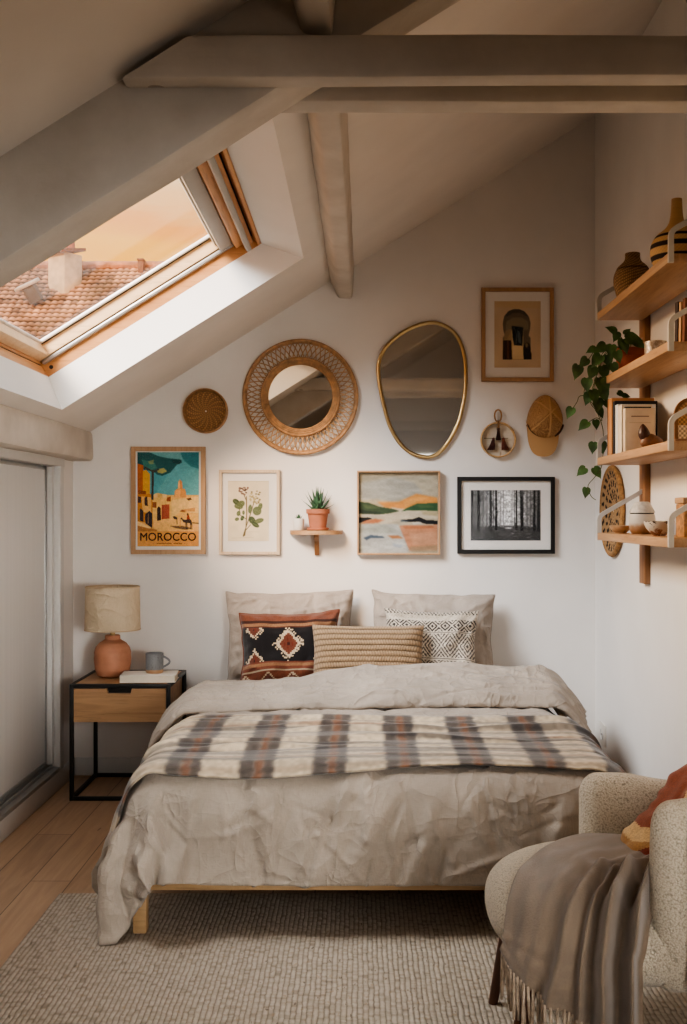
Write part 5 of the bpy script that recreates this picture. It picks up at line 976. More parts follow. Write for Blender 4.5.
BLK, RUST, CRM, TAN_ = np.array([28, 24, 24.]), np.array([106, 58, 42.]), np.array([188, 168, 140.]), np.array([136, 98, 70.])
def kilim(u, v):
    q = 62; u = np.floor(u*q)/q+.5/q; v = np.floor(v*q*.8)/(q*.8)+.5/(q*.8)      # stepped like a weave
    c = BLK+0*u[..., None]
    def put(mask, col): c[mask] = col
    put(v < .13, np.array([112, 66, 48.])); put((v > .13) & (v < .155), np.array([60, 34, 26.])); put((v >= .155) & (v < .205), TAN_); put((v >= .205) & (v < .225), RUST*.7)
    put((v > .68) & (v < .70), RUST); put((v >= .70) & (v < .745), TAN_); put((v >= .745) & (v < .785), np.array([112, 62, 44.])); put((v >= .785) & (v < .81), CRM*.85); put(v >= .81, np.array([104, 56, 36.]))
    for cu, cv, s in ((.5, .445, 1.0), (.14, .25, .62), (.14, .66, .62), (.86, .25, .62), (.86, .66, .62)):
        d = np.abs(u-cu)/.145/s+np.abs(v-cv)/.205/s
        fld = (v > .225) & (v < .68)
        teeth = (np.sin((u-cu)*2*PI/.045)*np.sin((v-cv)*2*PI/.06) > .05)
        put(fld & (d < 1.22) & (d > .9) & teeth, CRM)
        put(fld & (d < .95), CRM); put(fld & (d < .74), RUST if s == 1 else RUST*.9); put(fld & (d < .42) & (np.sin(u*210) > .3), np.array([104, 44, 30.])); put(fld & (d < .16), np.array([62, 30, 24.]))
    for cu in (.05, .29, .53, .77, 1.0):
        d = np.abs(u-cu)/.10+np.abs(v-.93)/.11
        put((v > .81) & (d < 1), CRM*.9); put((v > .81) & (d < .75), RUST*.8); put((v > .81) & (d < .35), BLK)
    return c*(1+.25*(nrs.rand(*u.shape)-.5))[..., None]
pillow('kilim_cushion', .475, .375, .19, (-.325, 4.965, .484), .30, .02, math.radians(-1.5), m_woven, 'black and rust kilim cushion with a cream diamond motif', colf=kilim, nu=240, nv=190, pinch=.09, ncr=16, lumps=.03, seed=5, piping=(.004, plain('rust_piping', (112, 58, 36), .9)))
def bw(u, v):
    q = 120; u = np.floor(u*q)/q; v = np.floor(v*100)/100
    crm, drk = np.array([190, 178, 161.]), np.array([58, 53, 50.])
    c = crm+0*u[..., None]
    def dia(n, m, v0, k, th):
        a = np.abs((u*n) % 1-.5)*2+np.abs(((v-v0)*m) % 1-.5)*2
        return np.sin(a*k) > th
    m1 = (v > .14) & (v < .30); c[m1 & dia(7, 6.2, .14, 11, -.15)] = drk
    m2 = (v > .325) & (v < .64); c[m2 & dia(5, 3.2, .325, 17, .05)] = drk*1.35
    m3 = (v > .67) & (v < .84); c[m3 & dia(7, 6, .67, 11, -.15)] = drk
    c[(v > .645) & (v < .655)] = drk*1.5; c[(v > .305) & (v < .315)] = drk*1.5
    c[(v < .07) & (np.sin(u*170+np.sin(v*90)*2) > .25)] = drk
    c[(v > .86) & (np.sin(v*200) > .55)] = crm*.82
    return c*(1+.3*(nrs.rand(*u.shape)-.5))[..., None]
pillow('patterned_cushion', .445, .385, .19, (.328, 4.975, .484), .30, -.02, math.radians(1.5), m_woven, 'black and white diamond patterned cushion with tufted bands', colf=bw, dispf=lambda u, v: .004*((v > .86) | (v < .12))*np.sin(u*200)*np.sin(v*160), nu=260, nv=220, pinch=.08, ncr=14, lumps=.03, seed=6)
def knit_k(u, v):
    r = v*12; f = r-np.floor(r)-.5
    st = np.abs(np.sin((u*40+.5*np.floor(r)+.55*np.sign(np.sin(r*PI))*f)*PI))
    return np.clip(np.cos(f*PI), 0, 1)**.5*(.5+.5*st**.7)
def knit_d(u, v): return .008*knit_k(u, v)
def knit_c(u, v):
    k = knit_k(u, v)
    return np.array([80, 63, 47.])+(np.array([158, 132, 102.])-np.array([80, 63, 47.]))*np.clip(k*1.2, 0, 1)[..., None]
pillow('knitted_cushion', .515, .325, .16, (.035, 4.815, .488), .34, 0, math.radians(.3), m_knit, 'chunky ochre knitted lumbar cushion in front of the others', colf=knit_c, dispf=knit_d, nu=380, nv=260, pinch=.05, ncr=0, seed=8, lumps=.012)

# ================================================================== NIGHTSTAND AND LAMP
nx0, nx1, ny0, ny1 = -1.322, -.864, 4.866, 5.325
ns = thing('nightstand', ((nx0+nx1)/2, (ny0+ny1)/2, 0), 'oak nightstand with a drawer in an open black steel frame', 'nightstand')
bt = .0175
for x in (nx0, nx1-bt):
    for y in (ny0, ny1-bt):
        bm = B(); box(bm, x, x+bt, y, y+bt, 0, .53, .0015); fin('leg', bm, m_black, ns)
for z in (.0, .5125):
    for y in (ny0, ny1-bt):
        bm = B(); box(bm, nx0+bt, nx1-bt, y, y+bt, z, z+bt, .0015); fin('frame_rail', bm, m_black, ns)
    for x in (nx0, nx1-bt):
        bm = B(); box(bm, x, x+bt, ny0+bt, ny1-bt, z, z+bt, .0015); fin('frame_rail', bm, m_black, ns)
bm = B(); box(bm, nx0+bt, nx1-bt, ny0+bt, ny1-bt, .513, .527, .001); fin('top', bm, m_oakx, ns)
bm = B(); box(bm, nx0+bt, nx0+bt+.012, ny0+bt, ny1-bt, .36, .512); box(bm, nx1-bt-.012, nx1-bt, ny0+bt, ny1-bt, .36, .512); box(bm, nx0+bt, nx1-bt, ny0+bt+.01, ny1-bt, .36, .372); box(bm, nx0+bt, nx1-bt, ny1-bt-.012, ny1-bt, .36, .512)
fin('case', bm, m_oakx, ns)
bm = B(); hx0, hx1 = -1.152, -1.038; fy = ny0+.002
prism(bm, [(nx0+bt+.002, fy, .358), (nx1-bt-.002, fy, .358), (nx1-bt-.002, fy, .510), (hx1, fy, .510), (hx1-.006, fy, .488), (hx0+.006, fy, .488), (hx0, fy, .510), (nx0+bt+.002, fy, .510)], (0, .016, 0))
dr = fin('drawer', bm, m_oakx, ns, smooth=False)
bm = B(); box(bm, hx0-.004, hx1+.004, fy+.017, fy+.03, .48, .512); fin('cutout_shade', bm, m_dark, dr)  # dark block behind the cutout, standing in for the shade inside

lc = (-1.186, 5.13)
lamp = thing('table_lamp', (lc[0], lc[1], .53), 'terracotta table lamp with a beige drum shade on the nightstand', 'lamp')
prof = [(0, .5305), (.066, .5305), (.074, .536), (.083, .565), (.087, .61), (.0865, .645), (.080, .668), (.064, .688), (.044, .700), (.036, .706), (.036, .722), (.033, .725), (0, .725)]
fine = []
for (r0, z0), (r1, z1) in zip(prof, prof[1:]):
    for k in range(6):
        t = k/6; r = r0+(r1-r0)*t; z = z0+(z1-z0)*t
        if .55 < z < .69: r += .0007*math.sin(z*900)
        fine.append((r, z))
fine.append(prof[-1])
bm = B(); lathe(bm, fine, (lc[0], lc[1], 0), 56); fin('ceramic_base', bm, plain('lamp_terracotta', (182, 128, 100), .6, var=.05, vscale=16, bump=.1, bscale=60), lamp)
bm = B(); lathe(bm, [(.012, .72), (.012, .79), (.018, .79), (.018, .83), (0, .83)], (lc[0], lc[1], 0), 16)
for k in range(3):
    a = k*2*PI/3; tube(bm, [(lc[0], lc[1], .775), (lc[0]+.124*math.cos(a), lc[1]+.124*math.sin(a), .775)], .002, 6)
fin('lamp_socket', bm, m_brass, lamp)
bm = B(); lathe(bm, [(.1315, .750), (.1275, .958), (.1255, .958), (.1295, .750), (.1315, .750)], (lc[0], lc[1], 0), 64); 
sh = fin('lamp_shade', bm, linen('shade_linen', (206, 188, 160), .03, .9, .05), lamp, 50)
m_trimc = plain('shade_trim_cloth', (188, 168, 140), .9)
for r, z in ((.1312, .752), (.1272, .956)):
    bm = B(); tube(bm, [(lc[0]+r*math.cos(a*2*PI/64), lc[1]+r*math.sin(a*2*PI/64), z) for a in range(64)], .003, 6, closed=True); fin('shade_trim', bm, m_trimc, sh)

# book and mug
MB_ = Matrix.Translation((-.978, 4.985, .5305)) @ Matrix.Scale(1.12, 4, (1, 0, 0)) @ Matrix.Rotation(math.radians(4), 4, 'Z')
bk = thing('book', (-.978, 4.985, .53), 'thick cream hardback lying on the nightstand under the mug', 'book')
bm = B(); box(bm, -.112, .108, -.075, .072, .003, .030, 0, M=MB_); fin('pages', bm, m_paper, bk, smooth=False)
bm = B(); box(bm, -.116, .112, -.079, .076, 0, .003, .001, M=MB_); box(bm, -.116, .112, -.079, .076, .030, .034, .001, M=MB_); box(bm, -.116, -.112, -.079, .076, 0, .034, .001, M=MB_)
fin('cover', bm, plain('cream_cover', (222, 214, 202), .6, var=.02), bk)
mc = Vector((-.957, 4.985, .566))
mg = thing('mug', mc, 'blue-grey stoneware mug standing on the book', 'mug')
bm = B(); lathe(bm, [(0, 0), (.038, 0), (.040, .004), (.041, .020), (.042, .09), (.0405, .092), (.0385, .09), (.037, .012), (0, .010)], mc, 40)
t = NT('mug_glaze'); sx = t.add('ShaderNodeSeparateXYZ'); t.link(t.coords(), sx.inputs[0]); nn = t.noise(t.coords(), 160, 2)
cc = t.mix(lin((120, 122, 124)), lin((74, 76, 78)), t.math('MULTIPLY', t.math('GREATER_THAN', nn, .62), .6))
cc = t.mix(lin((176, 136, 100)), cc, t.math('GREATER_THAN', t.math('ADD', sx.outputs['Z'], t.math('MULTIPLY', nn, .006)), .019)); t.setc(cc); t.b.inputs['Roughness'].default_value = .4
fin('cup', bm, t.m, mg)
bm = B(); tube(bm, [mc+Vector((.040+.03*math.sin(PI*k/12)*1.0, 0, .076-.050*k/12)) for k in range(13)], .0048, 8); fin('handle', bm, t.m, mg)

# ================================================================== PICTURES AND THINGS ON THE HEAD WALL
class Canvas:
    """a small painted picture: polygons, brush strokes and grain over a grid in (x, y) paper units"""
    def __init__(s, x0, y0, x1, y1, n=150, bg=(200, 200, 200)):
        s.x0, s.y0, s.x1, s.y1 = x0, y0, x1, y1
        s.nu = n; s.nv = int(n*(y1-y0)/(x1-x0))
        s.X, s.Y = np.meshgrid(np.linspace(x0, x1, s.nu), np.linspace(y0, y1, s.nv))
        s.c = np.zeros((s.nv, s.nu, 3))+np.array(bg, float)
        s.px = (x1-x0)/n
    def mask(s, pts, soft=0):
        pts = np.array(pts, float); inside = np.zeros(s.X.shape, bool); n = len(pts)
        for i in range(n):
            (ax, ay), (bx, by) = pts[i], pts[(i+1) % n]
            if ay == by: continue
            inside ^= ((ay > s.Y) != (by > s.Y)) & (s.X < (bx-ax)*(s.Y-ay)/(by-ay)+ax)
        m = inside.astype(float)
        for _ in range(soft):
            m = (m+np.roll(m, 1, 0)+np.roll(m, -1, 0)+np.roll(m, 1, 1)+np.roll(m, -1, 1))/5
        return m
    def poly(s, col, pts, a=1, soft=0):
        m = s.mask(pts, soft)[..., None]*a; s.c = s.c*(1-m)+np.array(col, float)*m
    def ell(s, col, cx, cy, rx, ry, a=1, soft=.0, rot=0):
        dx, dy = s.X-cx, s.Y-cy; x = dx*math.cos(rot)+dy*math.sin(rot); y = -dx*math.sin(rot)+dy*math.cos(rot)
        d = np.sqrt((x/rx)**2+(y/ry)**2)
        m = (np.clip((1-d)/soft, 0, 1) if soft else (d < 1).astype(float))[..., None]*a
        s.c = s.c*(1-m)+np.array(col, float)*m
    def line(s, col, pts, w, a=1):
        pts = np.array(pts, float)
        m = np.zeros(s.X.shape)
        for p, q in zip(pts, pts[1:]):
            d = q-p; L = (d**2).sum()+1e-9
            t = np.clip(((s.X-p[0])*d[0]+(s.Y-p[1])*d[1])/L, 0, 1)
            m = np.maximum(m, np.clip(1.2-np.hypot(s.X-p[0]-t*d[0], s.Y-p[1]-t*d[1])/w, 0, 1))
        m = np.clip(m*2, 0, 1)[..., None]*a; s.c = s.c*(1-m)+np.array(col, float)*m
    def grain(s, k, f=60, seed=1, asp=1.0): s.c *= (1+k*fnoise(s.X.shape, f, seed, asp))[..., None]
def put_canvas(name, cv, x0, x1, z0, z1, y, parent, mat=None):
    U = (cv.X-cv.x0)/(cv.x1-cv.x0); V = (cv.Y-cv.y0)/(cv.y1-cv.y0)
    pts = np.stack([x0+(x1-x0)*U, np.full_like(U, y), z1-(z1-z0)*V], -1)
    return finish(name, gridmesh(name, pts, cv.c), mat or m_print, parent, 180)
def picture(name, label, px, fw, dep, fmat, art_px, cv, board=True, glazed=True, gap=.004, artname='print'):
    """px: frame rectangle on the head wall in photo units (5 mm each)"""
    x0, z1, x1, z0 = wx(px[0]), wz(px[1]), wx(px[2]), wz(px[3]); yb = YB-gap; yf = yb-dep
    th = thing(name, ((x0+x1)/2, yb, z0), label, 'picture')
    for (a, b, c, d_) in (((x0, z0), (x1, z0), (x1-fw, z0+fw), (x0+fw, z0+fw)), ((x0, z1), (x0+fw, z1-fw), (x1-fw, z1-fw), (x1, z1)), ((x0, z0), (x0+fw, z0+fw), (x0+fw, z1-fw), (x0, z1)), ((x1, z0), (x1, z1), (x1-fw, z1-fw), (x1-fw, z0+fw))):
        pass
    bm = B()
    o = [(x0, z0), (x1, z0), (x1, z1), (x0, z1)]; i_ = [(x0+fw, z0+fw), (x1-fw, z0+fw), (x1-fw, z1-fw), (x0+fw, z1-fw)]; bv = .0015
    def ring(pts, y): return [bm.verts.new((p[0], y, p[1])) for p in pts]
    def inset(pts, k):
        s = (1, 1), (-1, 1), (-1, -1), (1, -1)
        return [(p[0]+a*k, p[1]+b*k) for p, (a, b) in zip(pts, s)]
    rs = [ring(o, yb), ring(o, yf+bv), ring(inset(o, bv), yf), ring(inset(i_, -bv), yf), ring(i_, yf+bv), ring(i_, yb)]
    for a, b in zip(rs, rs[1:]+rs[:1]):
        for k in range(4): bm.faces.new((a[k], a[(k+1) % 4], b[(k+1) % 4], b[k]))
    fin('frame', bm, fmat, th, 25)
    ymb = yb-dep*.45
    bm = B(); box(bm, x0+fw-.002, x1-fw+.002, ymb, yb-.001, z0+fw-.002, z1-fw+.002)
    fin('mount' if board else 'stretcher', bm, m_mat_board, th, smooth=False)
    ar = put_canvas(artname, cv, wx(art_px[0]), wx(art_px[2]), wz(art_px[3]), wz(art_px[1]), ymb-.0012, th)
    if glazed:
        bm = B(); box(bm, x0+fw, x1-fw, ymb-.006, ymb-.0045, z0+fw, z1-fw); fin('glass_pane', bm, m_glaze, th, smooth=False)
    return th, ymb

# travel poster ----------------------------------------------------
c = Canvas(100, 95, 568, 812, 190, (86, 158, 166))
c.poly((112, 176, 178), [(230, 120), (420, 95), (470, 160), (520, 200), (568, 230), (568, 420), (230, 420), (330, 270)], .55, 6)
c.poly((52, 122, 128), [(420, 95), (568, 95), (568, 222), (510, 205), (455, 160)], .9, 2)
c.poly((112, 168, 170), [(180, 95), (430, 95), (440, 150), (330, 150), (250, 120)], .8, 3)
c.poly((38, 92, 92), [(100, 95), (190, 95), (260, 125), (330, 140), (430, 150), (440, 175), (400, 190), (350, 250), (290, 275), (250, 265), (215, 235), (160, 235), (100, 190)], 1, 1)
c.poly((70, 130, 118), [(130, 150), (230, 175), (250, 215), (210, 235), (150, 205)], .8, 1)
c.poly((196, 176, 96), [(245, 225), (300, 215), (325, 240), (290, 258), (255, 250)], .8, 1); c.poly((176, 168, 100), [(180, 165), (225, 150), (222, 185), (190, 185)], .6, 1)
c.poly((28, 68, 70), [(360, 150), (440, 158), (420, 185), (370, 178)], .8, 1)
c.poly((222, 168, 98), [(100, 420), (568, 420), (568, 812), (100, 812)])
c.poly((228, 178, 104), [(225, 425), (255, 405), (300, 415), (330, 425), (380, 420), (385, 440), (470, 430), (568, 425), (568, 640), (225, 640)])
c.poly((240, 200, 136), [(225, 415), (250, 405), (255, 440), (225, 450)]); c.poly((240, 204, 140), [(290, 412), (325, 418), (325, 440), (290, 440)])
c.poly((214, 146, 82), [(380, 440), (385, 390), (405, 372), (460, 372), (470, 400), (472, 440)]); c.poly((232, 166, 98), [(385, 440), (390, 392), (408, 376), (430, 376), (425, 440)])
c.poly((210, 140, 84), [(408, 372), (410, 320), (424, 302), (440, 320), (444, 372)]); c.poly((236, 182, 116), [(410, 372), (412, 322), (424, 306), (424, 372)])
c.poly((236, 196, 128), [(360, 460), (568, 432), (568, 560), (430, 545), (360, 600)], 1, 1)
c.poly((96, 62, 42), [(470, 448), (505, 440), (515, 455), (490, 464)]); c.poly((150, 92, 54), [(420, 545), (440, 530), (470, 540), (460, 552)]); c.poly((200, 134, 76), [(450, 530), (540, 515), (540, 545), (460, 548)], .7)
c.poly((176, 96, 44), [(100, 180), (145, 195), (150, 420), (100, 420)]); c.poly((214, 160, 60), [(140, 240), (165, 228), (195, 260), (195, 420), (140, 420)])
c.poly((196, 128, 60), [(100, 400), (215, 415), (215, 640), (100, 620)]); c.poly((226, 176, 100), [(130, 430), (205, 440), (205, 560), (140, 550)])
c.poly((140, 78, 40), [(105, 385), (165, 390), (165, 415), (105, 412)]); c.poly((74, 50, 44), [(152, 440), (175, 430), (180, 505), (155, 500)]); c.poly((70, 48, 42), [(104, 430), (128, 435), (128, 480), (104, 480)])
c.poly((58, 48, 50), [(120, 520), (145, 540), (146, 625), (118, 615)]); c.poly((54, 46, 50), [(158, 570), (190, 540), (212, 560), (212, 672), (160, 635)]); c.poly((150, 112, 72), [(180, 560), (186, 560), (184, 640), (178, 640)])
c.poly((236, 190, 112), [(215, 440), (360, 440), (360, 620), (230, 640), (215, 600)], .9); c.poly((150, 86, 46), [(215, 475), (245, 475), (245, 520), (215, 515)])
c.poly((182, 92, 66), [(285, 495), (345, 490), (345, 600), (285, 605)]); c.poly((150, 70, 50), [(285, 495), (300, 494), (300, 604), (285, 605)], .6)
c.poly((64, 44, 42), [(250, 520), (262, 505), (276, 520), (280, 612), (250, 620)]); c.poly((160, 82, 44), [(325, 440), (355, 430), (355, 470), (320, 468)])
c.poly((66, 64, 56), [(208, 230), (226, 225), (222, 460), (206, 455)]); c.line((66, 64, 56), [(216, 250), (260, 225)], 6); c.line((66, 64, 56), [(212, 240), (160, 210)], 6)
c.poly((236, 186, 116), [(225, 620), (420, 590), (568, 640), (568, 700), (225, 690)], .8, 2)
c.poly((140, 82, 46), [(100, 655), (190, 670), (250, 685), (250, 700), (100, 700)], .6, 2); c.poly((240, 206, 140), [(100, 620), (200, 665), (200, 678), (100, 650)], .8, 1)
c.poly((96, 74, 56), [(345, 655), (440, 655), (520, 672), (470, 686), (390, 672)], .8, 1)
cam_ = (62, 48, 44)
c.poly(cam_, [(425, 598), (440, 590), (446, 606), (468, 608), (492, 600), (510, 610), (516, 640), (508, 645), (498, 635), (470, 632), (452, 630), (440, 612)])
for x in (468, 476, 503, 512): c.line(cam_, [(x, 625), (x+3, 680)], 3)
c.line((214, 150, 84), [(428, 602), (424, 660)], 3); c.poly((140, 52, 36), [(474, 606), (480, 566), (492, 570), (500, 605)]); c.ell((72, 44, 36), 483, 566, 7, 8)
c.poly((86, 66, 56), [(368, 585), (382, 580), (404, 592), (404, 608), (378, 602)]); c.line((86, 66, 56), [(400, 600), (402, 640)], 3); c.line((86, 66, 56), [(520, 632), (565, 636)], 4)
c.poly((216, 150, 84), [(100, 698), (568, 698), (568, 812), (100, 812)], .75, 1)
for i, x in enumerate(np.linspace(252, 432, 15)):
    if i not in (9,): c.line((110, 66, 40), [(x-3.4, 790-4*(i % 2)), (x+2.6, 790)], 3.2, .8)
for x in (220, 460): c.ell((130, 80, 48), x, 789, 3, 3)
c.grain(.10, 90, 4); c.grain(.08, 30, 5)
th, ym = picture('travel_poster', 'framed teal and orange travel poster reading MOROCCO', (132, 447, 206, 554), .022, .024, m_oakframe, (138.1, 452.4, 199.4, 546.4), c)
fc = bpy.data.curves.new('lettering', 'FONT'); fc.body = 'MOROCCO'; fc.align_x = 'CENTER'; fc.size = 1; fc.offset = .0; fc.space_character = 1.02
fo = bpy.data.objects.new('lettering', fc); COL.objects.link(fo)
dg = bpy.context.evaluated_depsgraph_get(); fm = bpy.data.meshes.new_from_object(fo.evaluated_get(dg)); bpy.data.objects.remove(fo); bpy.data.curves.remove(fc)
co = np.array([v.co for v in fm.vertices]); wL = co[:, 0].max()-co[:, 0].min(); hL = co[:, 1].max()-co[:, 1].min()
gx0, gx1 = 138.1+(122-100)/468*61.3, 138.1+(545-100)/468*61.3; gz0, gz1 = 452.4+(708-95)/717*94, 452.4+(768-95)/717*94
for v in fm.vertices:
    a, b = (v.co.x-co[:, 0].min())/wL, (v.co.y-co[:, 1].min())/hL
    v.co = Vector((wx(gx0+(gx1-gx0)*a), ym-.0024, wz(gz1+(gz0-gz1)*b)))
bmL = B()
for ddx, ddz in ((0, 0), (.0009, 0), (-.0009, 0), (0, .0008), (0, -.0008), (.0007, .0006), (-.0007, -.0006)):
    fm.transform(Matrix.Translation((ddx, 0, ddz))); bmL.from_mesh(fm); fm.transform(Matrix.Translation((-ddx, 0, -ddz)))
bmL.to_mesh(fm); bmL.free()
finish('lettering', fm, plain('poster_ink', (70, 40, 28), .8), th, smooth=False)

# botanical print ---------------------------------------------------
c = Canvas(90, 103, 290, 397, 130, (214, 200, 172))
c.grain(.06, 8, 2); c.line((176, 160, 130), [(92, 105), (288, 105)], 2, .4)
g1, g2 = (66, 80, 54), (92, 102, 70)
c.line((104, 92, 64), [(172, 370), (178, 330), (182, 260), (180, 180)], 2.6); c.line((104, 92, 64), [(178, 330), (205, 250), (222, 190)], 2.2); c.line((104, 92, 64), [(176, 345), (200, 318)], 2); c.line((104, 92, 64), [(180, 290), (150, 270), (142, 220)], 2); c.line((104, 92, 64), [(180, 200), (166, 165)], 2); c.line((104, 92, 64), [(166, 372), (176, 340)], 4)
for x, y, rx, ry, r in ((130, 205, 17, 12, .6), (155, 215, 17, 14, -.5), (142, 228, 20, 12, .2), (142, 262, 9, 12, .2), (134, 290, 10, 8, -.3), (160, 285, 8, 12, .4), (208, 295, 14, 18, -.5), (242, 298, 22, 11, -.3), (225, 318, 18, 10, .5), (198, 240, 9, 20, .1), (232, 250, 20, 20, .4), (248, 228, 10, 16, .3), (166, 258, 6, 10, 0)):
    c.ell(g1 if (x+y) % 2 else g2, x, y, rx*1.2, ry*1.2, .95, .2, r); c.line((140, 146, 104), [(x-rx*.7*math.cos(r), y-rx*.7*math.sin(r)), (x+rx*.7*math.cos(r), y+rx*.7*math.sin(r))], 1, .5)
for k in range(26): c.ell((122, 96, 82) if k % 3 else (88, 66, 58), 166+rnd.uniform(-22, 22), 152+rnd.uniform(-18, 20), 6, 5, .9, .3)
for k in range(34): c.ell(((176, 160, 116), (146, 132, 90), (112, 104, 70))[k % 3], 222+rnd.uniform(-24, 26), 180+rnd.uniform(-30, 34), 6, 5, .9, .3)
c.line((150, 136, 108), [(180, 352), (240, 352)], 1.2, .4); c.line((150, 136, 108), [(110, 382), (215, 380)], 1.2, .4)
picture('botanical_print', 'botanical plant print on aged paper in a pale maple frame', (219.5, 470, 280, 554.5), .015, .020, m_lightframe, (228.3, 481, 269.1, 541), c)

# abstract landscape --------------------------------------------------
c = Canvas(68, 58, 622, 615, 150, (186, 178, 156))
def brush(col, pts, soft=3, a=.9): c.poly(col, pts, a, soft)
brush((196, 186, 162), [(68, 58), (622, 58), (622, 200), (68, 260)], 4); brush((168, 160, 136), [(68, 58), (400, 58), (260, 110), (68, 150)], 8, .6); brush((176, 176, 168), [(68, 130), (320, 90), (460, 130), (520, 200), (300, 260), (68, 260)], 8, .8)
brush((206, 184, 140), [(68, 250), (200, 240), (330, 265), (300, 310), (68, 310)], 4, .5)
brush((226, 150, 72), [(195, 262), (350, 260), (470, 205), (622, 232), (622, 285), (480, 290), (360, 320), (250, 300)], 5); brush((236, 172, 96), [(380, 262), (470, 222), (560, 235), (470, 262), (390, 300)], 4, .8)
brush((206, 196, 172), [(300, 300), (380, 312), (622, 330), (622, 380), (360, 390), (220, 420), (200, 370), (260, 330)], 3)
brush((64, 82, 58), [(68, 262), (130, 265), (210, 295), (300, 308), (355, 325), (280, 342), (200, 352), (68, 345)], 2, 1); brush((44, 56, 46), [(68, 310), (130, 325), (190, 330), (250, 340), (140, 350), (68, 345)], 2, .8); brush((96, 112, 76), [(90, 280), (160, 285), (220, 305), (120, 308)], 3, .7)
brush((52, 88, 58), [(365, 328), (400, 305), (480, 272), (622, 270), (622, 325), (480, 322), (420, 320)], 2, 1); brush((84, 112, 68), [(460, 285), (560, 282), (600, 300), (500, 305)], 3, .6)
brush((176, 162, 120), [(500, 325), (622, 328), (622, 360), (520, 350)], 4, .7); brush((196, 188, 170), [(68, 345), (230, 352), (200, 375), (68, 375)], 3)
brush((28, 26, 28), [(68, 372), (130, 368), (165, 378), (100, 400), (68, 408)], 1, 1); brush((192, 116, 76), [(110, 392), (180, 378), (250, 386), (200, 408), (80, 415)], 3, .9)
brush((24, 24, 28), [(360, 385), (440, 382), (490, 366), (540, 388), (622, 392), (622, 418), (540, 415), (480, 398), (420, 402)], 1, 1); brush((70, 88, 104), [(358, 386), (430, 388), (400, 402), (360, 400)], 2, .7)
brush((196, 134, 100), [(350, 425), (622, 420), (622, 600), (420, 600), (370, 500)], 4); brush((180, 112, 76), [(360, 425), (580, 425), (600, 445), (400, 450)], 4, .8); brush((206, 160, 128), [(420, 480), (622, 470), (622, 560), (450, 560)], 8, .6); brush((150, 140, 112), [(420, 575), (622, 560), (622, 615), (440, 615)], 5, .6)
brush((186, 190, 186), [(68, 420), (340, 415), (380, 500), (420, 600), (400, 615), (68, 615)], 4); brush((164, 170, 160), [(68, 420), (240, 420), (340, 460), (260, 480), (68, 470)], 6, .7); brush((206, 208, 204), [(160, 540), (380, 530), (410, 610), (140, 612)], 6, .8)
brush((66, 84, 104), [(100, 510), (150, 490), (240, 500), (250, 512), (150, 512), (120, 528)], 2, .9); brush((170, 110, 66), [(268, 495), (350, 495), (380, 515), (300, 515)], 3, .9); brush((150, 168, 190), [(300, 545), (380, 560), (360, 580), (310, 570)], 4, .5); brush((210, 204, 196), [(440, 405), (500, 398), (510, 415), (450, 418)], 2, .8)
c.c *= .80; c.grain(.14, 26, 5, .35); c.grain(.08, 100, 6, .5)
picture('abstract_painting', 'abstract landscape painting in a thin oak tray frame', (357, 471, 439.5, 554.5), .0085, .042, m_oakframe, (358.9, 472.6, 437.6, 552.8), c, board=False, glazed=False, artname='canvas')

# forest photograph ----------------------------------------------------
c = Canvas(127, 126, 563, 440, 170, (120, 120, 120))
d2 = (np.abs(c.X-358)/150)**1.3
c.c = (60+165*np.exp(-d2)*np.exp(-np.clip((c.Y-340)/60, 0, 9)**2))[..., None]*np.ones(3)
c.c *= (1+.5*fnoise(c.X.shape, 28, 3)+.35*fnoise(c.X.shape, 60, 4))[..., None]
c.poly((60, 60, 60), [(127, 355), (340, 345), (563, 355), (563, 440), (127, 440)], .85, 4)
for x, w, t in ((138, 8, 30), (176, 13, 18), (158, 4, 70), (205, 5, 84), (228, 4, 90), (252, 11, 46), (268, 4, 60), (286, 9, 20), (312, 3, 110), (332, 3, 120), (346, 2, 160), (385, 3, 120), (400, 4, 80), (412, 8, 34), (440, 10, 22), (452, 5, 30), (478, 5, 90), (500, 4, 88), (524, 10, 28), (550, 11, 34), (540, 3, 60)):
    b = 350+w*3; c.poly((t, t, t), [(x-w*.55, 126), (x+w*.55, 126), (x+w*.85+(6 if x == 440 else 0), b), (x-w*.85+(6 if x == 440 else 0), b)], .94, 1)
for k in range(160):
    x, y = rnd.uniform(127, 563), rnd.uniform(126, 340); t = rnd.choice((40, 60, 150)); c.ell((t, t, t), x, y, rnd.uniform(4, 12), rnd.uniform(2, 5), .3, .6, rnd.uniform(-.6, .6))
for k in range(120):
    x, y = rnd.uniform(127, 563), rnd.uniform(352, 440); t = rnd.choice((28, 46, 100, 128)); c.ell((t, t, t), x, y, rnd.uniform(6, 22), rnd.uniform(1.5, 4), .5, .6)
c.ell((190, 190, 190), 362, 362, 32, 8, .8, .6); c.grain(.3, 110, 9)
picture('forest_photograph', 'black and white forest photograph in a black frame', (457, 477, 554, 553.5), .020, .026, plain('black_frame', (16, 15, 15), .4, var=.05), (470.3, 490.2, 540.1, 540.5), c)

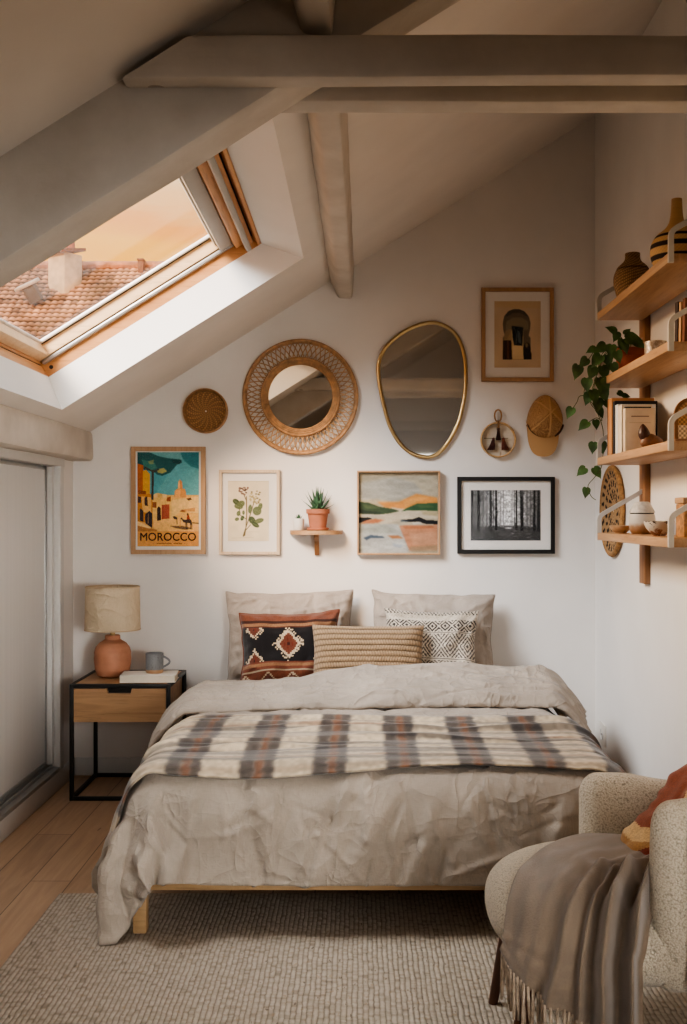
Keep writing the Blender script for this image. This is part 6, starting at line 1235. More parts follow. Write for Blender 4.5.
# archway print ----------------------------------------------------------
c = Canvas(165, 150, 482, 604, 130, (198, 174, 144))
c.grain(.08, 6, 2); c.poly((196, 164, 122), [(165, 150), (482, 150), (482, 200), (165, 190)], .4, 8)
arch = [(222, 548), (222, 400), (236, 385), (226, 345), (222, 300), (232, 255), (262, 218), (300, 204), (330, 204), (370, 220), (402, 258), (412, 300), (408, 345), (398, 385), (412, 400), (412, 548)]
c.poly((108, 96, 80), arch, 1, 1); c.poly((132, 118, 96), [(240, 345), (246, 290), (290, 262), (350, 262), (398, 290), (396, 345), (362, 350), (360, 330), (285, 320), (280, 350)], .9, 2)
c.poly((70, 66, 60), [(232, 255), (262, 218), (300, 204), (330, 204), (370, 220), (402, 258), (380, 252), (340, 230), (290, 232), (255, 255)], .7, 2)
c.poly((198, 168, 126), [(280, 350), (362, 350), (362, 455), (412, 548), (222, 548), (240, 440)], 1, 1); c.poly((156, 132, 100), [(240, 350), (282, 340), (284, 420), (226, 420)], .8, 2)
c.poly((40, 46, 48), [(284, 320), (362, 330), (356, 455), (300, 450), (290, 400)], 1, 1); c.poly((92, 106, 108), [(318, 345), (340, 360), (350, 440), (328, 430)], .8, 1); c.line((110, 120, 118), [(300, 330), (318, 380), (312, 440)], 3, .7)
c.poly((54, 36, 24), [(226, 420), (280, 418), (286, 548), (222, 548)], 1, 1); c.poly((104, 66, 40), [(250, 424), (268, 422), (268, 545), (250, 545)], .8, 1)
c.ell((36, 28, 26), 388, 480, 28, 52, 1, .2); c.poly((36, 28, 26), [(362, 500), (418, 500), (420, 548), (366, 548)]); c.ell((150, 128, 98), 386, 452, 12, 20, .8, .4); c.poly((220, 196, 154), [(288, 455), (356, 455), (362, 545), (290, 545)], .8, 1)
picture('archway_print', 'sepia print of a horseshoe archway in a warm oak frame', (481, 288.5, 553, 382), .0195, .024, m_warmframe, (494, 301.8, 540.2, 368), c)

# small woven basket on the wall -------------------------------------------
def woven_disc(name, cx, cz, R, label, cat, mats, depth=.045):
    ct = thing(name, (cx, YB, cz-R), label, cat)
    nr_, na = 46, 150
    rr = np.linspace(.004, R*.90, nr_); aa = np.linspace(0, 2*PI, na, endpoint=False); A_, R_ = np.meshgrid(aa, rr)
    k = R_/R*11
    hgt = .012+.0025*np.abs(np.sin(k*PI))+.0018*np.sin(A_*34+np.floor(k)*PI)*np.clip(R_/R*2, 0, 1)
    pts = np.stack([cx+R_*np.cos(A_), YB-hgt, cz+R_*np.sin(A_)], -1)
    t = np.clip(np.abs(np.sin(k*PI)), 0, 1)*(.6+.4*np.sin(A_*34+np.floor(k)*PI))
    star = (np.cos(A_*17+k) > .5) & (R_/R < .9)
    colr = np.array([118, 88, 58.])+t[..., None]*np.array([56, 44, 30.])+star[..., None]*np.array([22, 18, 12.])
    finish('woven_base', gridmesh('woven_base', pts, colr, closed_u=True), colattr('basket_weave', .8), ct, 180)
    bm = B(); lathe(bm, [(R*.86, .002), (R*.97, .006), (R*1.0, depth*.6), (R*1.0, depth), (R*.955, depth+.004), (R*.915, depth), (R*.90, depth*.4), (R*.86, .012)], (cx, YB, cz), 80, axis='Y')
    fin('rim', bm, mats, ct, 60)
    bm = B()
    for q in range(3):
        tube(bm, [(cx+R*(1.0+.004*math.sin(k*2*PI*.5))*math.cos(2*PI*k/120), YB-depth*(.3+.33*q), cz+R*1.0*math.sin(2*PI*k/120)) for k in range(120)], .0035, 6, closed=True)
    fin('rim_binding', bm, m_rattan, ct, 180)
woven_disc('woven_basket', wx(206.3), wz(411.5), .108, 'small dark brown woven basket hung under the slope', 'basket', plain('brown_rim', (132, 98, 62), .7, var=.2, vscale=60, bump=.4, bscale=200))

# round rattan mirror ----------------------------------------------------------
cx, cz = wx(300.7), wz(397.3)
rm = thing('rattan_mirror', (cx, YB, cz-.29), 'round mirror in a wide open-weave rattan frame', 'mirror')
def circ(r, y, n=110): return [(cx+r*math.cos(2*PI*k/n), y, cz+r*math.sin(2*PI*k/n)) for k in range(n)]
bm = B(); tube(bm, circ(.281, YB-.020), .0085, 10, closed=True); tube(bm, circ(.2705, YB-.018), .0045, 8, closed=True); fin('outer_ring', bm, m_rattan, rm, 180)
bm = B()
for r, rad in ((.192, .0075), (.1815, .0065), (.1725, .006), (.1645, .0055)): tube(bm, circ(r, YB-.026), rad, 8, closed=True)
fin('inner_ring', bm, m_rattan, rm, 180)
bm = B(); NS = 60
for k in range(NS):
    for s, yy in ((1, .018), (-1, .023)):
        a0 = 2*PI*k/NS; a1 = a0+s*2*PI/NS*1.5
        tube(bm, [(cx+(.19+(.272-.19)*q)*math.cos(a0+(a1-a0)*q), YB-yy, cz+(.19+(.272-.19)*q)*math.sin(a0+(a1-a0)*q)) for q in (0, .33, .67, 1)], .0031, 5)
fin('woven_lattice', bm, m_rattan2, rm, 180)
bm = B(); lathe(bm, [(0, .022), (.163, .022), (.163, .004), (0, .004)], (cx, YB, cz), 90, axis='Y'); fin('mirror_glass', bm, m_mirror, rm, 30)

# pebble-shaped brass mirror ------------------------------------------------------
pp = [(600, 57), (638, 74), (662, 105), (675, 150), (678, 200), (673, 255), (660, 310), (640, 352), (616, 385), (588, 402), (556, 400), (526, 386), (500, 358), (480, 320), (467, 275), (457, 230), (452, 190), (452, 165), (459, 140), (475, 115), (500, 92), (530, 73), (565, 60)]
pp = [(200+a/2.544, 300+b/2.544) for a, b in pp]
def closed_spline(ps, m=8):
    out = []; n = len(ps)
    for i in range(n):
        p0, p1, p2, p3 = [np.array(ps[(i+k-1) % n]) for k in range(4)]
        for q in range(m):
            t = q/m; out.append(.5*((2*p1)+(-p0+p2)*t+(2*p0-5*p1+4*p2-p3)*t*t+(-p0+3*p1-3*p2+p3)*t**3))
    return out
sp = closed_spline(pp, 6)
mc_ = np.mean(sp, axis=0)
om = thing('pebble_mirror', (wx(mc_[0]), YB, wz(457)), 'large pebble-shaped mirror with a thin brass rim', 'mirror')
bm = B(); tube(bm, [(wx(mc_[0]+(a-mc_[0])*.982), YB-.018, wz(mc_[1]+(b-mc_[1])*.982)) for a, b in sp], .0055, 10, closed=True, flat=1.8); fin('brass_rim', bm, m_brass, om, 180)
bm = B(); prism(bm, [(wx(mc_[0]+(a-mc_[0])*.978), YB-.016, wz(mc_[1]+(b-mc_[1])*.978)) for a, b in sp], (0, .012, 0)); fin('mirror_glass', bm, m_mirror_grey, om, 30)

# little corner shelf with two succulents --------------------------------------------
sx0, sx1, sz = wx(290.2), wx(342.8), wz(530.2)
ls = thing('small_shelf', ((sx0+sx1)/2, YB, sz-.13), 'small half-round wooden shelf on a bracket under the rattan mirror', 'shelf')
scx, sr = (sx0+sx1)/2, (sx1-sx0)/2
bm = B(); prism(bm, [(scx+sr*math.cos(a)*1.0, YB-.002-.14*abs(math.sin(a))**.75, sz-.020) for a in [PI*k/28 for k in range(29)]], (0, 0, .020)); fin('board', bm, m_oak, ls, 30)
bm = B(); bx = wx(317)
prism(bm, [(bx-.011, YB-.001, sz-.021), (bx-.011, YB-.10, sz-.021), (bx-.011, YB-.094, sz-.034), (bx-.011, YB-.05, sz-.055), (bx-.011, YB-.022, sz-.112), (bx-.011, YB-.012, sz-.125), (bx-.011, YB-.001, sz-.125)], (.022, 0, 0)); fin('bracket', bm, m_oakz, ls, 30)
pc_ = Vector((wx(318.4)+.0, YB-.070, sz+.0005))
pt_ = thing('potted_aloe', pc_, 'spiky aloe in a terracotta pot with saucer on the small shelf', 'plant')
k_ = .972
bm = B(); lathe(bm, [(0, 0), (.047, 0), (.054, .004), (.055, .013), (.051, .014), (.046, .008), (0, .008)], pc_, 40); fin('saucer', bm, m_terra, pt_)
bm = B(); lathe(bm, [(0, .0085), (.040, .0085), (.051, .082), (.0575, .082), (.0585, .104), (.054, .105), (.053, .09), (0, .09)], pc_, 40); fin('pot', bm, m_terra, pt_)
bm = B(); lathe(bm, [(0, .094), (.052, .094), (.052, .089), (0, .089)], pc_, 24); fin('soil', bm, m_soil, pt_)
def spike_leaf(bm, base, d, L, w, bend):
    d = Vector(d).normalized(); side = d.cross(Vector((0, 0, 1))); side = side.normalized() if side.length > .01 else Vector((1, 0, 0)); nrm = side.cross(d)
    rings = []
    for i in range(8):
        t = i/7; ww = w*(1-t**1.6)*(.75+.5*math.sin(PI*min(t*1.6, 1))); p = Vector(base)+d*L*t+nrm*bend*t*t
        th_ = ww*.35
        rings.append([bm.verts.new(p+side*ww), bm.verts.new(p+nrm*th_*.3), bm.verts.new(p-side*ww), bm.verts.new(p-nrm*th_)] if i < 7 else [bm.verts.new(p)])
    for a, b in zip(rings, rings[1:]):
        for j in range(4):
            if len(b) == 1: bm.faces.new((a[j], a[(j+1) % 4], b[0]))
            else: bm.faces.new((a[j], a[(j+1) % 4], b[(j+1) % 4], b[j]))
bm = B()
for k in range(22):
    tier = k/22; a = k*2.399; el = .28+1.2*tier
    spike_leaf(bm, pc_+Vector((0, 0, .094)), (math.cos(a)*math.cos(el), math.sin(a)*math.cos(el), math.sin(el)), .085+.040*math.sin(el), .0165, .014)
fin('aloe_leaves', bm, m_aloe, pt_, 180)
pc2 = Vector((wx(299.5), YB-.068, sz+.0005))
pt2 = thing('potted_succulent', pc2, 'tiny succulent in a white cup at the left end of the small shelf', 'plant')
bm = B(); lathe(bm, [(0, 0), (.023, 0), (.027, .006), (.0285, .05), (.027, .058), (.024, .058), (.024, .048), (0, .048)], pc2, 32); fin('pot', bm, m_ivory, pt2)
bm = B()
for k in range(22):
    a = k*2.399; el = .3+1.2*k/22; spike_leaf(bm, pc2+Vector((0, 0, .05)), (math.cos(a)*math.cos(el), math.sin(a)*math.cos(el), math.sin(el)), .031, .007, .006)
fin('rosette', bm, m_aloe, pt2, 180)

# hoop with tassels -------------------------------------------------------------------
hx, hz, hr = wx(497.6), wz(440), .0885
hp = thing('tassel_hoop', (hx, YB, hz-hr), 'round wooden hoop with three dark tassels hanging from a loop', 'wall hanging')
bm = B(); lathe(bm, [(hr*.92, .004), (hr, .004), (hr, .034), (hr*.96, .037), (hr*.92, .034), (hr*.92, .004)], (hx, YB, hz), 60, axis='Y'); fin('hoop', bm, plain('hoop_wood', (190, 156, 112), .6, var=.1, vscale=20), hp, 50)
bm = B(); lathe(bm, [(0, .006), (hr*.92, .006), (hr*.92, .002), (0, .002)], (hx, YB, hz), 50, axis='Y'); fin('cloth_back', bm, linen('hoop_cloth', (206, 194, 176)), hp, 50)
lp = [(hx+.017*math.sin(2*PI*k/20), YB-.02, hz+hr+.031+.030*math.cos(2*PI*k/20)) for k in range(20)]
bm = B(); tube(bm, lp, .0042, 8, closed=True); tube(bm, [(hx, YB-.02, hz+hr+.004), (hx, YB-.036, hz+hr-.006), (hx, YB-.038, hz+hr-.03)], .005, 8); fin('hanging_loop', bm, plain('loop_cord', (146, 108, 66), .8), hp, 180)
def tassel(x, z, L, w, col, lean=0):
    bm = B()
    for k in range(40):
        a = rnd.uniform(0, 2*PI); q = rnd.uniform(0, 1)**.5
        tube(bm, [(x+.004*q*math.cos(a), YB-.024+.004*q*math.sin(a), z), (x+w*.6*q*math.cos(a)+lean*.3, YB-.024+.006*q*math.sin(a), z-L*.5), (x+w*q*math.cos(a)+lean, YB-.024+.008*q*math.sin(a), z-L*rnd.uniform(.93, 1))], .0014, 4)
    lathe(bm, [(0, .006), (.006, .003), (.0075, -.006), (.006, -.014), (0, -.016)], (x, YB-.024, z), 12)
    fin('tassel', bm, plain('tassel_wool', col, .95, var=.2, vscale=80), hp, 180)
tassel(hx+.001, hz+hr-.030, .062, .015, (58, 38, 32)); tassel(hx-.024, hz+.005, .058, .020, (74, 42, 36), -.012); tassel(hx+.026, hz+.005, .058, .020, (104, 58, 42), .010)
bm = B(); tube(bm, [(hx-.07, YB-.012, hz+.008), (hx-.045, YB-.022, hz+.007), (hx+.05, YB-.022, hz+.007)], .0015, 5); fin('tassel_string', bm, m_vine, hp, 180)

# straw cap -----------------------------------------------------------------------------
kx, kz = wx(543.5), wz(425)
cp = thing('straw_cap', (kx, YB, kz-.16), 'woven straw cap with a dark band hung beside the hoop', 'hat')
na, nr_ = 120, 60
aa = np.linspace(0, 2*PI, na, endpoint=False); tt = np.linspace(0, 1, nr_); A_, T_ = np.meshgrid(aa, tt)
cxx = kx+.004; crz = kz+.030
ex = .088*(1-.06*np.sin(A_)); ez = np.where(np.sin(A_) > 0, .118, .098)
rho = np.sin(T_*PI/2); hgt = .0+.112*np.cos(T_*PI/2)**.8
px_ = cxx+ex*rho*np.cos(A_)*(1-.12*np.clip(np.sin(A_), 0, 1)*rho); pz_ = crz+ez*rho*np.sin(A_)
rl = np.deg2rad(-4)
weave = np.sin(px_*950)*np.sin((pz_+hgt)*950)
seam = np.minimum(np.abs(px_-cxx-.012), np.minimum(np.abs((pz_-crz+.02)-.95*(px_-cxx+.05)+.02), np.abs((pz_-crz+.02)+.85*(px_-cxx-.07)+.0)))
hgt = hgt+.0012*weave+.003*np.exp(-(seam/.004)**2)
tri = (pz_-crz < .028-.75*np.abs(px_-cxx-.012)*1.1) 
colr = np.array([178, 138, 94.])+weave[..., None]*np.array([14, 12, 10.])
colr = np.where((tri & (weave > .25))[..., None], np.array([112, 76, 46.]), np.where(((px_ < cxx-.02) & (weave > .55))[..., None], np.array([140, 102, 64.]), colr))
colr = np.where((seam < .0045)[..., None], np.array([194, 154, 106.]), colr)
pts = np.stack([px_, YB-.004-hgt, pz_], -1)
finish('crown', gridmesh('crown', pts, colr, closed_u=True), colattr('straw_weave', .75, .3, 300), cp, 180)
bm = B(); bl_ = []
for k in range(33):
    a = PI+.3+(PI-.6)*k/32; q = (-.06*math.sin(a)); ez_ = .118 if math.sin(a) > 0 else .098
    bl_.append((cxx+.089*(1+q)*math.cos(a)*(1-.12*max(0, math.sin(a))), YB-.018-(0.012*max(0, -math.sin(a))), crz+(ez_+.001)*math.sin(a)))
tube(bm, bl_, .0055, 8, flat=1.5); fin('band', bm, plain('dark_band', (62, 34, 24), .8), cp, 180)
U, V = np.meshgrid(np.linspace(-1, 1, 60), np.linspace(0, 1, 24))
ang = -PI/2+U*1.32
r0x, r0z = .086, .094; r1x, r1z = .088+.004*V*0, .190
sq = np.sin(U*1.5); cq = np.clip(np.cos(U*1.5), 0, 1)**(1-.45*V)
bx_ = cxx-.010+(r0x+(.080-r0x)*V)*np.sign(sq)*np.abs(sq)**(1-.2*V); bz_ = crz-(r0z+(r1z-r0z)*V)*cq
by_ = YB-.018-.020*np.cos(U*1.3)*(1-.5*V)-.004*V
pts = np.stack([bx_, by_, bz_], -1); wv = np.sin(bx_*800)*np.sin(bz_*800)
me = solid(pts[::-1], .003, 'brim'); cb = (np.array([182, 144, 100.])+wv[..., None]*np.array([10, 9, 7.]))[::-1].reshape(-1, 3); setcol(me, np.concatenate([cb, cb]))
finish('brim', me, colattr('straw_brim', .75, .3, 300), cp, 60)

# power outlet on the right wall ---------------------------------------------------------
ot = thing('power_outlet', (XR, 5.16, .19), 'white power outlet low on the right wall by the corner', 'outlet')
bm = B(); box(bm, XR-.009, XR-.0005, 5.10, 5.22, .19, .295, .003); fin('cover_plate', bm, m_ivory, ot)
bm = B(); lathe(bm, [(.022, 0), (.024, .003), (.028, .003), (.028, 0)], (0, 0, 0), 24, axis='Y')
for v in bm.verts: v.co = Vector((XR-.009+v.co.y, 5.16+v.co.x, .243+v.co.z))
fin('socket_ring', bm, m_white, ot)
bm = B()
for dy in (-.009, .009): box(bm, XR-.0105, XR-.0088, 5.16+dy-.003, 5.16+dy+.003, .240, .246)
fin('socket_holes', bm, m_dark, ot)

# ================================================================== OAK WALL SHELVES AND WHAT STANDS ON THEM
SX0, SX1, SY0, SY1 = .967, 1.150, 3.365, 4.36
ST = [2.123, 1.846, 1.533, 1.228]                        # top faces
sh_ = thing('wall_shelf', (XR, 3.9, .99), 'four-tier oak wall shelf with white metal end brackets on the right wall', 'shelf')
for y in (4.325, 3.43):
    bm = B(); box(bm, 1.1505, XR-.0005, y, y+.085, 1.02, 2.128, .002); fin('upright', bm, m_oakz, sh_)
def arc2(p, q, r, n=5): return None
for zt in ST:
    bm = B(); box(bm, SX0, SX1, SY0, SY1, zt-.030, zt, .002); s_ = fin('shelf_board', bm, m_oak, sh_)
    for y in (SY0-.011, SY1+.0005):
        # flat bar: up the outer end, bent, then sloping up to the wall
        path = [(SX0+.009, zt-.031), (SX0+.009, zt+.052), (SX0+.011, zt+.062), (SX0+.017, zt+.071), (SX0+.026, zt+.078), (SX1+.018, zt+.178)]
        w2 = .0085; L_, R_ = [], []
        for i, p in enumerate(path):
            a = np.array(path[max(i-1, 0)]); b = np.array(path[min(i+1, len(path)-1)]); d_ = (b-a)/np.linalg.norm(b-a); nn = np.array([-d_[1], d_[0]])
            L_.append(np.array(p)+nn*w2); R_.append(np.array(p)-nn*w2)
        bm = B()
        for i in range(len(path)-1):
            q = [L_[i], L_[i+1], R_[i+1], R_[i]]
            v0 = [bm.verts.new((p[0], y, p[1])) for p in q]; v1 = [bm.verts.new((p[0], y+.0105, p[1])) for p in q]
            bm.faces.new(v0); bm.faces.new(v1[::-1])
            for k in (0, 2): bm.faces.new((v0[k], v1[k], v1[(k+1) % 4], v0[(k+1) % 4]))
            if i == 0: bm.faces.new((v0[3], v0[0], v1[0], v1[3]))
            if i == len(path)-2: bm.faces.new((v0[1], v0[2], v1[2], v1[1]))
        bmesh.ops.remove_doubles(bm, verts=bm.verts, dist=1e-5)
        fin('bracket', bm, m_white_metal, s_, 30)

def woven_vase(name, label, c, prof, colf, n=110, seg=120, disp=.0016):
    prof = np.array(prof, float); d_ = np.r_[0, np.cumsum(np.hypot(*np.diff(prof, axis=0).T))]
    # smooth profile
    t = np.linspace(0, d_[-1], n); r = np.interp(t, d_, prof[:, 0]); z = np.interp(t, d_, prof[:, 1])
    for _ in range(14):
        r[1:-1] = (r[:-2]+2*r[1:-1]+r[2:])/4; z[1:-1] = (z[:-2]+2*z[1:-1]+z[2:])/4
    a = np.linspace(0, 2*PI, seg, endpoint=False); A_, T_ = np.meshgrid(a, t); R_ = np.interp(T_, t, r); Z_ = np.interp(T_, t, z)
    wv = np.sin(A_*40+np.floor(T_/.0062)*PI)*np.abs(np.sin(T_/.0062*PI))
    R2 = R_+disp*wv
    pts = np.stack([c[0]+R2*np.cos(A_), c[1]+R2*np.sin(A_), c[2]+Z_], -1)
    me = gridmesh(name, pts, colf(A_, Z_, wv), closed_u=True)
    o = finish(name, me, colattr(name+'_weave', .8), None, 180); return tag(o, label, 'vase')
# shelf 1
woven_vase('woven_vase', 'squat dark woven vase at the far end of the top shelf', (1.062, 4.17, ST[0]+.002),
    [(.002, 0), (.046, 0), (.060, .028), (.072, .075), (.072, .105), (.058, .140), (.034, .160), (.0275, .170), (.0275, .190), (.030, .197), (.025, .199), (.022, .17)],
    lambda A, Z, w: np.array([122, 96, 68.])+((np.sin(A*30)*np.sin(Z*560+np.floor(A*9.55)*1.9) > .1)[..., None])*np.array([66, 54, 40.])+w[..., None]*12-((np.abs(Z-.132) < .004)[..., None])*np.array([50, 40, 28.]))
def gourd_c(A, Z, w):
    c = np.array([196, 160, 114.])+w[..., None]*np.array([14, 12, 8.])+0*A[..., None]
    for a, b in ((.022, .036), (.062, .078), (.096, .108)): c[(Z > a) & (Z < b)] = np.array([44, 32, 26.])
    return c
woven_vase('gourd_vase', 'tall-necked straw vase with black stripes at the near end of the top shelf', (1.058, 3.575, ST[0]+.002),
    [(.002, 0), (.068, 0), (.083, .028), (.087, .055), (.083, .085), (.064, .112), (.040, .128), (.024, .150), (.0185, .185), (.0165, .225), (.018, .236), (.0145, .237), (.012, .2)], gourd_c, disp=.0009)
# shelf 2: pothos, cup, little books
pp_ = Vector((1.062, 4.20, ST[1]+.001))
pl_t = thing('trailing_pothos', pp_, 'trailing green pothos in a terracotta pot on the second shelf', 'plant')
bm = B(); lathe(bm, [(0, 0), (.046, 0), (.049, .004), (.058, .078), (.0625, .078), (.064, .104), (.059, .105), (.058, .092), (0, .092)], pp_, 40); fin('pot', bm, plain('dark_terracotta', (142, 70, 44), .7, var=.1, vscale=14), pl_t)
bm = B(); lathe(bm, [(0, .0975), (.058, .0975), (.058, .091), (0, .091)], pp_, 24); fin('soil', bm, m_soil, pl_t)
def leaf(bm, base, tip_dir, up, L):
    d_ = Vector(tip_dir).normalized(); s = d_.cross(Vector(up)); s = s.normalized() if s.length > .05 else Vector((1, 0, 0)); n_ = s.cross(d_)
    prof = [(-.06, .16), (.03, .36), (.2, .47), (.4, .46), (.6, .36), (.8, .2), (.93, .08)]
    cen, lf, rt_ = [], [], []
    for t, w_ in prof:
        c_ = Vector(base)+d_*L*t-n_*L*.16*t*t
        cen.append(bm.verts.new(c_ if t > 0 else Vector(base)+d_*L*.02)); lf.append(bm.verts.new(c_+s*L*w_*.9+n_*L*w_*.22)); rt_.append(bm.verts.new(c_-s*L*w_*.9+n_*L*w_*.22))
    tp = bm.verts.new(Vector(base)+d_*L*1.08-n_*L*.2)
    for i in range(len(prof)-1):
        bm.faces.new((cen[i], cen[i+1], lf[i+1], lf[i])); bm.faces.new((rt_[i], rt_[i+1], cen[i+1], cen[i]))
    bm.faces.new((cen[-1], tp, lf[-1])); bm.faces.new((rt_[-1], tp, cen[-1]))
bl = B(); bv_ = B(); top = pp_+Vector((0, 0, .10))
def vine(pxs, r=.0016):
    pts = [top]+[P(a, b, z) for a, b, z in pxs]
    cur = []
    for i in range(len(pts)-1):
        p0, p1, p2, p3 = pts[max(i-1, 0)], pts[i], pts[i+1], pts[min(i+2, len(pts)-1)]
        for q in range(6):
            t = q/6; cur.append(.5*((2*p1)+(-p0+p2)*t+(2*p0-5*p1+4*p2-p3)*t*t+(-p0+3*p1-3*p2+p3)*t**3))
    cur.append(pts[-1]); tube(bv_, cur, r, 6)
def lf_at(px, py, z, dx, dy, L, toward=-.35):
    b = P(px, py, z); d_ = Vector((dx, toward*.6, -dy)); leaf(bl, b-d_.normalized()*L*.45, d_, (rnd.uniform(-.3, .3), -1, .35+rnd.uniform(-.2, .2)), L)
vine([(612, 348, 4.2), (600, 362, 4.22), (592, 392, 4.25), (580, 396, 4.28), (577, 402, 4.28), (571, 411, 4.28)])
vine([(608, 352, 4.25), (597, 375, 4.30), (590, 400, 4.32), (597, 412, 4.34), (603, 430, 4.36), (603, 452, 4.38), (601, 468, 4.385), (594, 478, 4.385), (588, 486, 4.385), (591, 496, 4.385), (596, 500, 4.385)])
vine([(606, 350, 4.3), (594, 372, 4.33), (584, 392, 4.33), (592, 403, 4.33), (602, 420, 4.34), (596, 418, 4.34), (586, 424, 4.34)])
vine([(602, 345, 4.2), (588, 360, 4.2), (578, 372, 4.2)])
vine([(620, 336, 4.2), (613, 330, 4.2)]); vine([(632, 340, 4.18), (640, 340, 4.15)]); vine([(625, 334, 4.2), (628, 330, 4.2)])
LV = [(577, 371, 4.2, -.2, 1, 15), (587, 384, 4.22, 0, 1, 14), (594, 396, 4.24, .3, 1, 15), (600, 384, 4.25, .2, 1, 15), (592, 372, 4.2, -.3, 1, 14), (604, 372, 4.22, .3, 1, 15), (597, 360, 4.18, -.6, .7, 15),
      (608, 360, 4.2, .2, 1, 13), (601, 348, 4.18, -.8, .5, 14), (611, 350, 4.16, -.2, 1, 13), (618, 356, 4.13, .3, 1, 12), (612, 330, 4.2, -.8, -.5, 12), (616, 336, 4.18, -.3, .8, 11), (622, 344, 4.14, -.2, .9, 12),
      (633, 339, 4.12, 1, .1, 17), (639, 344, 4.12, .9, .4, 14), (627, 332, 4.2, .7, -.7, 8), (625, 347, 4.12, .4, 1, 12), (604, 394, 4.26, .4, 1, 14), (598, 404, 4.28, 0, 1, 14), (588, 398, 4.25, -.4, 1, 13), (607, 404, 4.3, .4, .8, 10), (606, 383, 4.2, .5, 1, 12),
      (584, 362, 4.2, -.7, .8, 12), (614, 368, 4.16, .3, 1, 12), (621, 394, 4.34, .7, .4, 9), (626, 396, 4.34, .9, .1, 8), (592, 350, 4.2, -.9, .3, 11),
      (570, 412, 4.28, -.5, 1, 12), (584, 425, 4.33, -.9, .7, 13), (593, 447, 4.37, -.15, 1, 12), (602, 447, 4.375, .1, 1, 13), (582, 471, 4.385, -.8, .7, 12), (597, 472, 4.385, .5, .7, 13), (586, 492, 4.385, -.1, 1, 11), (596, 424, 4.34, .2, 1, 10), (600, 412, 4.3, .5, .8, 12)]
for x, y, z, dx, dy, L in LV: lf_at(x, y, z, dx, dy, L*.0043*.92)
fin('leaves', bl, m_leaf, pl_t, 180); fin('vines', bv_, m_vine, pl_t, 180)
cc_ = Vector((1.078, 3.90, ST[1]+.001))
t = NT('silvered_cup'); n_ = t.noise(t.coords((26, 26, 20)), 1, 3, .6, 2)
t.setc(t.ramp(n_, [(.42, lin((150, 134, 118))), (.5, lin((206, 198, 188))), (.58, lin((160, 146, 130)))])); t.b.inputs['Roughness'].default_value = .4; t.b.inputs['Metallic'].default_value = .25
bm = B(); lathe(bm, [(0, 0), (.036, 0), (.039, .003), (.040, .083), (.0385, .085), (.036, .083), (.035, .012), (0, .01)], cc_, 40)
tag(fin('candle_cup', bm, t.m), 'silvery mottled candle cup on the second shelf beside the pothos', 'cup')
def book(label, x0, x1, y0, y1, z, h, col, lean=0, group=None, detail=None, rough=.6, pcol=m_paper, roty=0):
    """stands on end, spine towards the room (-x); x0..x1 depth, y0..y1 thickness"""
    th = thing('book', ((x0+x1)/2, (y0+y1)/2, z), label, 'book', group)
    M = Matrix.Translation(((x0+x1)/2, (y0+y1)/2, z+.0006)) @ Matrix.Rotation(lean, 4, 'X'); a, b = (x1-x0)/2, (y1-y0)/2
    cm = plain('book_cover', col, rough, var=.04, vscale=20)
    bm = B(); box(bm, -a+.003, a-.004, -b+.0018, b-.0018, .003, h-.003, M=M); fin('pages', bm, pcol, th, smooth=False)
    bm = B(); box(bm, -a, a, -b, -b+.0018, 0, h, .0006, M=M); box(bm, -a, a, b-.0018, b, 0, h, .0006, M=M); box(bm, -a, -a+.0025, -b, b, 0, h, .0008, M=M); fin('cover', bm, cm, th)
    if detail:
        bm = B()
        for (u0, u1, w0, w1) in detail: box(bm, -a+(x1-x0)*u0, -a+(x1-x0)*u1, -b-.0004, -b+.0002, h*w0, h*w1, M=M)
        fin('cover_print', bm, plain('cover_ink', (132, 112, 96), .8), th, smooth=False)
    return th
z2 = ST[1]
book('dark brown book leaning third from the near end of the second shelf', 1.035, 1.145, 3.492, 3.522, z2, .150, (52, 34, 28), .05, 'small books at the near end of the second shelf')
book('tan paperback between two darker books on the second shelf', 1.035, 1.145, 3.455, 3.478, z2, .142, (190, 150, 108), .05, 'small books at the near end of the second shelf')
book('nearest reddish brown book on the second shelf by the bracket', 1.035, 1.145, 3.412, 3.44, z2, .146, (112, 66, 42), .05, 'small books at the near end of the second shelf')
# shelf 3
z3 = ST[2]; G3 = 'row of books on the third shelf'
book('tallest brown book at the far end of the third shelf', .985, 1.146, 4.226, 4.262, z3, .226, (110, 72, 44), 0, G3)
book('light wood coloured tall book beside the dark brown one on the third shelf', .98, 1.146, 4.165, 4.224, z3, .222, (176, 126, 82), 0, G3)
book('black navy book standing behind the pale books on the third shelf', .984, 1.165-.017, 4.130, 4.163, z3, .207, (28, 30, 36), 0, G3)
book('slim white-blue spined book next to the black one on the third shelf', .985, 1.13, 4.088, 4.128, z3, .190, (206, 206, 204), 0, G3)
book('cream paperback with a wide spine in the middle of the third shelf', .985, 1.10, 4.028, 4.086, z3, .182, (214, 200, 178), 0, G3)
book('thin dark slab standing in for the shaded gap between cream paperbacks on the third shelf', .992, 1.09, 4.006, 4.026, z3, .172, (52, 46, 44), 0, G3)  # added slab, dark like the shade between the paperbacks
book('beige paperback facing the room at the near end of the third shelf row', .984, 1.094, 3.968, 4.004, z3, .163, (206, 186, 160), 0, G3, [(.14, .86, .665, .67), (.2, .8, .80, .825)])
fg = Vector((1.020, 3.775, z3+.0005))
fgt = thing('carved_figurine', fg, 'small carved brown wooden animal figure in front of the books', 'figurine')
bm = B(); bmesh.ops.create_icosphere(bm, subdivisions=4, radius=1)
for v in bm.verts:
    p = v.co.copy(); k = 1+.06*noise.noise(p*2.4)+.02*noise.noise(p*8)
    v.co = Vector((fg.x+.008+.040*p.x*k, fg.y+.026*p.y*k, fg.z+.026+.0265*max(p.z, -.93)*k*(1.0-.25*p.x)))
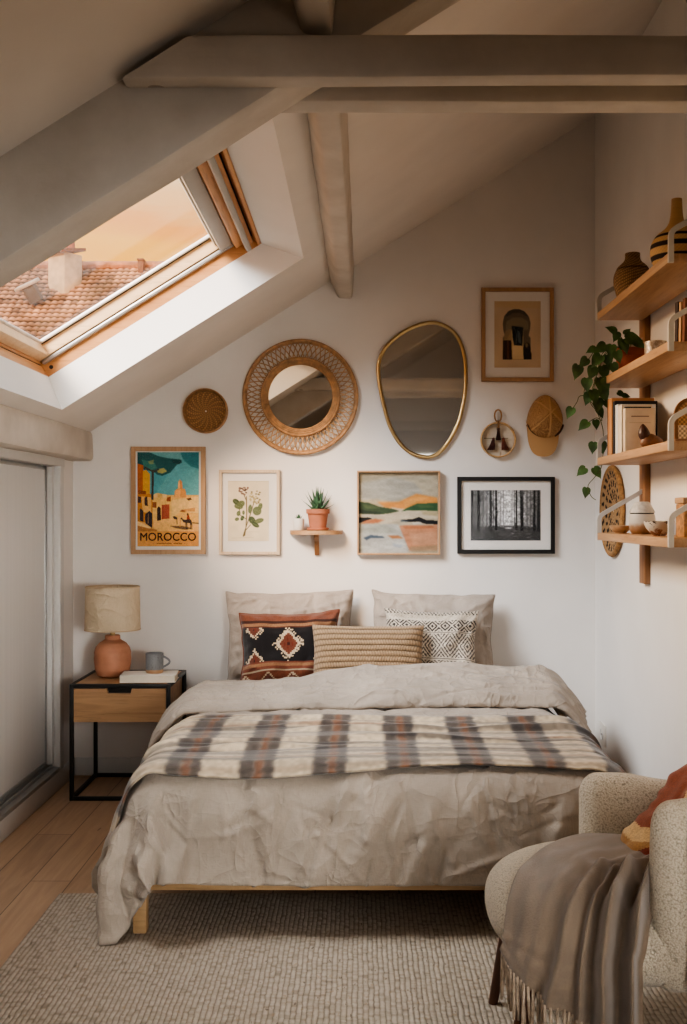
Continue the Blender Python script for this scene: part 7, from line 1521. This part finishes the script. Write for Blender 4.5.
fin('body', bm, plain('carved_wood', (118, 80, 54), .45, var=.2, vscale=40, bump=.2, bscale=90), fgt, 180)
bm = B(); bmesh.ops.create_icosphere(bm, subdivisions=4, radius=1)
for v in bm.verts:
    p = v.co.copy(); w_ = 1-.42*max(0, p.z); k = 1+.05*noise.noise(p*3)
    v.co = Vector((fg.x-.018+.021*p.x*w_*k-.004*p.z, fg.y+.021*p.y*w_*k, fg.z+.055+.033*p.z))
fin('head', bm, plain('dark_carved_wood', (62, 36, 24), .45, var=.2, vscale=40), fgt, 180)
# arched plaque leaning behind the near bracket
aq = Vector((1.088, 3.50, z3+.0005))
aqt = thing('arched_plaque', aq, 'arched wooden plaque with a woven cream panel at the near end of the third shelf', 'ornament')
outl = [(-.058, 0), (.056, 0), (.056, .095)]+[(.056*math.cos(a)-.001, .095+.058*math.sin(a)) for a in [PI*k/14 for k in range(1, 14)]]+[(-.058, .095)]
bm = B(); Mq = Matrix.Translation(aq) @ Matrix.Rotation(math.radians(-4), 4, 'X')
prism(bm, [Mq @ Vector((a, 0, b)) for a, b in outl], Mq.to_3x3() @ Vector((0, .014, 0))); fin('backboard', bm, plain('plaque_wood', (128, 88, 54), .6, var=.15, vscale=30), aqt, 30)
U, V = np.meshgrid(np.linspace(-.047, .046, 60), np.linspace(.016, .14, 80)); ok = V < .095+np.sqrt(np.clip(.047**2-U**2, 0, 1))
Vc = np.minimum(V, .095+np.sqrt(np.clip(.047**2-U**2, 0, 1))*.98)
wv = np.sin(U*420)*np.sin(Vc*420); pts = np.stack([U, -.002-.001*wv, Vc], -1)
pts = pts @ np.array(Mq)[:3, :3].T+np.array(aq)
colq = np.where((Vc < .06)[..., None], np.array([200, 180, 150.]), np.array([164, 128, 88.]))*(1+.28*wv)[..., None]
finish('woven_panel', gridmesh('woven_panel', pts, colq), colattr('plaque_weave', .8), aqt, 180)
bm = B(); box(bm, -.06, .058, -.012, .022, -.0, .014, .002, M=Mq)
fin('foot_strip', bm, m_oakz, aqt)
# shelf 4
z4 = ST[3]
jc = Vector((1.062, 4.03, z4+.0005))
jt = thing('lidded_jar', jc, 'grey glazed stoneware jar with a sloping lid on the lowest shelf', 'jar')
t = NT('jar_glaze'); sx = t.add('ShaderNodeSeparateXYZ'); t.link(t.coords(), sx.inputs[0]); nn = t.noise(t.coords(), 60, 3)
t.setc(t.ramp(t.math('ADD', t.math('MULTIPLY', sx.outputs['Z'], 8), t.math('MULTIPLY', nn, .12)), [(.12, lin((128, 88, 56))), (.28, lin((150, 118, 90))), (.40, lin((190, 184, 172)))])); t.b.inputs['Roughness'].default_value = .32
bm = B(); lathe(bm, [(0, 0), (.036, 0), (.043, .008), (.049, .035), (.0495, .060), (.047, .074), (.043, .075), (0, .075)], jc, 44); fin('jar_body', bm, t.m, jt)
bm = B(); lathe(bm, [(0, .0755), (.044, .0755), (.044, .080), (0, .080)], jc, 44); fin('seam', bm, m_dark, jt)
bm = B(); lathe(bm, [(0, .0795), (.0485, .0795), (.0480, .084), (.0385, .100), (.0290, .117), (.0265, .1205), (.022, .1215), (0, .1215)], jc, 44); fin('lid', bm, plain('lid_glaze', (184, 178, 168), .4, var=.1, vscale=60), jt)
def bowl(name, label, c, R, H, mat, foot=.5, extra=None):
    bm = B(); k = []
    for i in range(9): t = i/8; k.append((R*(foot+(1-foot)*math.sin(t*PI/2)**.9), .004+(H-.004)*t))
    inner = [(r-.004, z) for r, z in k[::-1]]
    lathe(bm, [(0, 0), (R*foot*.9, 0), (R*foot*.95, .004)]+k+[(R-.002, H+.001)]+inner[:-1]+[(0, .008)], c, 44)
    return tag(fin(name, bm, mat, None, 60), label, 'bowl')
bowl('wooden_dish', 'small shallow wooden dish at the far end of the lowest shelf', Vector((1.020, 4.19, z4+.0005)), .042, .030, m_oakx, .6)
t = NT('speckled_bowl'); v = t.coords(); sx = t.add('ShaderNodeSeparateXYZ'); t.link(v, sx.inputs[0]); n_ = t.noise(v, 46, 4, .65, 1)
f_ = t.math('ADD', t.math('MULTIPLY', sx.outputs['Z'], 9), t.math('MULTIPLY', n_, 1.0))
t.setc(t.ramp(f_, [(.58, lin((132, 84, 54))), (.70, lin((206, 194, 176))), (.94, lin((196, 186, 170))), (.97, lin((70, 52, 42)))])); t.b.inputs['Roughness'].default_value = .4
bowl('glazed_bowl', 'cream and brown glazed bowl in the middle of the lowest shelf', Vector((1.022, 3.655, z4+.0005)), .051, .050, t.m, .45)
bowl('dark_bowl', 'dark brown bowl beside the carved box on the lowest shelf', Vector((1.090, 3.545, z4+.0005)), .042, .046, plain('dark_bowl_wood', (96, 64, 42), .5, var=.2, vscale=30), .5)
bx_ = thing('carved_box', (1.085, 3.43, z4), 'upright carved wooden box at the near end of the lowest shelf', 'box')
bm = B(); box(bm, 1.025, 1.145, 3.385, 3.475, z4+.0005, z4+.108, .004); fin('box_body', bm, plain('carved_box_wood', (150, 108, 66), .6, var=.25, vscale=60, bump=.5, bscale=110), bx_)
bm = B(); box(bm, 1.022, 1.148, 3.382, 3.478, z4+.1085, z4+.128, .003); fin('box_lid', bm, m_oakx, bx_)
# big woven tray hung on the right wall beyond the shelf
ty, tz, tR = 4.935, 1.318, .200
tt_ = thing('woven_tray', (XR, ty, tz-tR), 'round coiled tray with dark markings hung on the right wall beside the lowest shelf', 'basket')
rr = np.linspace(.004, tR, 60); aa = np.linspace(0, 2*PI, 150, endpoint=False); A_, R_ = np.meshgrid(aa, rr); k = R_/tR*14
hh = .004+.018*(R_/tR)**3+.0022*np.abs(np.sin(k*PI))
q = np.floor(k); pat = ((np.sin(A_*14+q*1.1) > .1) & (q >= 4) & (q <= 6)) | ((np.sin(A_*20-q*.9) > 0) & (q >= 8) & (q <= 9)) | ((np.sin(A_*24+q*.8) > .2) & (q >= 11) & (q < 13))
colt = np.where(pat[..., None], np.array([46, 32, 24.]), np.array([170, 136, 98.]))*(.8+.2*np.abs(np.sin(k*PI)))[..., None]
finish('coiled_face', gridmesh('coiled_face', np.stack([XR-hh, ty+R_*np.cos(A_), tz+R_*np.sin(A_)], -1)[:, ::-1], colt[:, ::-1], closed_u=True), colattr('tray_weave', .85), tt_, 180)
bm = B(); tube(bm, [(XR-.0135, ty+tR*math.cos(2*PI*k/90), tz+tR*math.sin(2*PI*k/90)) for k in range(90)], .0125, 10, closed=True); fin('coiled_rim', bm, plain('tray_rim', (150, 112, 70), .8, var=.2, vscale=60, bump=.5, bscale=140), tt_, 180)

# ================================================================== ARMCHAIR, THROW AND CUSHION
ac = thing('armchair', (.68, 2.6, .013), 'cream boucle tub armchair with dark legs in the right foreground', 'armchair')
# seat: rounded superellipse cushion
SCX, SCY, SA_, SB_ = .672, 2.595, .365, .335
SZM, SHT, SHB = .355, .105, .105
def seat_rho(x, y): return ((abs((x-SCX)/SA_))**2.4+(abs((y-SCY)/SB_))**2.4)**(1/2.4)
def seat_z(x, y):
    r = min(seat_rho(x, y), 1); return SZM+SHT*(1-r**3.2)**(1/2.6)
nth, nph = 140, 60
th_ = np.linspace(0, 2*PI, nth, endpoint=False); ph = np.linspace(-1, 1, nph)
pts = np.zeros((nph, nth, 3))
for i, s in enumerate(ph):
    # from bottom centre (-1) over the rim (0) to the top centre (+1)
    a = (1-abs(s))
    r = math.sin(a*PI/2)**.5 if a > 0 else 0
    z = (SHT if s > 0 else SHB)*(1-min(r, 1)**3.2)**(1/2.6)*(1 if s > 0 else -1)
    for j, t in enumerate(th_):
        c_, s_2 = math.cos(t), math.sin(t)
        k = (abs(c_)**2.4+abs(s_2)**2.4)**(-1/2.4)
        pts[i, j] = (SCX+SA_*r*k*c_, SCY+SB_*r*k*s_2, SZM+z)
finish('seat', gridmesh('seat', pts, closed_u=True), m_boucle, ac, 180)
# shell: arms and back in one padded wrap
ctrl = [(.645, 2.905, .600), (.72, 2.895, .600), (.82, 2.865, .590), (.94, 2.80, .60), (1.035, 2.70, .66), (1.07, 2.58, .70), (1.035, 2.46, .70), (.95, 2.375, .685), (.84, 2.33, .69), (.74, 2.312, .69), (.675, 2.305, .685)]
def spl(ps, m):
    ps = [np.array(p) for p in ps]; out = []
    for i in range(len(ps)-1):
        p0, p1, p2, p3 = ps[max(i-1, 0)], ps[i], ps[i+1], ps[min(i+2, len(ps)-1)]
        for q in range(m):
            t = q/m; out.append(.5*((2*p1)+(-p0+p2)*t+(2*p0-5*p1+4*p2-p3)*t*t+(-p0+3*p1-3*p2+p3)*t**3))
    out.append(ps[-1]); return np.array(out)
path = spl(ctrl, 12); Np = len(path); ZB_, TH = .275, .052
d_ = np.gradient(path[:, :2], axis=0); d_ /= np.linalg.norm(d_, axis=1, keepdims=True); nrm = np.stack([-d_[:, 1], d_[:, 0]], -1)   # towards the outside
cum = np.r_[0, np.cumsum(np.linalg.norm(np.diff(path[:, :2], axis=0), axis=1))]; Ltot = cum[-1]
sect = []
for k in range(48):
    a = 2*PI*k/48; c_, s_2 = math.cos(a), math.sin(a); m_ = 3.4
    sect.append((abs(c_)**(2/2.6)*np.sign(c_), abs(s_2)**(2/m_)*np.sign(s_2)))
rows = []
# round caps at both tips: extra rings that shrink towards the tip
def ring(i, ext, kk, kz):
    p = path[i]; tdir = d_[i]*ext; zt, zb = p[2], ZB_; zc = (zt+zb)/2; hz = (zt-zb)/2-(1-kz)*.06
    return [(p[0]+tdir[0]+nrm[i, 0]*TH*kk*a, p[1]+tdir[1]+nrm[i, 1]*TH*kk*a, zc+hz*b) for a, b in sect]
CAP = [(math.cos(q), math.sin(q)) for q in np.linspace(0, PI/2, 8)]
for e, k in CAP[:-1][::1]:
    rows.append(ring(0, -.05*e, max(k, .02), k))
rows = rows
for i in range(Np): rows.append(ring(i, 0, 1, 1))
for e, k in [(math.sin(q), math.cos(q)) for q in np.linspace(0, PI/2, 8)][1:]: rows.append(ring(Np-1, .05*e, max(k, .02), k))
pts = np.array(rows)
me = gridmesh('backrest', pts, closed_u=True); bm = B(); bm.from_mesh(me); bpy.data.meshes.remove(me); bm.verts.ensure_lookup_table()
bm.faces.new([bm.verts[i] for i in range(48)]); nn_ = len(rows); bm.faces.new([bm.verts[(nn_-1)*48+i] for i in range(48)])
back = fin('backrest', bm, m_boucle, ac, 180)
# welt seam on the outside of the near arm
bm = B(); sp_ = []
iN = Np-1
seamp = [(i, path[i, 2]-.055) for i in range(Np-1, 30, -2)]
lastx = path[-1]
sm = [(path[-1, 0]+.012+nrm[-1, 0]*(TH+.0), path[-1, 1]+nrm[-1, 1]*(TH+.001), z) for z in np.linspace(.30, path[-1, 2]-.085, 10)]
sm += [(path[i, 0]+nrm[i, 0]*(TH+.000), path[i, 1]+nrm[i, 1]*(TH+.000), path[i, 2]-.060) for i in range(Np-5, 34, -3)]
tube(bm, sm, .0035, 6); fin('welt_seam', bm, m_boucle, back, 180)
for x, y, dx, dy in ((.385, 2.40, -.055, -.02), (.40, 2.80, -.05, .02), (.93, 2.42, .04, -.03), (.93, 2.78, .04, .03)):
    bm = B(); tube(bm, [(x, y, .275), (x+dx*.5, y+dy*.5, .15), (x+dx, y+dy, .0135)], [.021, .017, .012], 16); fin('leg', bm, m_walnut, ac, 60)

# brown wool throw over the near corner of the seat
nu, nv = 240, 240
th = np.zeros((nv, nu, 3))
Ls = np.linspace(0, 1, nu); Vs = np.linspace(0, 1, nv)
def throw_pt(u, v):
    bx, by = .645+.17*u, 2.86-.30*u**.8                       # far (tucked) edge
    # where it crosses the rim of the seat: along the front-left to near-right rim
    ang = math.radians(211+47*u)
    c_, s_2 = math.cos(ang), math.sin(ang); k = (abs(c_)**2.4+abs(s_2)**2.4)**(-1/2.4)
    ex_, ey_ = SCX+SA_*1.035*k*c_, SCY+SB_*1.035*k*s_2
    ox, oy = c_/SA_, s_2/SB_; ol = math.hypot(ox, oy); ox, oy = ox/ol, oy/ol
    Ltop = .60
    if v < Ltop:
        t = v/Ltop; t2 = t
        bow = .055*math.sin(PI*t)*(1-u)                        # left edge bows outwards
        x = bx+(ex_-bx)*t2-bow*.85; y = by+(ey_-by)*t2+bow*.5
        r = seat_rho(x, y); z = seat_z(x, y) if r < 1 else SZM
        return x, y, z, 0, 0
    t = (v-Ltop)/(1-Ltop); drop = t*(.035+.125*u**.8)
    x = ex_+ox*.012*math.sin(t*PI*.5)*(1-.3*t); y = ey_+oy*.016*math.sin(t*PI*.5)
    return x, y, SZM-drop, ox, oy
for j, v in enumerate(Vs):
    for i, u in enumerate(Ls):
        th[j, i] = throw_pt(u, v)[:3]
# soften the passage over the rim, then lay folds along the length
for _ in range(26):
    th[1:-1] = (th[:-2]+2*th[1:-1]+th[2:])/4
U, V = np.meshgrid(Ls, Vs)
n = normals(th); s_ = np.sign(n[60, 120, 2]); n *= s_
uu = U+.05*np.sin(V*5+1)*(1-U)-.10*(1-V)*np.sin(U*PI)
def ridge(c0, w, a): 
    d_ = (uu-c0)/w; return a*np.exp(-d_**2)
amp = np.clip((V-.06)/.35, .25, 1)*(.4+.6*U)
fold_ = (ridge(.27+.03*np.sin(V*6), .05, .016)+ridge(.46+.04*np.sin(V*4+1), .05, .040)+ridge(.60+.02*np.sin(V*7), .03, .030)+ridge(.74+.02*np.sin(V*5+2), .05, .075)+ridge(.90, .04, .080)+ridge(.12, .07, .010))*amp
cross = .020*np.exp(-((V-.20-.25*U)/.045)**2)*np.clip((U-.25)/.3, 0, 1)+.016*np.exp(-((V-.36-.2*U)/.035)**2)*np.clip((U-.5)/.3, 0, 1)
th = th+n*(.014+fold_+cross+.008*fnoise(U.shape, 8, 71))[..., None]
th[..., 2] = np.where(V > .6, th[..., 2], th[..., 2])
colw = np.array([118, 102, 86.])*(1+.12*fnoise(U.shape, 20, 72)+.05*fnoise(U.shape, 60, 73))[..., None]
me = solid(th*1.0 if s_ > 0 else th[:, ::-1], .006, 'wool_throw')
cw = colw.reshape(-1, 3) if s_ > 0 else colw[:, ::-1].reshape(-1, 3)
setcol(me, np.concatenate([cw, cw]))
wt = finish('wool_throw', me, m_wool, None, 180)
tag(wt, 'taupe wool throw with fringe draped over the front of the armchair seat', 'throw')
m_fr = plain('throw_fringe', (150, 132, 113), .95, var=.15, vscale=60, bump=.4, bscale=300)
for k in range(34):
    i = int((k+.5)/34*(nu-1)); p = Vector(th[-1, i]); o_ = Vector(n[-1, i])*.002
    L = rnd.uniform(.080, .100)
    bm = B(); sw = rnd.uniform(-.008, .008); sw2 = rnd.uniform(-.006, .006)
    tube(bm, [p+Vector((0, 0, .006)), p+Vector((sw*.3, sw2*.3, -L*.35)), p+Vector((sw*.8, sw2, -L*.7)), p+Vector((sw, sw2, -L))], [.0035, .0042, .0040, .0030], 6)
    fin('fringe_strand', bm, m_fr, wt, 180)
# rust cushion in the chair
def rustp(u, v):
    c = np.array([126, 66, 44.])+0*u[..., None]; q = 90; u = np.floor(u*q)/q; v = np.floor(v*q)/q
    def put(m, k): c[m] = k
    wv = u+.10*np.sin(v*7)
    put(v > .60+.12*np.sin(u*6), np.array([196, 160, 112.])); put(v > .72+.12*np.sin(u*6), np.array([156, 112, 64.])); put(v > .84+.1*np.sin(u*6+.6), np.array([116, 48, 28.]))
    put((np.abs(wv-.28-.25*(1-v)) < .018) & (v > .22) & (v < .75), np.array([206, 172, 130.])); put((np.abs(wv-.40-.3*(1-v)) < .014) & (v > .2) & (v < .65), np.array([206, 172, 130.]))
    put((v < .16) & (u > .3), np.array([62, 70, 60.])); put((v < .10) & (u > .3), np.array([190, 170, 130.])); put((v > .16) & (v < .26) & (u > .55), np.array([176, 112, 50.]))
    return c*(1+.25*(nrs.rand(*u.shape)-.5))[..., None]
pillow('rust_cushion', .42, .38, .13, (.712, 2.54, .422), math.radians(52), math.radians(-72), math.radians(-10), m_woven, 'rust and ochre patterned cushion leaning in the armchair', colf=rustp, nu=160, nv=160, pinch=.05, ncr=14, seed=12)

# ================================================================== LIGHT, SKY AND CAMERA
wd = bpy.data.worlds.new('dusk_sky'); SC.world = wd; wd.use_nodes = True
nt = wd.node_tree; nd = nt.nodes; bg = nd['Background']
tc = nd.new('ShaderNodeTexCoord'); sp_ = nd.new('ShaderNodeSeparateXYZ'); nt.links.new(tc.outputs['Generated'], sp_.inputs[0])
mp = nd.new('ShaderNodeMapping'); mp.inputs['Scale'].default_value = (2.2, 2.2, 16); nt.links.new(tc.outputs['Generated'], mp.inputs['Vector'])
nz = nd.new('ShaderNodeTexNoise'); nz.inputs['Scale'].default_value = 1.6; nz.inputs['Detail'].default_value = 5; nt.links.new(mp.outputs[0], nz.inputs['Vector'])
ad = nd.new('ShaderNodeMath'); ad.operation = 'MULTIPLY_ADD'; ad.inputs[1].default_value = .10; nt.links.new(nz.outputs['Fac'], ad.inputs[0])
sb = nd.new('ShaderNodeMath'); sb.operation = 'SUBTRACT'; sb.inputs[1].default_value = .05; nt.links.new(sp_.outputs['Z'], sb.inputs[0]); nt.links.new(sb.outputs[0], ad.inputs[2])
rp = nd.new('ShaderNodeValToRGB'); e = rp.color_ramp.elements
SKY = [(.0, (216, 140, 76)), (.215, (255, 176, 68)), (.245, (255, 184, 84)), (.268, (246, 164, 88)), (.29, (242, 194, 136)), (.33, (232, 214, 190)), (.45, (226, 226, 226)), (1.0, (216, 224, 234))]
while len(e) < len(SKY): e.new(.5)
for i, (p, c) in enumerate(SKY): e[i].position = p; e[i].color = lin(c)
nt.links.new(ad.outputs[0], rp.inputs['Fac']); nt.links.new(rp.outputs['Color'], bg.inputs['Color']); bg.inputs['Strength'].default_value = SKY_STRENGTH
def area(name, loc, tgt, sx, sy, power, col):
    l = bpy.data.lights.new(name, 'AREA'); l.shape = 'RECTANGLE'; l.size = sx; l.size_y = sy; l.energy = power; l.color = lin(col)[:3]
    o = bpy.data.objects.new(name, l); COL.objects.link(o); o.location = loc
    o.rotation_euler = (Vector(tgt)-Vector(loc)).to_track_quat('-Z', 'Y').to_euler(); return o
area('daylight_over_roof', (-3.4, 2.6, 5.4), (-.4, 3.7, 1.2), 3.4, 3.4, P_SKY, (250, 250, 251))
area('daylight_from_left', (-4.0, .3, 4.9), (-.75, 3.6, 2.2), 2.6, 2.6, P_LEFT, (245, 249, 255))
sl = area('side_fill_light', (1.08, .7, 1.0), (-1.4, 4.6, .75), 1.0, .9, P_SIDE, (252, 249, 245)); sl.data.spread = math.radians(62)  # added fill without a window, lifts the left door and nightstand
area('evening_glow', (-4.4, 4.9, 3.5), (-.2, 3.5, 1.9), 2.2, 1.4, P_GLOW, (255, 222, 184))
rl = area('rear_fill_light', (.30, -.5, 1.5), (.05, 2.9, .25), 1.1, .9, P_REAR, (250, 248, 246)); rl.data.spread = math.radians(70)  # added fill behind the camera, for bed foot, chair and rug
sun = bpy.data.lights.new('low_sun', 'SUN'); sun.energy = P_SUN; sun.angle = math.radians(12); sun.color = lin((255, 214, 170))[:3]
so = bpy.data.objects.new('low_sun', sun); COL.objects.link(so); so.rotation_euler = Vector((.35, .85, -.5)).to_track_quat('-Z', 'Y').to_euler(); so.location = (-6, 10, 14)

cam = bpy.data.cameras.new('camera'); co_ = bpy.data.objects.new('camera', cam); COL.objects.link(co_)
cam.sensor_fit = 'VERTICAL'; cam.sensor_height = 36; cam.lens = F/1024*36
cam.shift_x = -(CX-343.5)/1024; cam.shift_y = (CY-512)/1024
cam.clip_start = .05; cam.clip_end = 200
co_.location = (0, 0, CAMZ); co_.rotation_euler = (PI/2, 0, 0); SC.camera = co_
SC.view_settings.view_transform = VIEW; SC.view_settings.look = LOOK; SC.view_settings.exposure = EXPO; SC.view_settings.gamma = 1
SC.cycles.use_denoising = True; SC.cycles.max_bounces = 10; SC.cycles.diffuse_bounces = 6; SC.cycles.transparent_max_bounces = 12
SC.cycles.caustics_reflective = False; SC.cycles.caustics_refractive = False; SC.cycles.sample_clamp_indirect = 6
bpy.context.view_layer.update()
